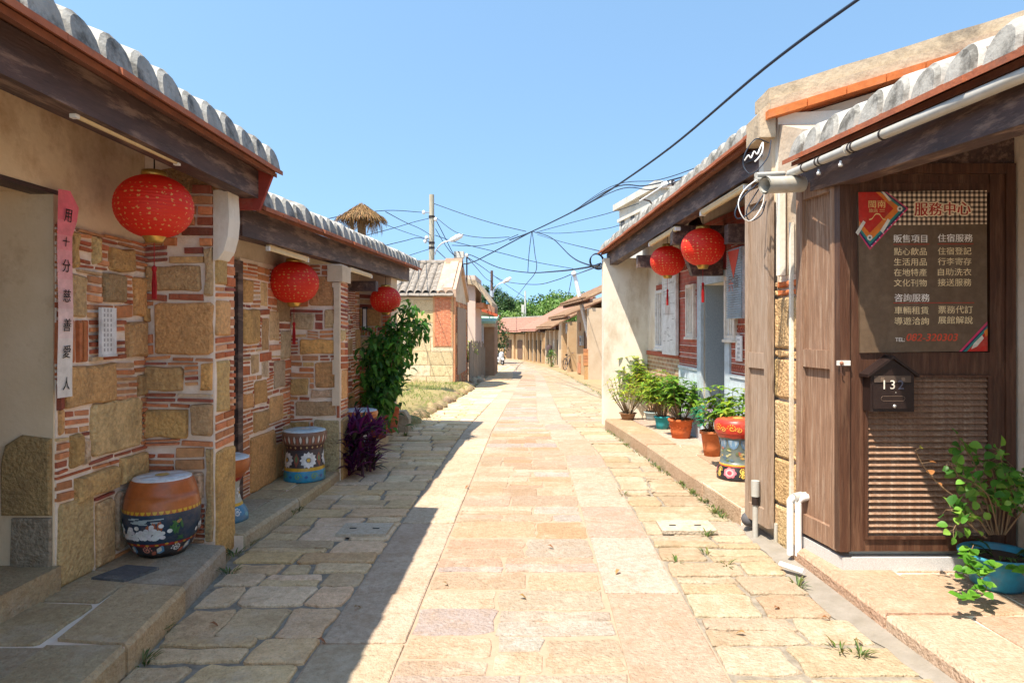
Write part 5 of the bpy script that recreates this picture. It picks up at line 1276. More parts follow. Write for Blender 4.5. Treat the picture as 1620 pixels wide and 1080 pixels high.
pot(t, c, .14, .18, (.04, .30, .35)); shrub(t, c+Vector((0, 0, .15)), .86, .44, 44, 9, YG+YG+YG+MG, .14, .042, 6, 4)
c = Vector((1.40, 10.2, .16))
t = thing('potted_plant', 'flat brown bowl with sparse twigs at the foot of the pale end pier', 'potted plant', c, pg)
pot(t, c, .12, .09, (.30, .17, .09)); shrub(t, c+Vector((0, 0, .07)), .60, .34, 22, 11, YG+[(.34, .28, .06)], .085, .026, 5, 3)
c = ground_at(1125, 722, .16)
t = thing('potted_plant', 'terracotta pot of pink and white artificial flowers behind the red topped stool', 'potted plant', c, pg)
pot(t, c+Vector((.02, .05, 0)), .115, .27, (.56, .17, .06), taper=.68); shrub(t, c+Vector((.02, .05, .24)), .36, .22, 24, 13, [(.03, .22, .12), (.04, .28, .16), (.06, .2, .05)], .09, .036, 5, 3)
r = random.Random(3); mb = MB()
for k in range(12):
    p = c+Vector((.02+r.uniform(-.14, .12), -.03+r.uniform(-.16, .03), .36+r.uniform(-.06, .20))); cc = r.choice([(.80, .60, .66), (.80, .76, .76), (.70, .36, .50), (.62, .50, .70)])
    for q in range(6): a = q*1.047; leaf(mb, p, (math.cos(a), -.5, math.sin(a)), (0, -1, 0), .05, .036, cc, 0, .1)
mb.build('blossoms', m_leaf, t, fix=False)
c = Vector((1.92, 6.45, .16))
t = thing('potted_plant', 'grey pot of light green trailing plants behind the red topped stool', 'potted plant', c, pg)
pot(t, c, .14, .26, (.20, .22, .25)); shrub(t, c+Vector((0, 0, .22)), .60, .36, 32, 15, YG+MG+MG, .10, .042, 6, 4)
c = Vector((1.78, 5.93, .70)); 
# shop plant
c = Vector((2.53, 3.72, .10))
t = thing('potted_plant', 'round leaved plant in a wide blue plastic pot in front of the louvred door', 'potted plant', c, pg)
mb = MB(); B = (.035, .27, .40)
mb.lathe([(0, 0), (.115, 0), (.125, .012), (.135, .02), (.15, .10), (.162, .165), (.192, .168), (.196, .182), (.186, .188), (.158, .18), (.152, .15), (0, .15)], c, 36, 0, B); mb.build('pot', m_glaze, t)
mb = MB(); mb.lathe([(.154, .155), (.08, .165), (0, .165)], c, 20); mb.build('soil', m_soil, t)
def roundleaf(mb, p, d, up, L_, w, col):
    p = Vector(p); d = Vector(d).normalized(); s = d.cross(Vector(up))
    s = s.normalized() if s.length > 1e-4 else d.orthogonal().normalized(); n = s.cross(d)
    mid = [p+d*L_*f-n*L_*.30*f*f for f in (0, .25, .55, .8, 1)]
    ws = (.12, .44, .5, .34, .02); A = [mid[i]+s*w*ws[i]+n*w*ws[i]*.35 for i in range(5)]; B_ = [mid[i]-s*w*ws[i]+n*w*ws[i]*.35 for i in range(5)]
    mb.mesh(A+mid+B_, [(i, i+1, 6+i, 5+i) for i in range(4)]+[(5+i, 6+i, 11+i, 10+i) for i in range(4)], 0, col, True)
def PX(px, py, Y): return at(px, py, Y)
r = random.Random(17); ml = MB(); ms = MB()
LG = [(.11, .28, .035), (.08, .23, .03), (.17, .37, .05), (.06, .18, .03), (.22, .40, .06)]
b0 = c+Vector((0, 0, .16))
stems = [
    [(1568, 845, 3.72), (1530, 800, 3.68), (1490, 770, 3.64), (1462, 738, 3.62), (1448, 712, 3.60)],
    [(1570, 845, 3.72), (1545, 790, 3.70), (1515, 750, 3.68), (1500, 728, 3.66)],
    [(1572, 845, 3.72), (1556, 775, 3.72), (1540, 730, 3.70), (1522, 705, 3.68), (1517, 694, 3.68)],
    [(1576, 845, 3.72), (1575, 780, 3.70), (1570, 745, 3.68), (1562, 722, 3.66)],
    [(1584, 845, 3.72), (1592, 780, 3.66), (1590, 750, 3.62), (1582, 720, 3.60), (1578, 712, 3.60)],
    [(1588, 845, 3.72), (1604, 800, 3.64), (1612, 765, 3.6), (1618, 745, 3.58)],
    [(1565, 845, 3.70), (1540, 812, 3.6), (1516, 826, 3.55), (1508, 838, 3.52)],
    [(1560, 850, 3.66), (1535, 830, 3.60), (1520, 812, 3.58), (1496, 806, 3.56)],
    [(1580, 845, 3.70), (1566, 790, 3.62), (1550, 770, 3.58), (1535, 762, 3.56)],
    [(1590, 845, 3.70), (1600, 790, 3.62), (1606, 770, 3.56), (1610, 790, 3.52)],
    [(1580, 845, 3.74), (1583, 800, 3.74), (1588, 770, 3.72), (1600, 735, 3.7)],
    [(1590, 845, 3.70), (1612, 815, 3.62), (1625, 790, 3.58), (1635, 760, 3.56)],
]
for si, s_ in enumerate(stems):
    path = catmull([PX(*q) for q in s_], 5); ms.tube(path, [.0055-.0035*k/(len(path)-1) for k in range(len(path))], 5)
    n = 9 if si else 4
    for k in range(n):
        f = .32+.68*k/(n-1) if si else .45+.55*k/(n-1)
        i = min(len(path)-1, int(f*(len(path)-1))); p = path[i]
        for q in range(2 if si else 1):
            d = rand_dir(r, .2); d.y -= .2; up = Vector((r.uniform(-.8, .8), r.uniform(-1, .1), .8)); L_ = r.uniform(.036, .066)*(.75 if k == n-1 else 1)
            cc = jit(r.choice(LG), .2, r)
            if si == 0: cc = r.choice([(.42, .34, .05), (.30, .32, .05), (.45, .20, .07)]); L_ *= .7
            e = p+d*.035; ms.tube([p, e], .0016, 4); roundleaf(ml, e, d, up, L_, L_*.92, cc)
# runner that spills over the rim and rests on the paving
for s_ in ([(1540, 862, 3.56), (1532, 884, 3.50), (1544, 905, 3.44), (1560, 925, 3.40), (1556, 940, 3.38)], [(1540, 880, 3.5), (1528, 898, 3.47), (1522, 915, 3.44)], [(1552, 915, 3.42), (1566, 905, 3.42), (1575, 898, 3.42)], [(1556, 938, 3.36), (1530, 945, 3.30), (1516, 948, 3.27)], [(1600, 900, 3.5), (1616, 905, 3.42), (1632, 928, 3.38)]):
    path = catmull([PX(*q) for q in s_], 5)
    for p in path: p.z = max(p.z, .125)
    ms.tube(path, .0026, 5)
    for p in path[2::2]:
        for q in range(2):
            d = rand_dir(r, .1); d.z = abs(d.z)*.4; roundleaf(ml, p+Vector((0, 0, .008)), d, (r.uniform(-.2, .2), -.3, 1), r.uniform(.04, .062), .048, jit(r.choice([(.12, .32, .03), (.17, .38, .04), (.10, .28, .03)]), .15, r))
for k in range(16):                                           # strap leaves at the soil
    a = r.uniform(0, 6.28); leaf(ml, b0+Vector((math.cos(a)*.06+.03, math.sin(a)*.06, .0)), (math.cos(a), math.sin(a)-.3, .7), (0, 0, 1), .13, .022, jit((.10, .17, .04), .25, r), 0, .35)
ms.build('stems', m_stem, t); ml.build('foliage', m_leaf, t, fix=False)

# purple plant, climbing plant, pots on the left
c = Vector((-1.82, 7.0, .0))
t = thing('purple_plant', 'bushy plant of long purple strap leaves in front of the climbing plant', 'plant', c)
r = random.Random(6); ml = MB()
PU = [(.13, .012, .09), (.085, .008, .065), (.17, .025, .11), (.055, .012, .05), (.07, .07, .04)]
for k in range(46):
    p = c+Vector((r.uniform(-.09, .17), r.uniform(-.28, .30), r.uniform(.02, .48))); 
    for q in range(9):
        a = r.uniform(0, 6.28); el = r.uniform(.15, 1.3)
        leaf(ml, p, (math.cos(a)*math.cos(el), math.sin(a)*math.cos(el), math.sin(el)), (0, 0, 1), r.uniform(.16, .30), .034, jit(r.choice(PU), .25, r), 0, .22)
ml.build('foliage', m_leaf, t, fix=False)
mb = MB()
for k in range(10): p = c+Vector((r.uniform(-.08, .15), r.uniform(-.25, .25), 0)); mb.tube([p, p+Vector((0, 0, .35))], .014, 5, 0, (.10, .03, .05))
mb.build('stems', m_matte, t)
c = Vector((-2.02, 8.75, .11))
t = thing('climbing_plant', 'tall climbing plant with glossy green leaves under the small red lantern', 'potted plant', c)
pot(t, c, .16, .30, (.50, .13, .055))
r = random.Random(12); ml = MB(); ms = MB()
CL = [(.07, .20, .025), (.05, .15, .022), (.10, .26, .035), (.13, .31, .04), (.035, .11, .018)]
paths = []
for k in range(9):
    x1 = [.04, .20, .44, -.06, .34, .56, .08, .28, .0][k]; h = [1.30, 1.45, 1.66, 1.15, 1.3, 1.50, 1.0, .85, .8][k]
    paths.append(catmull([c+Vector((r.uniform(-.05, .05), r.uniform(-.05, .05), .26)), c+Vector((x1*.25, r.uniform(-.1, .1), h*.4)), c+Vector((x1*.75, r.uniform(-.2, .15), h*.8)), c+Vector((x1, r.uniform(-.25, .1), h))], 6))
for path in paths:
    ms.tube(path, [.012-.008*k/(len(path)-1) for k in range(len(path))], 5)
    for i, p in enumerate(path):
        for q in range(17):
            o = Vector((r.gauss(0, .062), r.gauss(0, .085), r.gauss(0, .06))); 
            if i < 3 and r.random() < .45: continue
            d = rand_dir(r, -.5); leaf(ml, p+o, d, (r.uniform(-.3, .3), -.4, 1), r.uniform(.08, .13), .05, jit(r.choice(CL), .22, r), 0, .3)
for k in range(160):                                           # foliage hanging low at the foot
    p = c+Vector((r.gauss(.06, .14), r.gauss(-.08, .12), r.uniform(.15, .85))); leaf(ml, p, rand_dir(r, -.6), (0, -.4, 1), r.uniform(.08, .13), .048, jit(r.choice(CL), .22, r), 0, .3)
ms.build('stems', m_stem, t); ml.build('foliage', m_leaf, t, fix=False)
c = Vector((-1.99, 9.25, .11))
t = thing('empty_pot', 'plain terracotta pot standing behind the climbing plant', 'pot', c); pot(t, c, .17, .36, (.48, .13, .06))
c = Vector((-1.95, 9.85, 0)); mb = MB(); slab(mb, lambda a, b, h: (c.x+a, c.y+h*0+.0+b*0, b), [(-.14, -.05), (.14, -.05), (.15, .22), (.08, .34), (-.1, .33), (-.15, .2)], 0, .0, .02, 0, (.40, .36, .30))
mb = MB(); mb.prism([(c.x-.13, c.y, -.05), (c.x+.13, c.y, -.05), (c.x+.14, c.y, .2), (c.x+.07, c.y, .31), (c.x-.10, c.y, .30), (c.x-.14, c.y, .18)], (0, .22, 0), 0, (.42, .36, .27))
tag(mb.build('marker_stone', m_granite), 'rough squared stone standing at the edge of the grass bank', 'stone')

# weeds and grass
wr = random.Random(31); mb = MB()
def tuft(p, n, h, cols, sp=.04):
    for _ in range(n):
        a = wr.uniform(0, 6.28); q = Vector(p)+Vector((math.cos(a), math.sin(a), 0))*wr.uniform(0, sp)
        leaf(mb, q, (math.cos(a)*.6, math.sin(a)*.6, wr.uniform(.5, 1.4)), (0, 0, 1), h*wr.uniform(.5, 1.2), .010, jit(wr.choice(cols), .25, wr), 0, .35)
WD = [(.10, .17, .03), (.16, .22, .05), (.24, .22, .08), (.07, .13, .03)]
for px, py, n in ((238, 1008, 26), (226, 1050, 14), (255, 1000, 14), (372, 880, 14), (362, 908, 12), (460, 815, 24), (470, 808, 12), (395, 862, 10), (1330, 1030, 6), (1362, 1039, 12), (1262, 928, 10), (1118, 848, 12), (1115, 795, 18), (1132, 812, 22), (1100, 782, 18), (1140, 820, 10), (1060, 745, 14), (1085, 768, 16), (1045, 730, 10), (1000, 700, 12), (990, 690, 14), (975, 682, 12), (1025, 716, 12), (986, 783, 6), (1070, 890, 6), (1120, 878, 6), (1150, 896, 5), (590, 725, 18), (600, 720, 12), (640, 690, 20)):
    tuft(ground_at(px, py, .005), int(n*1.6), .07, WD)
for k in range(60):
    Y = wr.uniform(5.3, 10); tuft((xkr(Y)-wr.uniform(.0, .05), Y, .005), 5, .05, WD, .03)
for k in range(70):
    Y = wr.uniform(11.5, 30); tuft((xkl(Y)+wr.uniform(-.12, .05), Y, gz(Y)), 7, .10, WD, .06)
for k in range(40):
    Y = wr.uniform(16, 40); tuft((xkr(Y)+wr.uniform(-.05, .12)+bend(Y), Y, gz(Y)), 7, .12, WD, .06)
o = stuff(mb.build('weeds', m_leaf, fix=False)); o['label'] = 'weeds growing along the kerbs and paving joints'
# fallen leaves
mb = MB(); lr = random.Random(8)
for px, py in ((742, 768), (865, 862), (1350, 1012), (1225, 960), (1300, 975), (700, 920), (560, 960), (820, 940), (1180, 1000), (500, 1010), (980, 900), (330, 985), (1420, 985)):
    p = ground_at(px, py, .03); leaf(mb, p, rand_dir(lr, 0)*Vector((1, 1, .1)), (0, 0, 1), .05, .025, lr.choice([(.35, .14, .05), (.28, .17, .06), (.42, .26, .1)]), 0, .4)
o = stuff(mb.build('fallen_leaves', m_leaf, fix=False)); o['label'] = 'dry leaves scattered on the paving'

# grassy bank beyond the second house
mb = MB(); n = 14; br = random.Random(2)
def bz(x, y): return gz(y)+.02+.20*min(1, max(0, (-1.98-x)/.35))+.03*math.sin(x*3+y*2)
gx = [-1.98, -2.1, -2.25, -2.45, -3, -4, -5.5, -8, -12]; gy = [10.0+i for i in range(14)]
for y0, y1 in zip(gy, gy[1:]):
    for x0, x1 in zip(gx, gx[1:]): mb.face([(x0, y0, bz(x0, y0)), (x1, y0, bz(x1, y0)), (x1, y1, bz(x1, y1)), (x0, y1, bz(x0, y1))], 0, (1, 1, 1), True)
struct(mb.build('bank_terrain', M('bank_earth', (.34, .25, .12), (.25, .21, .08), 3, .95, .5, 20, stain=(.20, .21, .05), sscale=2, samt=.6), weld=True))
mb = MB()
for k in range(34):
    y = br.uniform(10.2, 22.5); x = -2.02-.01*(y-10)+br.uniform(-.08, .06); s = br.uniform(.10, .22)
    mb.ball((x, y, gz(y)+.02), s, 0, jit((.36, .28, .17), .25, br), 7, (1, br.uniform(.9, 1.6), br.uniform(.6, .95)))
o = mb.build('bank_stones', m_granite); struct(o)
mb = MB(); GC = [(.22, .27, .06), (.16, .24, .05), (.32, .30, .10), (.12, .19, .04)]
for k in range(1500):
    y = br.uniform(10.3, 22.4); x = br.uniform(-6, -2.1); p = Vector((x, y, bz(x, y)))
    for q in range(3): a = br.uniform(0, 6.28); leaf(mb, p+Vector((br.uniform(-.1, .1), br.uniform(-.1, .1), 0)), (math.cos(a)*.5, math.sin(a)*.5, 1), (0, 0, 1), br.uniform(.06, .16), .012, jit(br.choice(GC), .2, br), 0, .4)
for k in range(200):
    y = br.uniform(10.0, 12.2); x = br.uniform(-2.15, -1.85); a = br.uniform(-.8, .8); leaf(mb, (x, y, gz(y)+br.uniform(.05, .25)), (math.cos(a), -math.sin(a)-.2, br.uniform(-.5, .7)), (0, 0, 1), br.uniform(.12, .24), .012, jit(br.choice([(.28, .30, .14), (.38, .36, .18), (.18, .24, .08)]), .2, br), 0, .45)
o = stuff(mb.build('grass', m_leaf, fix=False)); o['label'] = 'dry yellow green grass on the bank beyond the second house'
# ------------------------------------------------------------------ gable house on the left
hg = 'old houses along the lane'
t = thing('ashlar_house', 'pale ashlar house beyond the grass bank with red brick panel and grey tiled roof', 'house', (-4, 24, gz(23)), hg)
Y0 = 22.7; zg = gz(22.7); GX0, GX1 = -6.3, -2.69; ze = 2.55; zr = 3.72
GF = Wall((GX0, Y0), (GX1, Y0))
mb = MB(); mb.box(GX0, GX1, Y0, 27.2, zg-.6, ze, 0)
mb.prism([(GX1-.002, Y0, ze), (GX1-.002, 27.2, ze), (GX1-.002, 24.95, zr)], (-.25, 0, 0)); mb.build('wall', m_plaster2, t)
mb = MB(); ar = random.Random(9); z = zg; AS = [(.66, .54, .36), (.70, .58, .40), (.62, .48, .28), (.70, .50, .24), (.72, .62, .46)]
while z < ze-.1:
    h = ar.uniform(.36, .50); h = min(h, ze-z); x = 0
    while x < GF.len-.05:
        w = min(ar.uniform(.6, 1.3), GF.len-x)
        if GF.len-x-w < .25: w = GF.len-x
        slab(mb, GF.P, [(x+.008, z+.008), (x+w-.008, z+.008), (x+w-.008, z+h-.008), (x+.008, z+h-.008)], 0, .02, .012, 0, jit(ar.choice(AS), .1, ar), ar); x += w
    z += h
mb.build('ashlar_face', [m_granite], t)
a, zt_ = GF.pix(688, 470); b, zb_ = GF.pix(716, 547)
mb = MB(); GF.box(mb, a-.06, b, zb_-.03, zt_+.04, .0, .035, 0, (.60, .32, .16)); mb.build('brick_panel_frame', m_matte, t)
mb = MB(); GF.quad(mb, a, b-.05, zb_, zt_, .045); mb.build('brick_panel', brick_mat('orange_red_brick', (.50, .13, .055), (.56, .17, .07), (.56, .30, .18), .22, .065, .008), t)
GS = Wall((GX1, Y0), (GX1, 27.2)); mb = MB()
stonework(mb, GS, 0, 4.5, zg-.4, ze-.1, [], .03, 61, 26, amin=.3, amax=.9, big=.7); GS.box(mb, 0, .35, zg-.4, ze, .01, .05, 2, (.62, .30, .15)); mb.build('side_facing', [m_mortar, m_granite, m_brick], t)
mb = MB()
for i in range(9): GS.box(mb, .9+i*.32, .9+i*.32+.3, zg+.4, ze-.3, .03, .055, 0)
mb.build('side_boards', m_wood_old, t)
roof(t, (GX0, Y0-.22), (GX1+.02, Y0-.22), ze+.06, ze+.06, 2.5, 26, .26, .105, caps=False, m_bar=m_tile_grey, m_sheet=m_tile_grey, beam=False, seed=3)
mb = MB()                                                     # stepped plaster parapet along the gable
for k, (dx0, dx1, up) in enumerate(((-.55, -.30, .16), (-.30, -.02, .26), (-.02, .10, .20))):
    tp_ = math.tan(R(26))
    for y0, y1, s0, s1 in ((Y0-.1, 24.75, 0, 1), (24.75, 27.2, 1, 0)):
        zA_ = ze+.06+(2.4*tp_)*s0; zB_ = ze+.06+(2.4*tp_)*s1
        mb.hexa([(GX1+dx0, y0, zA_-.05), (GX1+dx1, y0, zA_-.05), (GX1+dx1, y1, zB_-.05), (GX1+dx0, y1, zB_-.05), (GX1+dx0, y0, zA_+up), (GX1+dx1, y0, zA_+up), (GX1+dx1, y1, zB_+up), (GX1+dx0, y1, zB_+up)])
mb.box(GX1-.5, GX1+.1, 24.55, 24.95, zr+.0, zr+.32)
mb.build('gable_parapet', M('pink_coping', (.60, .40, .28), (.46, .33, .24), 4, .9, .3, 20, stain=(.26, .20, .15), sscale=1.5, samt=.6), t)

# plastered house with a projecting roof behind it
t = thing('plastered_house', 'tall narrow pinkish plaster house behind the tiled roof of the ashlar house', 'house', (-3.2, 31, gz(31)), hg)
a = at(722, 600, 30); b = at(752, 430, 30)
mb = MB(); mb.box(a.x-1.5, b.x, 30, 33.5, gz(31)-.3, CH+(CY-448)/F*30+.35); mb.build('wall', M('pink_plaster', (.66, .50, .42), (.58, .45, .38), 2, .9, .2, 20, stain=(.40, .32, .26), sscale=.8, samt=.5), t)
mb = MB(); zt3 = CH+(CY-448)/F*30
mb.prism([(b.x-1.6, 29.7, zt3+.35), (b.x+.05, 29.7, zt3+.12), (b.x+.75, 29.7, zt3-.85), (b.x+.75, 29.7, zt3-1.02), (b.x+.0, 29.7, zt3-.1), (b.x-1.6, 29.7, zt3+.15)], (0, 4, 0)); mb.build('roof', m_coping, t)
mb = MB(); mb.box(b.x+.005, b.x+.35, 30.2, 33.0, zt3-1.05, zt3-.85, 0, (.62, .30, .18)); mb.build('eave_brackets', m_matte, t)
# awning house with fence
t = thing('awning_house', 'low house with red edged roof and pale green awning over its porch', 'house', (-3.5, 35, gz(35)), hg)
Y = 34; L0, R0 = at(737, 510, Y), at(782, 510, Y)
zA_, zP = CH+(CY-508)/F*Y, gz(36)
mb = MB(); mb.box(L0.x-3, R0.x-.1, Y+2.0, Y+5, zP-.3, zA_+.9, 0); mb.box(R0.x-.55, R0.x-.05, Y+1.0, Y+2.0, zP-.3, zA_, 0); mb.build('wall', M('brown_plaster', (.34, .22, .14), (.26, .16, .10), 3, .9, .3, 20), t)
mb = MB(); q0, q1 = at(735, 483, Y+1), at(783, 500, Y+1)
mb.prism([(q0.x-2, Y+.8, q0.z+.55), (q0.x, Y+.8, q0.z), (q1.x+.05, Y+.8, q1.z), (q1.x+.05, Y+.8, q1.z-.55), (q0.x-2, Y+.8, q1.z-.55)], (0, .2, 0), 0); mb.build('gable_wall', m_plaster2, t)
mb = MB(); mb.prism([(q0.x-2, Y+.6, q0.z+.55), (q0.x, Y+.6, q0.z), (q1.x+.15, Y+.6, q1.z-.05), (q1.x+.15, Y+.6, q1.z+.10), (q0.x, Y+.6, q0.z+.16), (q0.x-2, Y+.6, q0.z+.72)], (0, 3, 0), 0, (.52, .11, .05)); mb.build('red_roof', m_matte, t)
mb = MB(); mb.prism([(L0.x-2.5, Y-.2, zA_-.12), (R0.x+.05, Y-.2, zA_-.12), (R0.x+.2, Y+.9, zA_+.2), (L0.x-2.5, Y+.9, zA_+.2)], (0, 0, .12), 0, (.36, .58, .46)); mb.build('awning', m_matte, t)
mb = MB(); p = at(763, 517, Y); mb.box(p.x-.07, p.x+.07, Y, Y+.14, zP-.2, zA_-.02, 0, (.58, .60, .62)); mb.build('post', m_matte, t)
o = MB(); p = at(741, 527, 33); o.box(p.x-.35, p.x+.25, 33, 33.4, p.z-.35, p.z+.25, 0, (.05, .25, .50)); o.box(p.x-.37, p.x+.27, 32.98, 33.42, p.z+.25, p.z+.30, 0, (.04, .2, .42)); tag(o.build('water_tank', m_matte), 'small blue box behind the board fence', 'tank')
# board fence with greenery on top
t = thing('board_fence', 'weathered upright board fence along the lane before the green awning', 'fence', (-2.6, 28.5, gz(28)))
FB = Wall((-2.62, 27.4), (-2.42, 33)); mb = MB(); fr = random.Random(5); s = 0
while s < FB.len-.1:
    w = fr.uniform(.14, .24); z0 = gz(27.4+s); FB.box(mb, s, s+w-.01, z0-.2, z0+fr.uniform(1.3, 1.75), 0, .03+fr.uniform(0, .02)); s += w
mb.build('boards', M('grey_fence_wood', (.30, .25, .19), (.18, .14, .10), 6, .9, .5, 20, stretch=(5, 5, .5), stain=(.42, .36, .28), sscale=2, samt=.5), t)
mb = MB(); FB.box(mb, .05, FB.len-.1, gz(30)+.9, gz(30)+1.0, -.05, -.005); mb.build('rail', m_wood_old, t)
def bush(name, label, c, rx, ry, rz, n, cols, L_, w, seed, cat='plant', group=None, trunk=True):
    r = random.Random(seed); t = thing(name, label, cat, c, group); ml = MB(); c = Vector(c)
    for _ in range(n):
        d = rand_dir(r); q = r.uniform(.45, 1)**.5; p = c+Vector((d.x*rx*q, d.y*ry*q, rz+d.z*rz*q)); leaf(ml, p, rand_dir(r, .2), (r.uniform(-.4, .4), r.uniform(-.4, .4), 1), L_*r.uniform(.6, 1.3), w, jit(r.choice(cols), .25, r), 0, .3)
    ml.build('foliage', m_leaf_far, t, fix=False)
    if trunk:
        mb = MB()
        for k in range(5): a = r.uniform(0, 6.28); mb.tube([c+Vector((0, 0, -.1)), c+Vector((math.cos(a)*rx*.4, math.sin(a)*ry*.4, rz*1.3))], .02, 5)
        mb.build('stems', m_stem, t)
    return t
bush('yellow_shrub', 'yellow green shrub spilling over the board fence', (-2.9, 29.6, gz(30)+.9), .45, 1.5, .42, 420, YG+[(.40, .40, .08)], .16, .05, 3)
bush('dark_shrub', 'dark green shrub beyond the awning house, behind the scooter', (-3.35, 56, gz(56)), 1.3, 1.5, 2.0, 900, [(.035, .09, .02), (.05, .12, .025), (.025, .06, .015)], .3, .13, 4)
bush('small_bush', 'small dark bush at the kerb before the low red roofed house', (1.25, 49, gz(49)), .38, .38, .65, 300, DG, .14, .05, 5)
# rubble along the left kerb
mb = MB()
for k in range(26): y = br.uniform(23, 40); mb.ball((xkl(y)-br.uniform(.05, .35)+bend(y), y, gz(y)+.04), br.uniform(.12, .26), 0, jit((.40, .33, .24), .25, br), 7, (1, 1.3, .7))
struct(mb.build('rubble_edge', m_granite))

# ------------------------------------------------------------------ row of houses on the far right
HG = 'small houses at the far end of the lane'
def row_house(name, label, p0, p1, wall_h, depth, mats, eave, piers, openings, roof_m, over=.6, pitch=24, seed=1, run=2.6):
    W = Wall(p0, p1, flip=True); y = (p0[1]+p1[1])/2; zg_ = gz(y); t = thing(name, label, 'house', (p0[0], p0[1], gz(p0[1])), HG)
    mb = MB(); W.box(mb, 0, W.len, gz(p1[1])-.4, zg_+wall_h, -depth, 0); mb.build('wall', mats[0], t)
    for a, w, d in piers: mb = MB(); W.box(mb, a, a+w, gz(p1[1])-.4, zg_+wall_h-.05, .002, d); mb.build('pier', mats[1], t)
    for k, (a, w, z0, z1, col, kind) in enumerate(openings):
        mb = MB(); W.box(mb, a, a+w, zg_+z0, zg_+z1, .004, .05, 0, col); o = mb.build('door' if kind == 'door' else 'window', m_matte, t)
        mb = MB(); f = tuple(c*.6 for c in col); W.box(mb, a-.06, a, zg_+z0, zg_+z1+.06, .004, .08, 0, f); W.box(mb, a+w, a+w+.06, zg_+z0, zg_+z1+.06, .004, .08, 0, f); W.box(mb, a, a+w, zg_+z1, zg_+z1+.06, .004, .08, 0, f); mb.build('frame', m_matte, o)
    e0 = W.P(-.15, 0, over); e1 = W.P(W.len+.15, 0, over)
    roof(t, (e0.x, e0.y), (e1.x, e1.y), zg_+eave, zg_+eave-.05, run, pitch, .3, .11, caps=False, m_bar=roof_m, m_sheet=roof_m, seed=seed, right=True, bh=.16, boff=.25)
    return t, W, zg_
m_ochre = M('ochre_wall', (.50, .35, .20), (.43, .28, .15), 2, .95, .3, 20, stain=(.36, .24, .14), sscale=.9, samt=.6)
m_pale = M('pale_wall', (.58, .46, .33), (.48, .37, .25), 2, .95, .3, 20, stain=(.42, .30, .19), sscale=.9, samt=.6)
m_rust = M('rust_brown_tile', (.26, .155, .09), (.17, .10, .06), 5, .95, .5, 30, stain=(.36, .27, .17), sscale=2, samt=.5)
a_, Wa, za = row_house('far_house', 'brown roofed house with a white pole leaning against its front', (3.2, 30.5), (2.35, 37.5), 3.35, 5, (m_ochre, m_pale), 3.65, [(.0, .5, .75)], [(3.6, 1.0, .4, 2.2, (.22, .13, .08), 'door'), (1.6, .8, 1.3, 2.1, (.5, .46, .4), 'window')], m_rust, 1.0, 24, 2)
mb = MB(); y_ = 36.8
for z0, h, w in ((.0, .55, .7), (.6, .35, .5), (1.45, .5, .55), (2.3, .4, .5)): Wa.box(mb, 5.9, 5.9+w, za+z0, za+z0+h, .004, .05, 0, jit((.46, .24, .13), .2))
mb.build('brick_patches', m_matte, a_)
b_, Wb, zb_ = row_house('far_house', 'ochre house with grey boxes of air conditioning units on its wall', (2.55, 41), (1.75, 48), 3.1, 5, (m_pale, m_ochre), 3.35, [(0, .45, .5), (3.0, .5, .4)], [(4.2, .9, .1, 1.9, (.20, .13, .09), 'door')], m_rust, .8, 23, 4)
DKO = [(.07, .05, .04), (.11, .08, .06), (.30, .24, .18), (.05, .035, .03), (.72, .70, .66)]
c_, Wc, zc_ = row_house('far_house', 'low house with faded red roof, dark doorways and a pale grey door', (2.1, 50), (1.05, 55.2), 2.7, 5, (m_ochre, m_pale), 2.85, [(q*1.45+.1, .34, .26) for q in range(4)], [(.62, .8, .1, 1.9, DKO[0], 'door'), (2.1, .75, .1, 1.85, DKO[4], 'door'), (3.55, .8, .1, 1.9, DKO[3], 'door')], m_rust, .95, 27, 5, 3.6)
e_, We, ze_ = row_house('far_house', 'low house with pinkish tiled roof and a row of dark doorways', (.9, 55.8), (-.6, 62.5), 2.6, 5, (m_pale, m_ochre), 2.72, [(q*1.6+.1, .34, .22) for q in range(5)], [(.65, .85, .1, 1.85, DKO[1], 'door'), (2.25, .85, .1, 1.85, DKO[0], 'door'), (3.85, .85, .1, 1.85, DKO[2], 'door'), (5.45, .8, .1, 1.8, DKO[3], 'door')], m_tile_red, .85, 29, 7, 5.0)
d_h, Wd, zd_ = row_house('far_house', 'red roofed house closing the end of the lane', (-.6, 64), (-5.0, 72), 2.45, 5, (m_ochre, m_ochre), 2.65, [(q*2.2+.3, .36, .2) for q in range(4)], [(1.0, .9, .1, 1.8, (.16, .10, .07), 'door'), (3.4, .9, .1, 1.8, (.14, .09, .06), 'door')], m_tile_red, .8, 26, 6, 2.8)
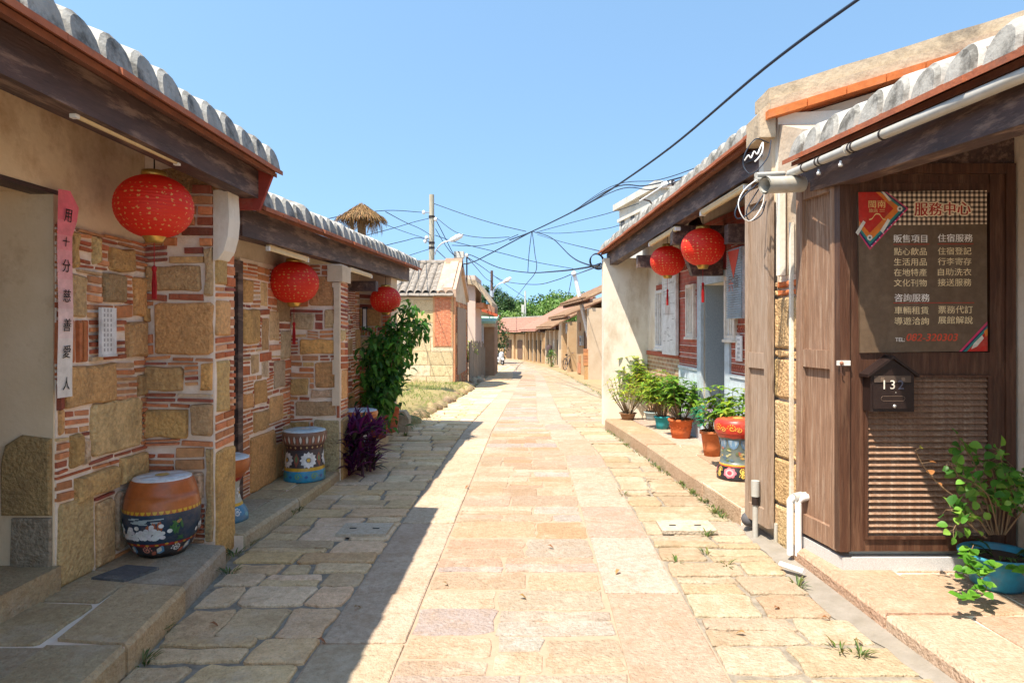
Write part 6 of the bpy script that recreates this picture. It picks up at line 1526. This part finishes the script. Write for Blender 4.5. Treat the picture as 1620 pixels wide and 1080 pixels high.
# timber poles and props under the far eaves are part of those fronts
# air-conditioner boxes
for k, (py, lab) in enumerate(((516, 'upper'), )):
    pass
def ac(label, c):
    t = thing('air_conditioner', label, 'air conditioner', c, 'air conditioning units on the ochre house'); c = Vector(c); mb = MB(); mb.box(c.x-.22, c.x+.18, c.y-.4, c.y+.4, c.z-.3, c.z+.3, 0, (.66, .68, .68)); mb.build('casing', m_matte, t)
    mb = MB(); mb.lathe([(0, 0), (.22, 0), (.24, .02), (.2, .03), (.0, .03)], (0, 0, 0), 18, 0, (.25, .27, .28)); mb.v = [(c.x-.22-v[2], c.y+v[0], c.z+v[1]) for v in mb.v]; mb.build('fan_grille', m_matte, t)
    mb = MB(); mb.lathe([(0, 0), (.22, 0), (.24, .02), (.2, .03), (.0, .03)], (0, 0, 0), 18, 0, (.25, .27, .28)); mb.v = [(c.x+v[0]*.75, c.y-.4-v[2], c.z+v[1]) for v in mb.v]; mb.build('side_grille', m_matte, t)
    mb = MB(); mb.box(c.x-.2, c.x+.35, c.y-.36, c.y-.32, c.z-.36, c.z-.3, 0, (.3, .45, .5)); mb.box(c.x-.2, c.x+.35, c.y+.32, c.y+.36, c.z-.36, c.z-.3, 0, (.3, .45, .5)); mb.build('bracket', m_matte, t); return t
cA = at(900, 519, 42.5); ac('nearer grey air conditioning box on the ochre house wall', (cA.x+.05, 42.6, cA.z)); cB = at(893, 520, 45.5); ac('farther grey air conditioning box on the ochre house wall', (cB.x+.0, 45.4, cB.z))
CL_ = Wc.P(1.8, zc_+1.15, .62)
t = thing('hanging_coat', 'dark coat hanging under the eave of the faded red roofed house', 'coat', CL_); mb = MB()
mb.tube([CL_+Vector((0, 0, .45)), CL_+Vector((0, 0, .35)), CL_, CL_-Vector((0, 0, .5))], [.05, .22, .20, .24], 8, 0, (.07, .045, .05)); mb.build('coat', m_matte, t)
t = thing('meter_box', 'grey meter box on the front wall of the brown roofed far house', 'meter', Wa.P(5.2, za+1.7, .1)); mb = MB(); Wa.box(mb, 5.0, 5.45, za+1.5, za+2.0, .004, .16, 0, (.5, .52, .52)); mb.build('box', m_matte, t); mb = MB(); Wa.box(mb, 5.1, 5.35, za+1.7, za+1.9, .161, .17, 0, (.1, .12, .13)); mb.build('dial', m_matte, t)
# concrete two-storey block behind the brick house
t = thing('concrete_building', 'pale two storey concrete building with flat roof rising behind the brick house', 'building', (3, 17, 0), None)
bw = Wall((2.92, 16.0), (2.36, 18.9), flip=True)
cz = 4.80; mb = MB(); mb.hexa([(2.92, 16, -.5), (7, 16.6, -.5), (7, 21, -.5), (2.36, 18.9, -.5), (2.92, 16, cz), (7, 16.6, cz), (7, 21, cz), (2.36, 18.9, cz)])
m_conc2 = M('pale_concrete', (.62, .60, .54), (.52, .50, .45), 2, .9, .2, 30, stain=(.34, .32, .28), sscale=1.2, samt=.55, svert=(1, 1, .4)); mb.build('wall', m_conc2, t)
mb = MB(); bw.box(mb, -.15, bw.len+.15, cz-.02, cz+.14, -.3, .14); bw.box(mb, -.05, bw.len+.05, cz-.36, cz-.28, -.2, .05); mb.hexa([(2.80, 15.88, cz-.021), (7, 16.45, cz-.021), (7, 16.8, cz-.021), (3.0, 16.2, cz-.021), (2.80, 15.88, cz+.138), (7, 16.45, cz+.138), (7, 16.8, cz+.138), (3.0, 16.2, cz+.138)]); mb.build('cornice', m_conc2, t)
for px in (985.5, 1001, 1022):
    a = bw.s_of(px); z = CH+(CY-[358, 350, 340][[985.5, 1001, 1022].index(px)])/F*(bw.o+bw.u*a).y
    mb = MB(); bw.box(mb, a-.13, a+.13, z-.2, z+.2, .002, .02, 0, (.10, .11, .12)); w = mb.build('window', m_matte, t); mb = MB(); bw.box(mb, a-.17, a+.17, z-.25, z-.2, .002, .05, 0, (.6, .58, .53)); mb.build('sill', m_matte, w)
mb = MB(); mb.tube([at(1012, 314, 15.9), at(1028, 318, 15.8), at(1036, 330, 15.8)], .02, 6); mb.build('wall_pipe', m_iron, t)
# security camera on an arm
c = at(1055, 291, 9.0)
t = thing('security_camera', 'white camera on a long thin arm above the roof of the brick house', 'camera', c)
mb = MB(); mb.tube([at(1012, 318, 9.4), at(1054, 291, 9.0)], .010, 8); mb.build('arm', m_pvcw, t)
mb = MB(); mb.tube([c+Vector((-.05, .02, -.02)), c+Vector((.02, -.03, .0)), c+Vector((.06, -.06, .0))], .042, 12, 0, (.78, .78, .76)); mb.tube([c+Vector((.06, -.06, 0)), c+Vector((.075, -.075, 0))], .038, 12, 0, (.02, .02, .03)); mb.ball(c+Vector((.08, -.08, 0)), .02, 0, (.3, .3, .35), 8); mb.build('housing', m_glaze, t)

# ------------------------------------------------------------------ poles, street lamps, thatched post
pgp = 'utility poles along the lane'
def pole(label, px, ytop, Y, r, mat, name='utility_pole', lean=0, arm=None):
    top = at(px, ytop, Y); zb_2 = gz(Y)-.2; t = thing(name, label, 'pole', (top.x+lean, Y, gz(Y)), pgp)
    mb = MB(); mb.tube([(top.x+lean, Y, zb_2), (top.x+lean*.5, Y, (zb_2+top.z)/2), (top.x, Y, top.z)], [r*1.15, r, r*.85], 12); mb.build('shaft', mat, t); return t, top
m_pole = M('weathered_pole', (.42, .37, .27), (.30, .26, .19), 6, .9, .4, 40, stretch=(3, 3, .4), stain=(.52, .50, .42), sscale=2, samt=.5)
t, top = pole('tall weathered pole behind the tiled roof, carrying many cables', 683, 308, 27.5, .115, m_pole)
mb = MB()
for z in (.85, 1.9, 2.1): mb.tube([top-Vector((0, 0, z)), top-Vector((0, 0, z+.08))], .125, 12)
mb.build('strap', m_iron, t)
mb = MB()
for dx, z in ((-.32, .72), (-.2, 1.75), (-.25, 1.88), (.16, 1.0)): mb.ball(top+Vector((dx, -.05, -z)), .075, 0, (.80, .80, .78), 8, (1, 1, 1.2)); mb.tube([top+Vector((0, 0, -z)), top+Vector((dx, -.05, -z))], .02, 5, 0, (.3, .3, .3))
mb.build('insulator', m_col, t)
def lamp(label, px0, py0, px1, py1, Y, s=1):
    t = thing('street_lamp', label, 'street lamp', at(px0, py0, Y), 'street lamps on poles'); a, b = at(px0, py0, Y), at(px1, py1, Y)
    mb = MB(); mb.tube(catmull([a+Vector((0, 0, -.35*s)), a+Vector((.05, 0, -.1*s)), a.lerp(b, .45)+Vector((0, 0, .05)), b], 5), .035*s, 8); mb.build('arm', m_metal, t)
    u = (b-a).normalized(); mb = MB(); rings = []
    for f, w in ((0, .05), (.15, .11), (.5, .15), (.85, .12), (1, .04)): rings.append((b-u*.1*s+u*f*.75*s, w*s))
    mb.tube([q[0] for q in rings], [q[1] for q in rings], 10); i0 = len(mb.v)
    mb.v = [(v[0], v[1], (v[2]-b.z)*.6+b.z) if False else v for v in mb.v]; mb.build('head', m_pvcw, t)
    mb = MB(); mid = b+u*.32*s; mb.hexa([mid-u*.2*s+Vector((0, -.08*s, -.13*s)), mid+u*.2*s+Vector((0, -.08*s, -.09*s)), mid+u*.2*s+Vector((0, .08*s, -.09*s)), mid-u*.2*s+Vector((0, .08*s, -.13*s)), mid-u*.2*s+Vector((0, -.08*s, -.09*s)), mid+u*.2*s+Vector((0, -.08*s, -.05*s)), mid+u*.2*s+Vector((0, .08*s, -.05*s)), mid-u*.2*s+Vector((0, .08*s, -.09*s))], 0, (.30, .26, .22)); mb.build('lamp_glass', m_glaze, t)
lamp('street lamp on the tall weathered pole behind the tiled roof', 688, 392, 714, 380, 27.3, .8)
t, top = pole('dark wooden pole standing in front of the wooded hill', 778, 428, 54, .12, m_wood_dark)
mb = MB(); mb.tube([top-Vector((0, 0, 1.6)), top-Vector((0, 0, 2.1))], .15, 8); mb.build('metal_band', m_metal, t)
lamp('street lamp on the dark wooden pole before the wooded hill', 781, 455, 797, 446, 53.8, 1.05)
t, top = pole('slim white pole far off in front of the trees', 831, 460, 88, .12, M('white_pole', (.62, .60, .55), None, 5, .8))
mb = MB(); mb.box(top.x-.5, top.x-.15, 87.8, 88.2, top.z-3.6, top.z-1.8, 0, (.62, .60, .55)); mb.build('meter_box', m_matte, t)
t, top = pole('square concrete post rising behind the ashlar house', 726.5, 399, 28.6, .16, m_conc2)
mb = MB(); mb.box(top.x-.2, top.x+.2, 28.4, 28.8, top.z-.25, top.z+.02); mb.build('cap', m_conc2, t)
t, top = pole('thin dark post with a white insulator beside the pink plaster house', 738.5, 404, 29, .035, m_iron)
mb = MB(); mb.ball(top, .09, 0, (.8, .8, .8), 8); mb.tube([top-Vector((.12, 0, .35)), top+Vector((.12, 0, -.35))], .03, 6, 0, (.6, .6, .6)); mb.build('insulator', m_col, t)
t = thing('leaning_pole', 'white pole leaning against the front of the brown roofed far house', 'pole', at(936, 585, 35), pgp)
mb = MB(); mb.tube([at(938, 560, 34), at(908, 431, 34)], [.12, .095], 10); mb.build('shaft', m_pvcw, t); mb = MB(); mb.ball(at(908, 433, 33.9), .14, 0, (.8, .8, .8), 8); mb.build('cap', m_col, t)
t = thing('brick_post', 'orange brick post with a dark stake beside the far kerb', 'post', ground_at(929, 600))
g = ground_at(929, 600); mb = MB()
for k in range(5): mb.box(g.x-.16, g.x+.2, g.y, g.y+.35, g.z+.62+k*.15, g.z+.62+k*.15+.14, 0, jit((.48, .22, .10), .15))
mb.box(g.x-.12, g.x+.12, g.y+.02, g.y+.3, g.z-.05, g.z+.62, 0, (.48, .30, .14)); mb.build('brick_shaft', m_matte, t)
mb = MB(); mb.box(g.x+.16, g.x+.32, g.y-.15, g.y, g.z-.1, g.z+.75, 0, (.10, .09, .09)); mb.build('stake', m_matte, t)

t = thing('thatched_post', 'straw thatched cap on a bare trunk rising behind the lower stone house', 'thatched post', at(573, 385, 17))
c = at(572, 345, 17); mb = MB(); mb.tube([(c.x+.03, 17, .0), (c.x+.04, 17, 2.2), (c.x, 17, c.z)], [.14, .11, .10], 10); mb.tube([(c.x-.02, 16.9, 2.6), (c.x-.16, 16.85, 3.3), (c.x-.19, 16.8, c.z)], .05, 7); mb.build('trunk', m_stem, t)
mb = MB(); sr2 = random.Random(4); SC_ = [(.62, .58, .5), (.9, .8, .62), (1.1, .95, .75), (.75, .62, .45), (1.3, 1.1, .8)]
ct = Vector((c.x, 17, at(573, 321, 17).z))
for k in range(1700):
    a = sr2.uniform(0, 6.283); q = sr2.uniform(0, 1)**.7; rad = .52*q
    p = ct+Vector((math.cos(a)*rad, math.sin(a)*rad, -.36*q**.9+sr2.uniform(-.03, .03)))
    d = Vector((math.cos(a+sr2.uniform(-.7, .7)), math.sin(a+sr2.uniform(-.7, .7)), -.62-sr2.uniform(-.2, .5)*q)); leaf(mb, p, d, (0, 0, 1), sr2.uniform(.10, .30), .022, jit(sr2.choice(SC_), .2, sr2), 0, .25)
for k in range(260):
    a = sr2.uniform(0, 6.283); rad = sr2.uniform(.15, .52); p = ct+Vector((math.cos(a)*rad, math.sin(a)*rad, -.4-.1*rad)); leaf(mb, p, (math.cos(a)*.3, math.sin(a)*.3, -1), (1, 0, 0), sr2.uniform(.15, .42), .014, jit(sr2.choice(SC_), .2, sr2), 0, .2)
mb.build('straw_cap', m_straw, t, fix=False)

# ------------------------------------------------------------------ bicycle and scooter
def ring(mb, c, R_, r, ax, mi=0, col=(1, 1, 1), n=28):
    ax = Vector(ax).normalized(); o = ax.orthogonal().normalized(); o2 = ax.cross(o); c = Vector(c)
    mb.tube([c+(o*math.cos(2*math.pi*k/n)+o2*math.sin(2*math.pi*k/n))*R_ for k in range(n+1)], r, 6, mi, col, cap=False)
g = ground_at(897, 588); Yb = g.y; gzb = gz(Yb)+.12; s = 1.0
t = thing('bicycle', 'dark bicycle parked against the wall of the ochre house', 'bicycle', (g.x, Yb, gzb))
dv = Vector((.42, .9, 0)).normalized(); sd = Vector((dv.y, -dv.x, 0)); bc = Vector((g.x-.12, Yb-.15, gzb))
def BP(f, z, o=0): return bc+dv*f+sd*o+Vector((0, 0, z))
for f, nm in ((0, 'wheel'), (1.02, 'wheel')):
    mb = MB(); ring(mb, BP(f, .33), .33, .022, sd, 0, (.02, .02, .022)); w = mb.build('wheel', m_matte, t)
    mb = MB(); ring(mb, BP(f, .33), .30, .010, sd, 0, (.5, .5, .5))
    for k in range(12): a = k*.5236; mb.tube([BP(f, .33), BP(f+.3*math.cos(a), .33+.3*math.sin(a))], .0035, 4, 0, (.5, .5, .5))
    mb.build('rim', m_matte, w)
mb = MB(); FC = (.06, .07, .10)
for a, b in (((0, .33), (.42, .30)), ((0, .33), (.30, .78)), ((.42, .30), (.26, .86)), ((.42, .30), (.84, .72)), ((.29, .76), (.84, .84)), ((.84, .70), (.84, .92)), ((.85, .78), (1.02, .33))): mb.tube([BP(*a), BP(*b)], .018, 6, 0, FC)
mb.build('frame', m_matte, t)
mb = MB(); mb.tube([BP(.16, .88), BP(.26, .9), BP(.40, .88)], [.06, .055, .02], 8, 0, (.02, .02, .02)); mb.build('saddle', m_matte, t)
mb = MB(); mb.tube([BP(.78, 1.0, -.28), BP(.84, .98, -.1), BP(.84, .92, 0), BP(.84, .98, .1), BP(.78, 1.0, .28)], .014, 6, 0, (.15, .15, .16)); mb.build('handlebar', m_matte, t)
mb = MB(); ring(mb, BP(.42, .30), .09, .01, sd, 0, (.2, .2, .2), 16); mb.tube([BP(.42, .30, .1), BP(.5, .16, .1)], .012, 5, 0, (.2, .2, .2)); mb.tube([BP(.42, .30, -.1), BP(.34, .44, -.1)], .012, 5, 0, (.2, .2, .2)); mb.build('crank', m_matte, t)
mb = MB()
for a, b in (((-.1, .72), (.28, .72)), ((-.1, .72), (0, .34))): mb.tube([BP(*a, .06), BP(*b, .06)], .01, 5, 0, (.2, .2, .2)); mb.tube([BP(*a, -.06), BP(*b, -.06)], .01, 5, 0, (.2, .2, .2))
mb.build('rear_rack', m_matte, t)
mb = MB(); mb.box(-.16, .16, -.12, .12, 0, .22, 0, (.05, .07, .14)); o_ = BP(1.0, .82); mb.v = [(v[0]+o_.x, v[1]+o_.y, v[2]+o_.z) for v in mb.v]; mb.build('basket', m_matte, t)
# scooter
g = ground_at(786, 577); Ys = g.y; t = thing('scooter', 'silver motor scooter parked by the dark shrub', 'scooter', g)
dv = Vector((.45, -.9, 0)).normalized(); sd = Vector((dv.y, -dv.x, 0)); bc = Vector((g.x-.05, Ys+.3, g.z))
SIL = (.50, .54, .58)
for f in (-.05, 1.2):
    mb = MB(); ring(mb, BP(f, .25), .19, .065, sd, 0, (.02, .02, .02), 20); w = mb.build('wheel', m_matte, t); mb = MB(); ring(mb, BP(f, .25), .10, .03, sd, 0, (.4, .4, .42), 14); mb.build('rim', m_matte, w)
mb = MB()
mb.tube([BP(-.35, .66), BP(-.1, .60), BP(.25, .50), BP(.42, .40)], [.08, .17, .19, .12], 10, 0, SIL); mb.hexa([BP(.30, .26, -.17), BP(.85, .26, -.17), BP(.85, .26, .17), BP(.30, .26, .17), BP(.30, .36, -.17), BP(.85, .34, -.17), BP(.85, .34, .17), BP(.30, .36, .17)], 0, SIL)
mb.tube([BP(.82, .32), BP(.95, .60), BP(1.0, .92), BP(.98, 1.02)], [.16, .21, .19, .11], 10, 0, SIL); mb.tube([BP(1.05, .40), BP(1.22, .50), BP(1.38, .40)], [.06, .11, .05], 8, 0, SIL); mb.build('body', m_glaze, t)
mb = MB(); mb.tube([BP(-.30, .76), BP(.0, .80), BP(.25, .76), BP(.42, .72)], [.08, .14, .14, .07], 8, 0, (.03, .03, .035)); mb.build('seat', m_matte, t)
mb = MB(); mb.tube([BP(.92, 1.06, -.33), BP(.97, 1.05, 0), BP(.92, 1.06, .33)], .022, 6, 0, (.04, .04, .04)); mb.build('handlebar', m_matte, t)
mb = MB(); mb.ball(BP(1.12, .90), .09, 0, (.75, .78, .80), 10); mb.build('headlight', m_glaze, t)
for s_ in (-1, 1): mb = MB(); mb.tube([BP(.95, 1.05, .25*s_), BP(.92, 1.25, .32*s_)], .008, 5, 0, (.05, .05, .05)); mb.ball(BP(.92, 1.28, .32*s_), .06, 0, (.2, .22, .24), 8); mb.build('mirror', m_matte, t)
mb = MB(); mb.tube([BP(1.0, .8), BP(1.2, .25)], .03, 6, 0, (.1, .1, .1)); mb.build('fork', m_matte, t)

# ------------------------------------------------------------------ cables
og = 'overhead cables'
def wire(label, pts, r=.012): return cable(label, [at(*p) for p in pts], r, m_wire, og, 7)
wire('thickest black cable sweeping down from the top edge towards the lane', [(1420, -40, 7.5), (1357, 0, 8), (1210, 108, 9.5), (1060, 234, 13), (960, 304, 17), (908, 334, 20), (842, 366, 24), (806, 380, 26)], .022)
wire('black cable continuing from the thickest cable down to the concrete post', [(842, 366, 24), (806, 385, 25), (770, 404, 26.5), (746, 415, 28), (712, 421, 28.5), (668, 421, 28), (639, 411, 27)], .022)
wire('slack black cable from the thin post across the lane to the brick house eave', [(727, 420, 28.4), (738.5, 402, 29), (788, 423, 27), (834, 431, 24), (882, 429, 17), (928, 423, 12.5), (950, 417, 11.1)], .018)
wire('black cable dropping from the cable junction to the brick house eave', [(842, 366, 24), (872, 376, 21), (903, 405, 16), (928, 418, 12.5), (948, 420, 11.1)], .014)
wire('pair mate of the vertical drop, hanging straight below the cable junction', [(841, 367, 24), (837, 400, 24), (835, 431, 24)], .013)
wire('cable hanging below the junction and running on down to the trees', [(842, 367, 24), (846, 400, 24), (848, 428, 24), (832, 450, 30), (813, 475, 40)], .013)
wire('highest cable from the tall pole to the junction', [(686, 322, 27.5), (740, 341, 27), (790, 356, 26), (832, 366, 24.5)], .014)
wire('sagging cable from the tall pole to the thick cable', [(687, 342, 27.5), (723, 368, 27), (765, 376, 26.5), (806, 375, 26)], .013)
wire('nearly level cable leaving the pole just above the street lamp head', [(715, 388, 27.5), (755, 389, 27), (790, 383, 26.5), (820, 371, 25.5)], .014)
wire('steep cable from the tall pole down to the concrete post', [(687, 343, 27.4), (700, 368, 27.8), (712, 392, 28.2), (722, 411, 28.5)], .016)
wire('second steep cable from the tall pole to the concrete post', [(689, 362, 27.4), (702, 384, 27.8), (714, 400, 28.2), (725, 408, 28.5)], .014)
wire('topmost cable passing behind the thatched cap to the tall pole', [(430, 378, 20), (500, 352, 21), (545, 341, 22), (613, 333, 24), (668, 336, 27)], .013)
wire('cable rising from the tile caps to the middle of the tall pole', [(577, 373, 20), (622, 361, 23), (656, 351, 25.5), (681, 345, 27.4)], .012)
wire('cable crossing down from the thatched cap to the tall pole', [(610, 335, 19), (640, 351, 23), (665, 362, 26), (681, 372, 27.4)], .012)
wire('thin cable slanting from the thatched cap to the street lamp bracket', [(598, 350, 19), (622, 360, 22), (650, 370, 25), (680, 379, 27.4)], .010)
wire('low cable from the tile caps to the street lamp bracket', [(560, 404, 19), (600, 391, 21), (640, 381, 24), (664, 376, 26), (681, 384, 27.4)], .013)
wire('lowest cable rising from the tile caps to the tall pole', [(600, 422, 22), (639, 407, 24), (679, 394, 27.4)], .012)
wire('long slack cable curving under the lane cables to the leaning pole', [(782, 437, 53), (803, 446, 48), (848, 450, 42), (880, 443, 37), (906, 433, 34)], .022)
wire('long cable from the tall pole to the leaning pole', [(688, 372, 27.5), (725, 384, 28), (796, 401, 30), (850, 415, 32), (907, 425, 34)], .014)
wire('cable from the leaning pole to the brick house eave', [(906, 436, 34), (925, 429, 18), (949, 420, 11.2)], .014)
wire('short cable hanging from the leaning pole to the house behind', [(905, 436, 34), (902, 452, 34), (898, 472, 34.5)], .016)
wire('thin cable rising from the junction to the concrete building', [(846, 368, 24), (905, 352, 22), (960, 338, 19), (1010, 322, 17)], .010)
wire('lower thin cable running level to the concrete building', [(852, 368, 24), (884, 369, 23), (925, 366, 21), (962, 361, 19.2), (984, 355, 18.6)], .009)
wire('thin cable slanting from the junction down to the brick house eave', [(850, 371, 24), (890, 383, 18), (948, 397, 11.2)], .008)
wire('faint cable from the tall pole to the far wooden pole', [(690, 395, 27.5), (722, 424, 36), (752, 448, 46), (778, 470, 54)], .018)
wire('second faint cable from the concrete post to the far wooden pole', [(740, 408, 29), (755, 425, 38), (768, 440, 48), (778, 446, 54)], .018)
wire('third faint cable from the lamp pole across to the far white pole', [(725, 398, 28), (765, 424, 50), (800, 450, 70), (830, 470, 88)], .024)
eg = 'cables along the brick house eave'
def ecable(label, pts, r): return cable(label, [at(*p) for p in pts], r, m_wire, eg, 7)
ecable('thick cable following the tile edge of the brick house roof', [(908, 333, 20), (968, 298, 12), (1020, 294, 10.2), (1080, 280, 8.2), (1105, 270, 7.3), (1150, 255, 6), (1200, 238, 5.0)], .010)
ecable('thinner cable sagging just below the tile edge of the brick house roof', [(908, 335, 20), (975, 301, 12), (1030, 300, 9.9), (1085, 282, 8), (1120, 279, 7), (1170, 262, 5.6), (1205, 246, 4.9)], .008)
ecable('upper thin cable above the tile edge of the brick house roof', [(905, 336, 20), (965, 296, 12), (1040, 285, 10), (1110, 262, 7.6), (1190, 228, 5.2)], .006)
mb = MB(); c = at(943, 413, 11.0)
for k in range(4): ring(mb, c+Vector((.01*k, .02*k, 0)), .11+.008*k, .007, (.25+.1*k, -1, .1*k-.15))
tag(mb.build('cable_coil', m_wire), 'round coil of spare cable at the far corner of the brick house eave', 'cable coil')

# ------------------------------------------------------------------ trees on the hill
mb = MB(); HX = [-160+i*16 for i in range(21)]; HYs = [84, 92, 104, 120, 150, 190]
def hz(x, y):
    k = min(1, max(0, (y-86)/80)); return gz(y)-.2+k*(5+2*math.sin(x*.05)+1.5*math.sin(x*.13+1))
for y0, y1 in zip(HYs, HYs[1:]):
    for x0, x1 in zip(HX, HX[1:]): mb.face([(x0, y0, hz(x0, y0)), (x1, y0, hz(x1, y0)), (x1, y1, hz(x1, y1)), (x0, y1, hz(x0, y1))], 0, (1, 1, 1), True)
struct(mb.build('hill', M('wooded_ground', (.05, .08, .025), (.035, .055, .02), .3, .95), weld=True))
def broad_tree(label, px, ytop, Y, w, cols, seed, n=2600, name='broad_tree', base=None, flat=.55, group='trees on the hill'):
    r = random.Random(seed); top = at(px, ytop, Y); zb_2 = hz(top.x, Y) if Y > 84 else gz(Y); H = top.z-zb_2
    t = thing(name, label, 'tree', (top.x, Y, zb_2), group); c = Vector((top.x, Y, zb_2)); ml = MB(); mt = MB()
    mt.tube([c, c+Vector((.1, 0, H*.35)), c+Vector((0, 0, H*.62))], [H*.035, H*.028, H*.015], 8)
    blobs = []
    for k in range(26):
        a = r.uniform(0, 6.28); q = math.sqrt(r.uniform(0, 1)); h = H*(.42+.5*r.random()*(1-.35*q*q))
        p = c+Vector((math.cos(a)*w*q, math.sin(a)*w*q*.8, h)); s = w*r.uniform(.20, .36); blobs.append((p, s)); mt.tube([c+Vector((0, 0, H*.4)), c.lerp(p, .5)+Vector((0, 0, H*.12)), p], [H*.014, H*.009, H*.003], 5)
    for p, s in blobs:
        bc = jit(r.choice(cols), .12, r)
        for _ in range(n//26):
            d = rand_dir(r); q = r.uniform(.55, 1.05); pp = p+Vector((d.x*s, d.y*s, d.z*s*flat))*q
            leaf(ml, pp, rand_dir(r, .1), (d.x, d.y, d.z+.6), w*.085*r.uniform(.6, 1.3), w*.05, jit(bc, .22, r), 0, .2)
    mt.build('trunk', m_stem, t); ml.build('crown', m_leaf_far, t, fix=False); return t
def conifer(label, px, ytop, Y, w, seed, cols, n=1800):
    r = random.Random(seed); top = at(px, ytop, Y); zb_2 = hz(top.x, Y); H = top.z-zb_2; t = thing('pine_tree', label, 'tree', (top.x, Y, zb_2), 'trees on the hill'); c = Vector((top.x, Y, zb_2)); ml = MB(); mt = MB()
    mt.tube([c, c+Vector((0, 0, H*.96))], [H*.022, H*.004], 7)
    nb = 34
    for k in range(nb):
        f = .25+.73*k/nb; rad = w*(1-f)**.75*r.uniform(.55, 1.1)+.12*w; a = r.uniform(0, 6.28); p0 = c+Vector((0, 0, H*f)); p1 = p0+Vector((math.cos(a)*rad, math.sin(a)*rad, rad*.25)); mt.tube([p0, p1], H*.004, 4)
        bc = jit(r.choice(cols), .15, r)
        for _ in range(n//nb):
            q = r.uniform(.25, 1.05); d = rand_dir(r, .1); leaf(ml, p0.lerp(p1, q)+Vector((r.gauss(0, .14), r.gauss(0, .14), r.gauss(0, .1)))*w*.8, d, (0, 0, 1), w*.22*r.uniform(.6, 1.2), w*.06, jit(bc, .2, r), 0, .25)
    mt.build('trunk', m_stem, t); ml.build('crown', m_leaf_far, t, fix=False); return t
TG = [(.10, .19, .03), (.13, .23, .04), (.08, .15, .03), (.17, .26, .05)]; TD = [(.075, .14, .05), (.09, .16, .055), (.06, .115, .04)]
for i, (px, yt, Y, w) in enumerate(((757, 460, 96, 2.2), (768, 452, 104, 2.4), (784, 455, 108, 2.5), (795, 462, 100, 2.2), (806, 470, 98, 2.2))):
    conifer(['pine just past the pink plaster house', 'tallest pine, between the pink plaster house and the dark wooden pole', 'pine directly behind the dark wooden pole', 'pine behind the arm of the far street lamp', 'pine beside the bright green trees'][i]+' on the hill', px, yt, Y, w, 70+i, TD)
for i, (px, yt, Y, w, cc) in enumerate(((805, 492, 84, 3.4, TG), (838, 480, 92, 4.6, TG), (862, 466, 104, 6.0, TG), (895, 462, 112, 6.4, TG), (822, 470, 112, 5.0, TD+TG), (925, 470, 108, 6, TG), (790, 500, 78, 2.6, DG), (880, 482, 96, 4.5, TG), (845, 494, 86, 3.2, TG))):
    broad_tree(['bright green tree low down between the two far poles', 'wide green tree behind the slim white pole', 'rounded green tree in the middle of the treeline', 'highest green tree, beside the leaning pole', 'dark leaved tree between the pines and the green crowns', 'green tree behind the leaning pole', 'small dark tree above the dark shrub by the scooter', 'green tree just above the faded red roof', 'low green tree at the foot of the slim white pole'][i], px, yt, Y, w, cc, 90+i)
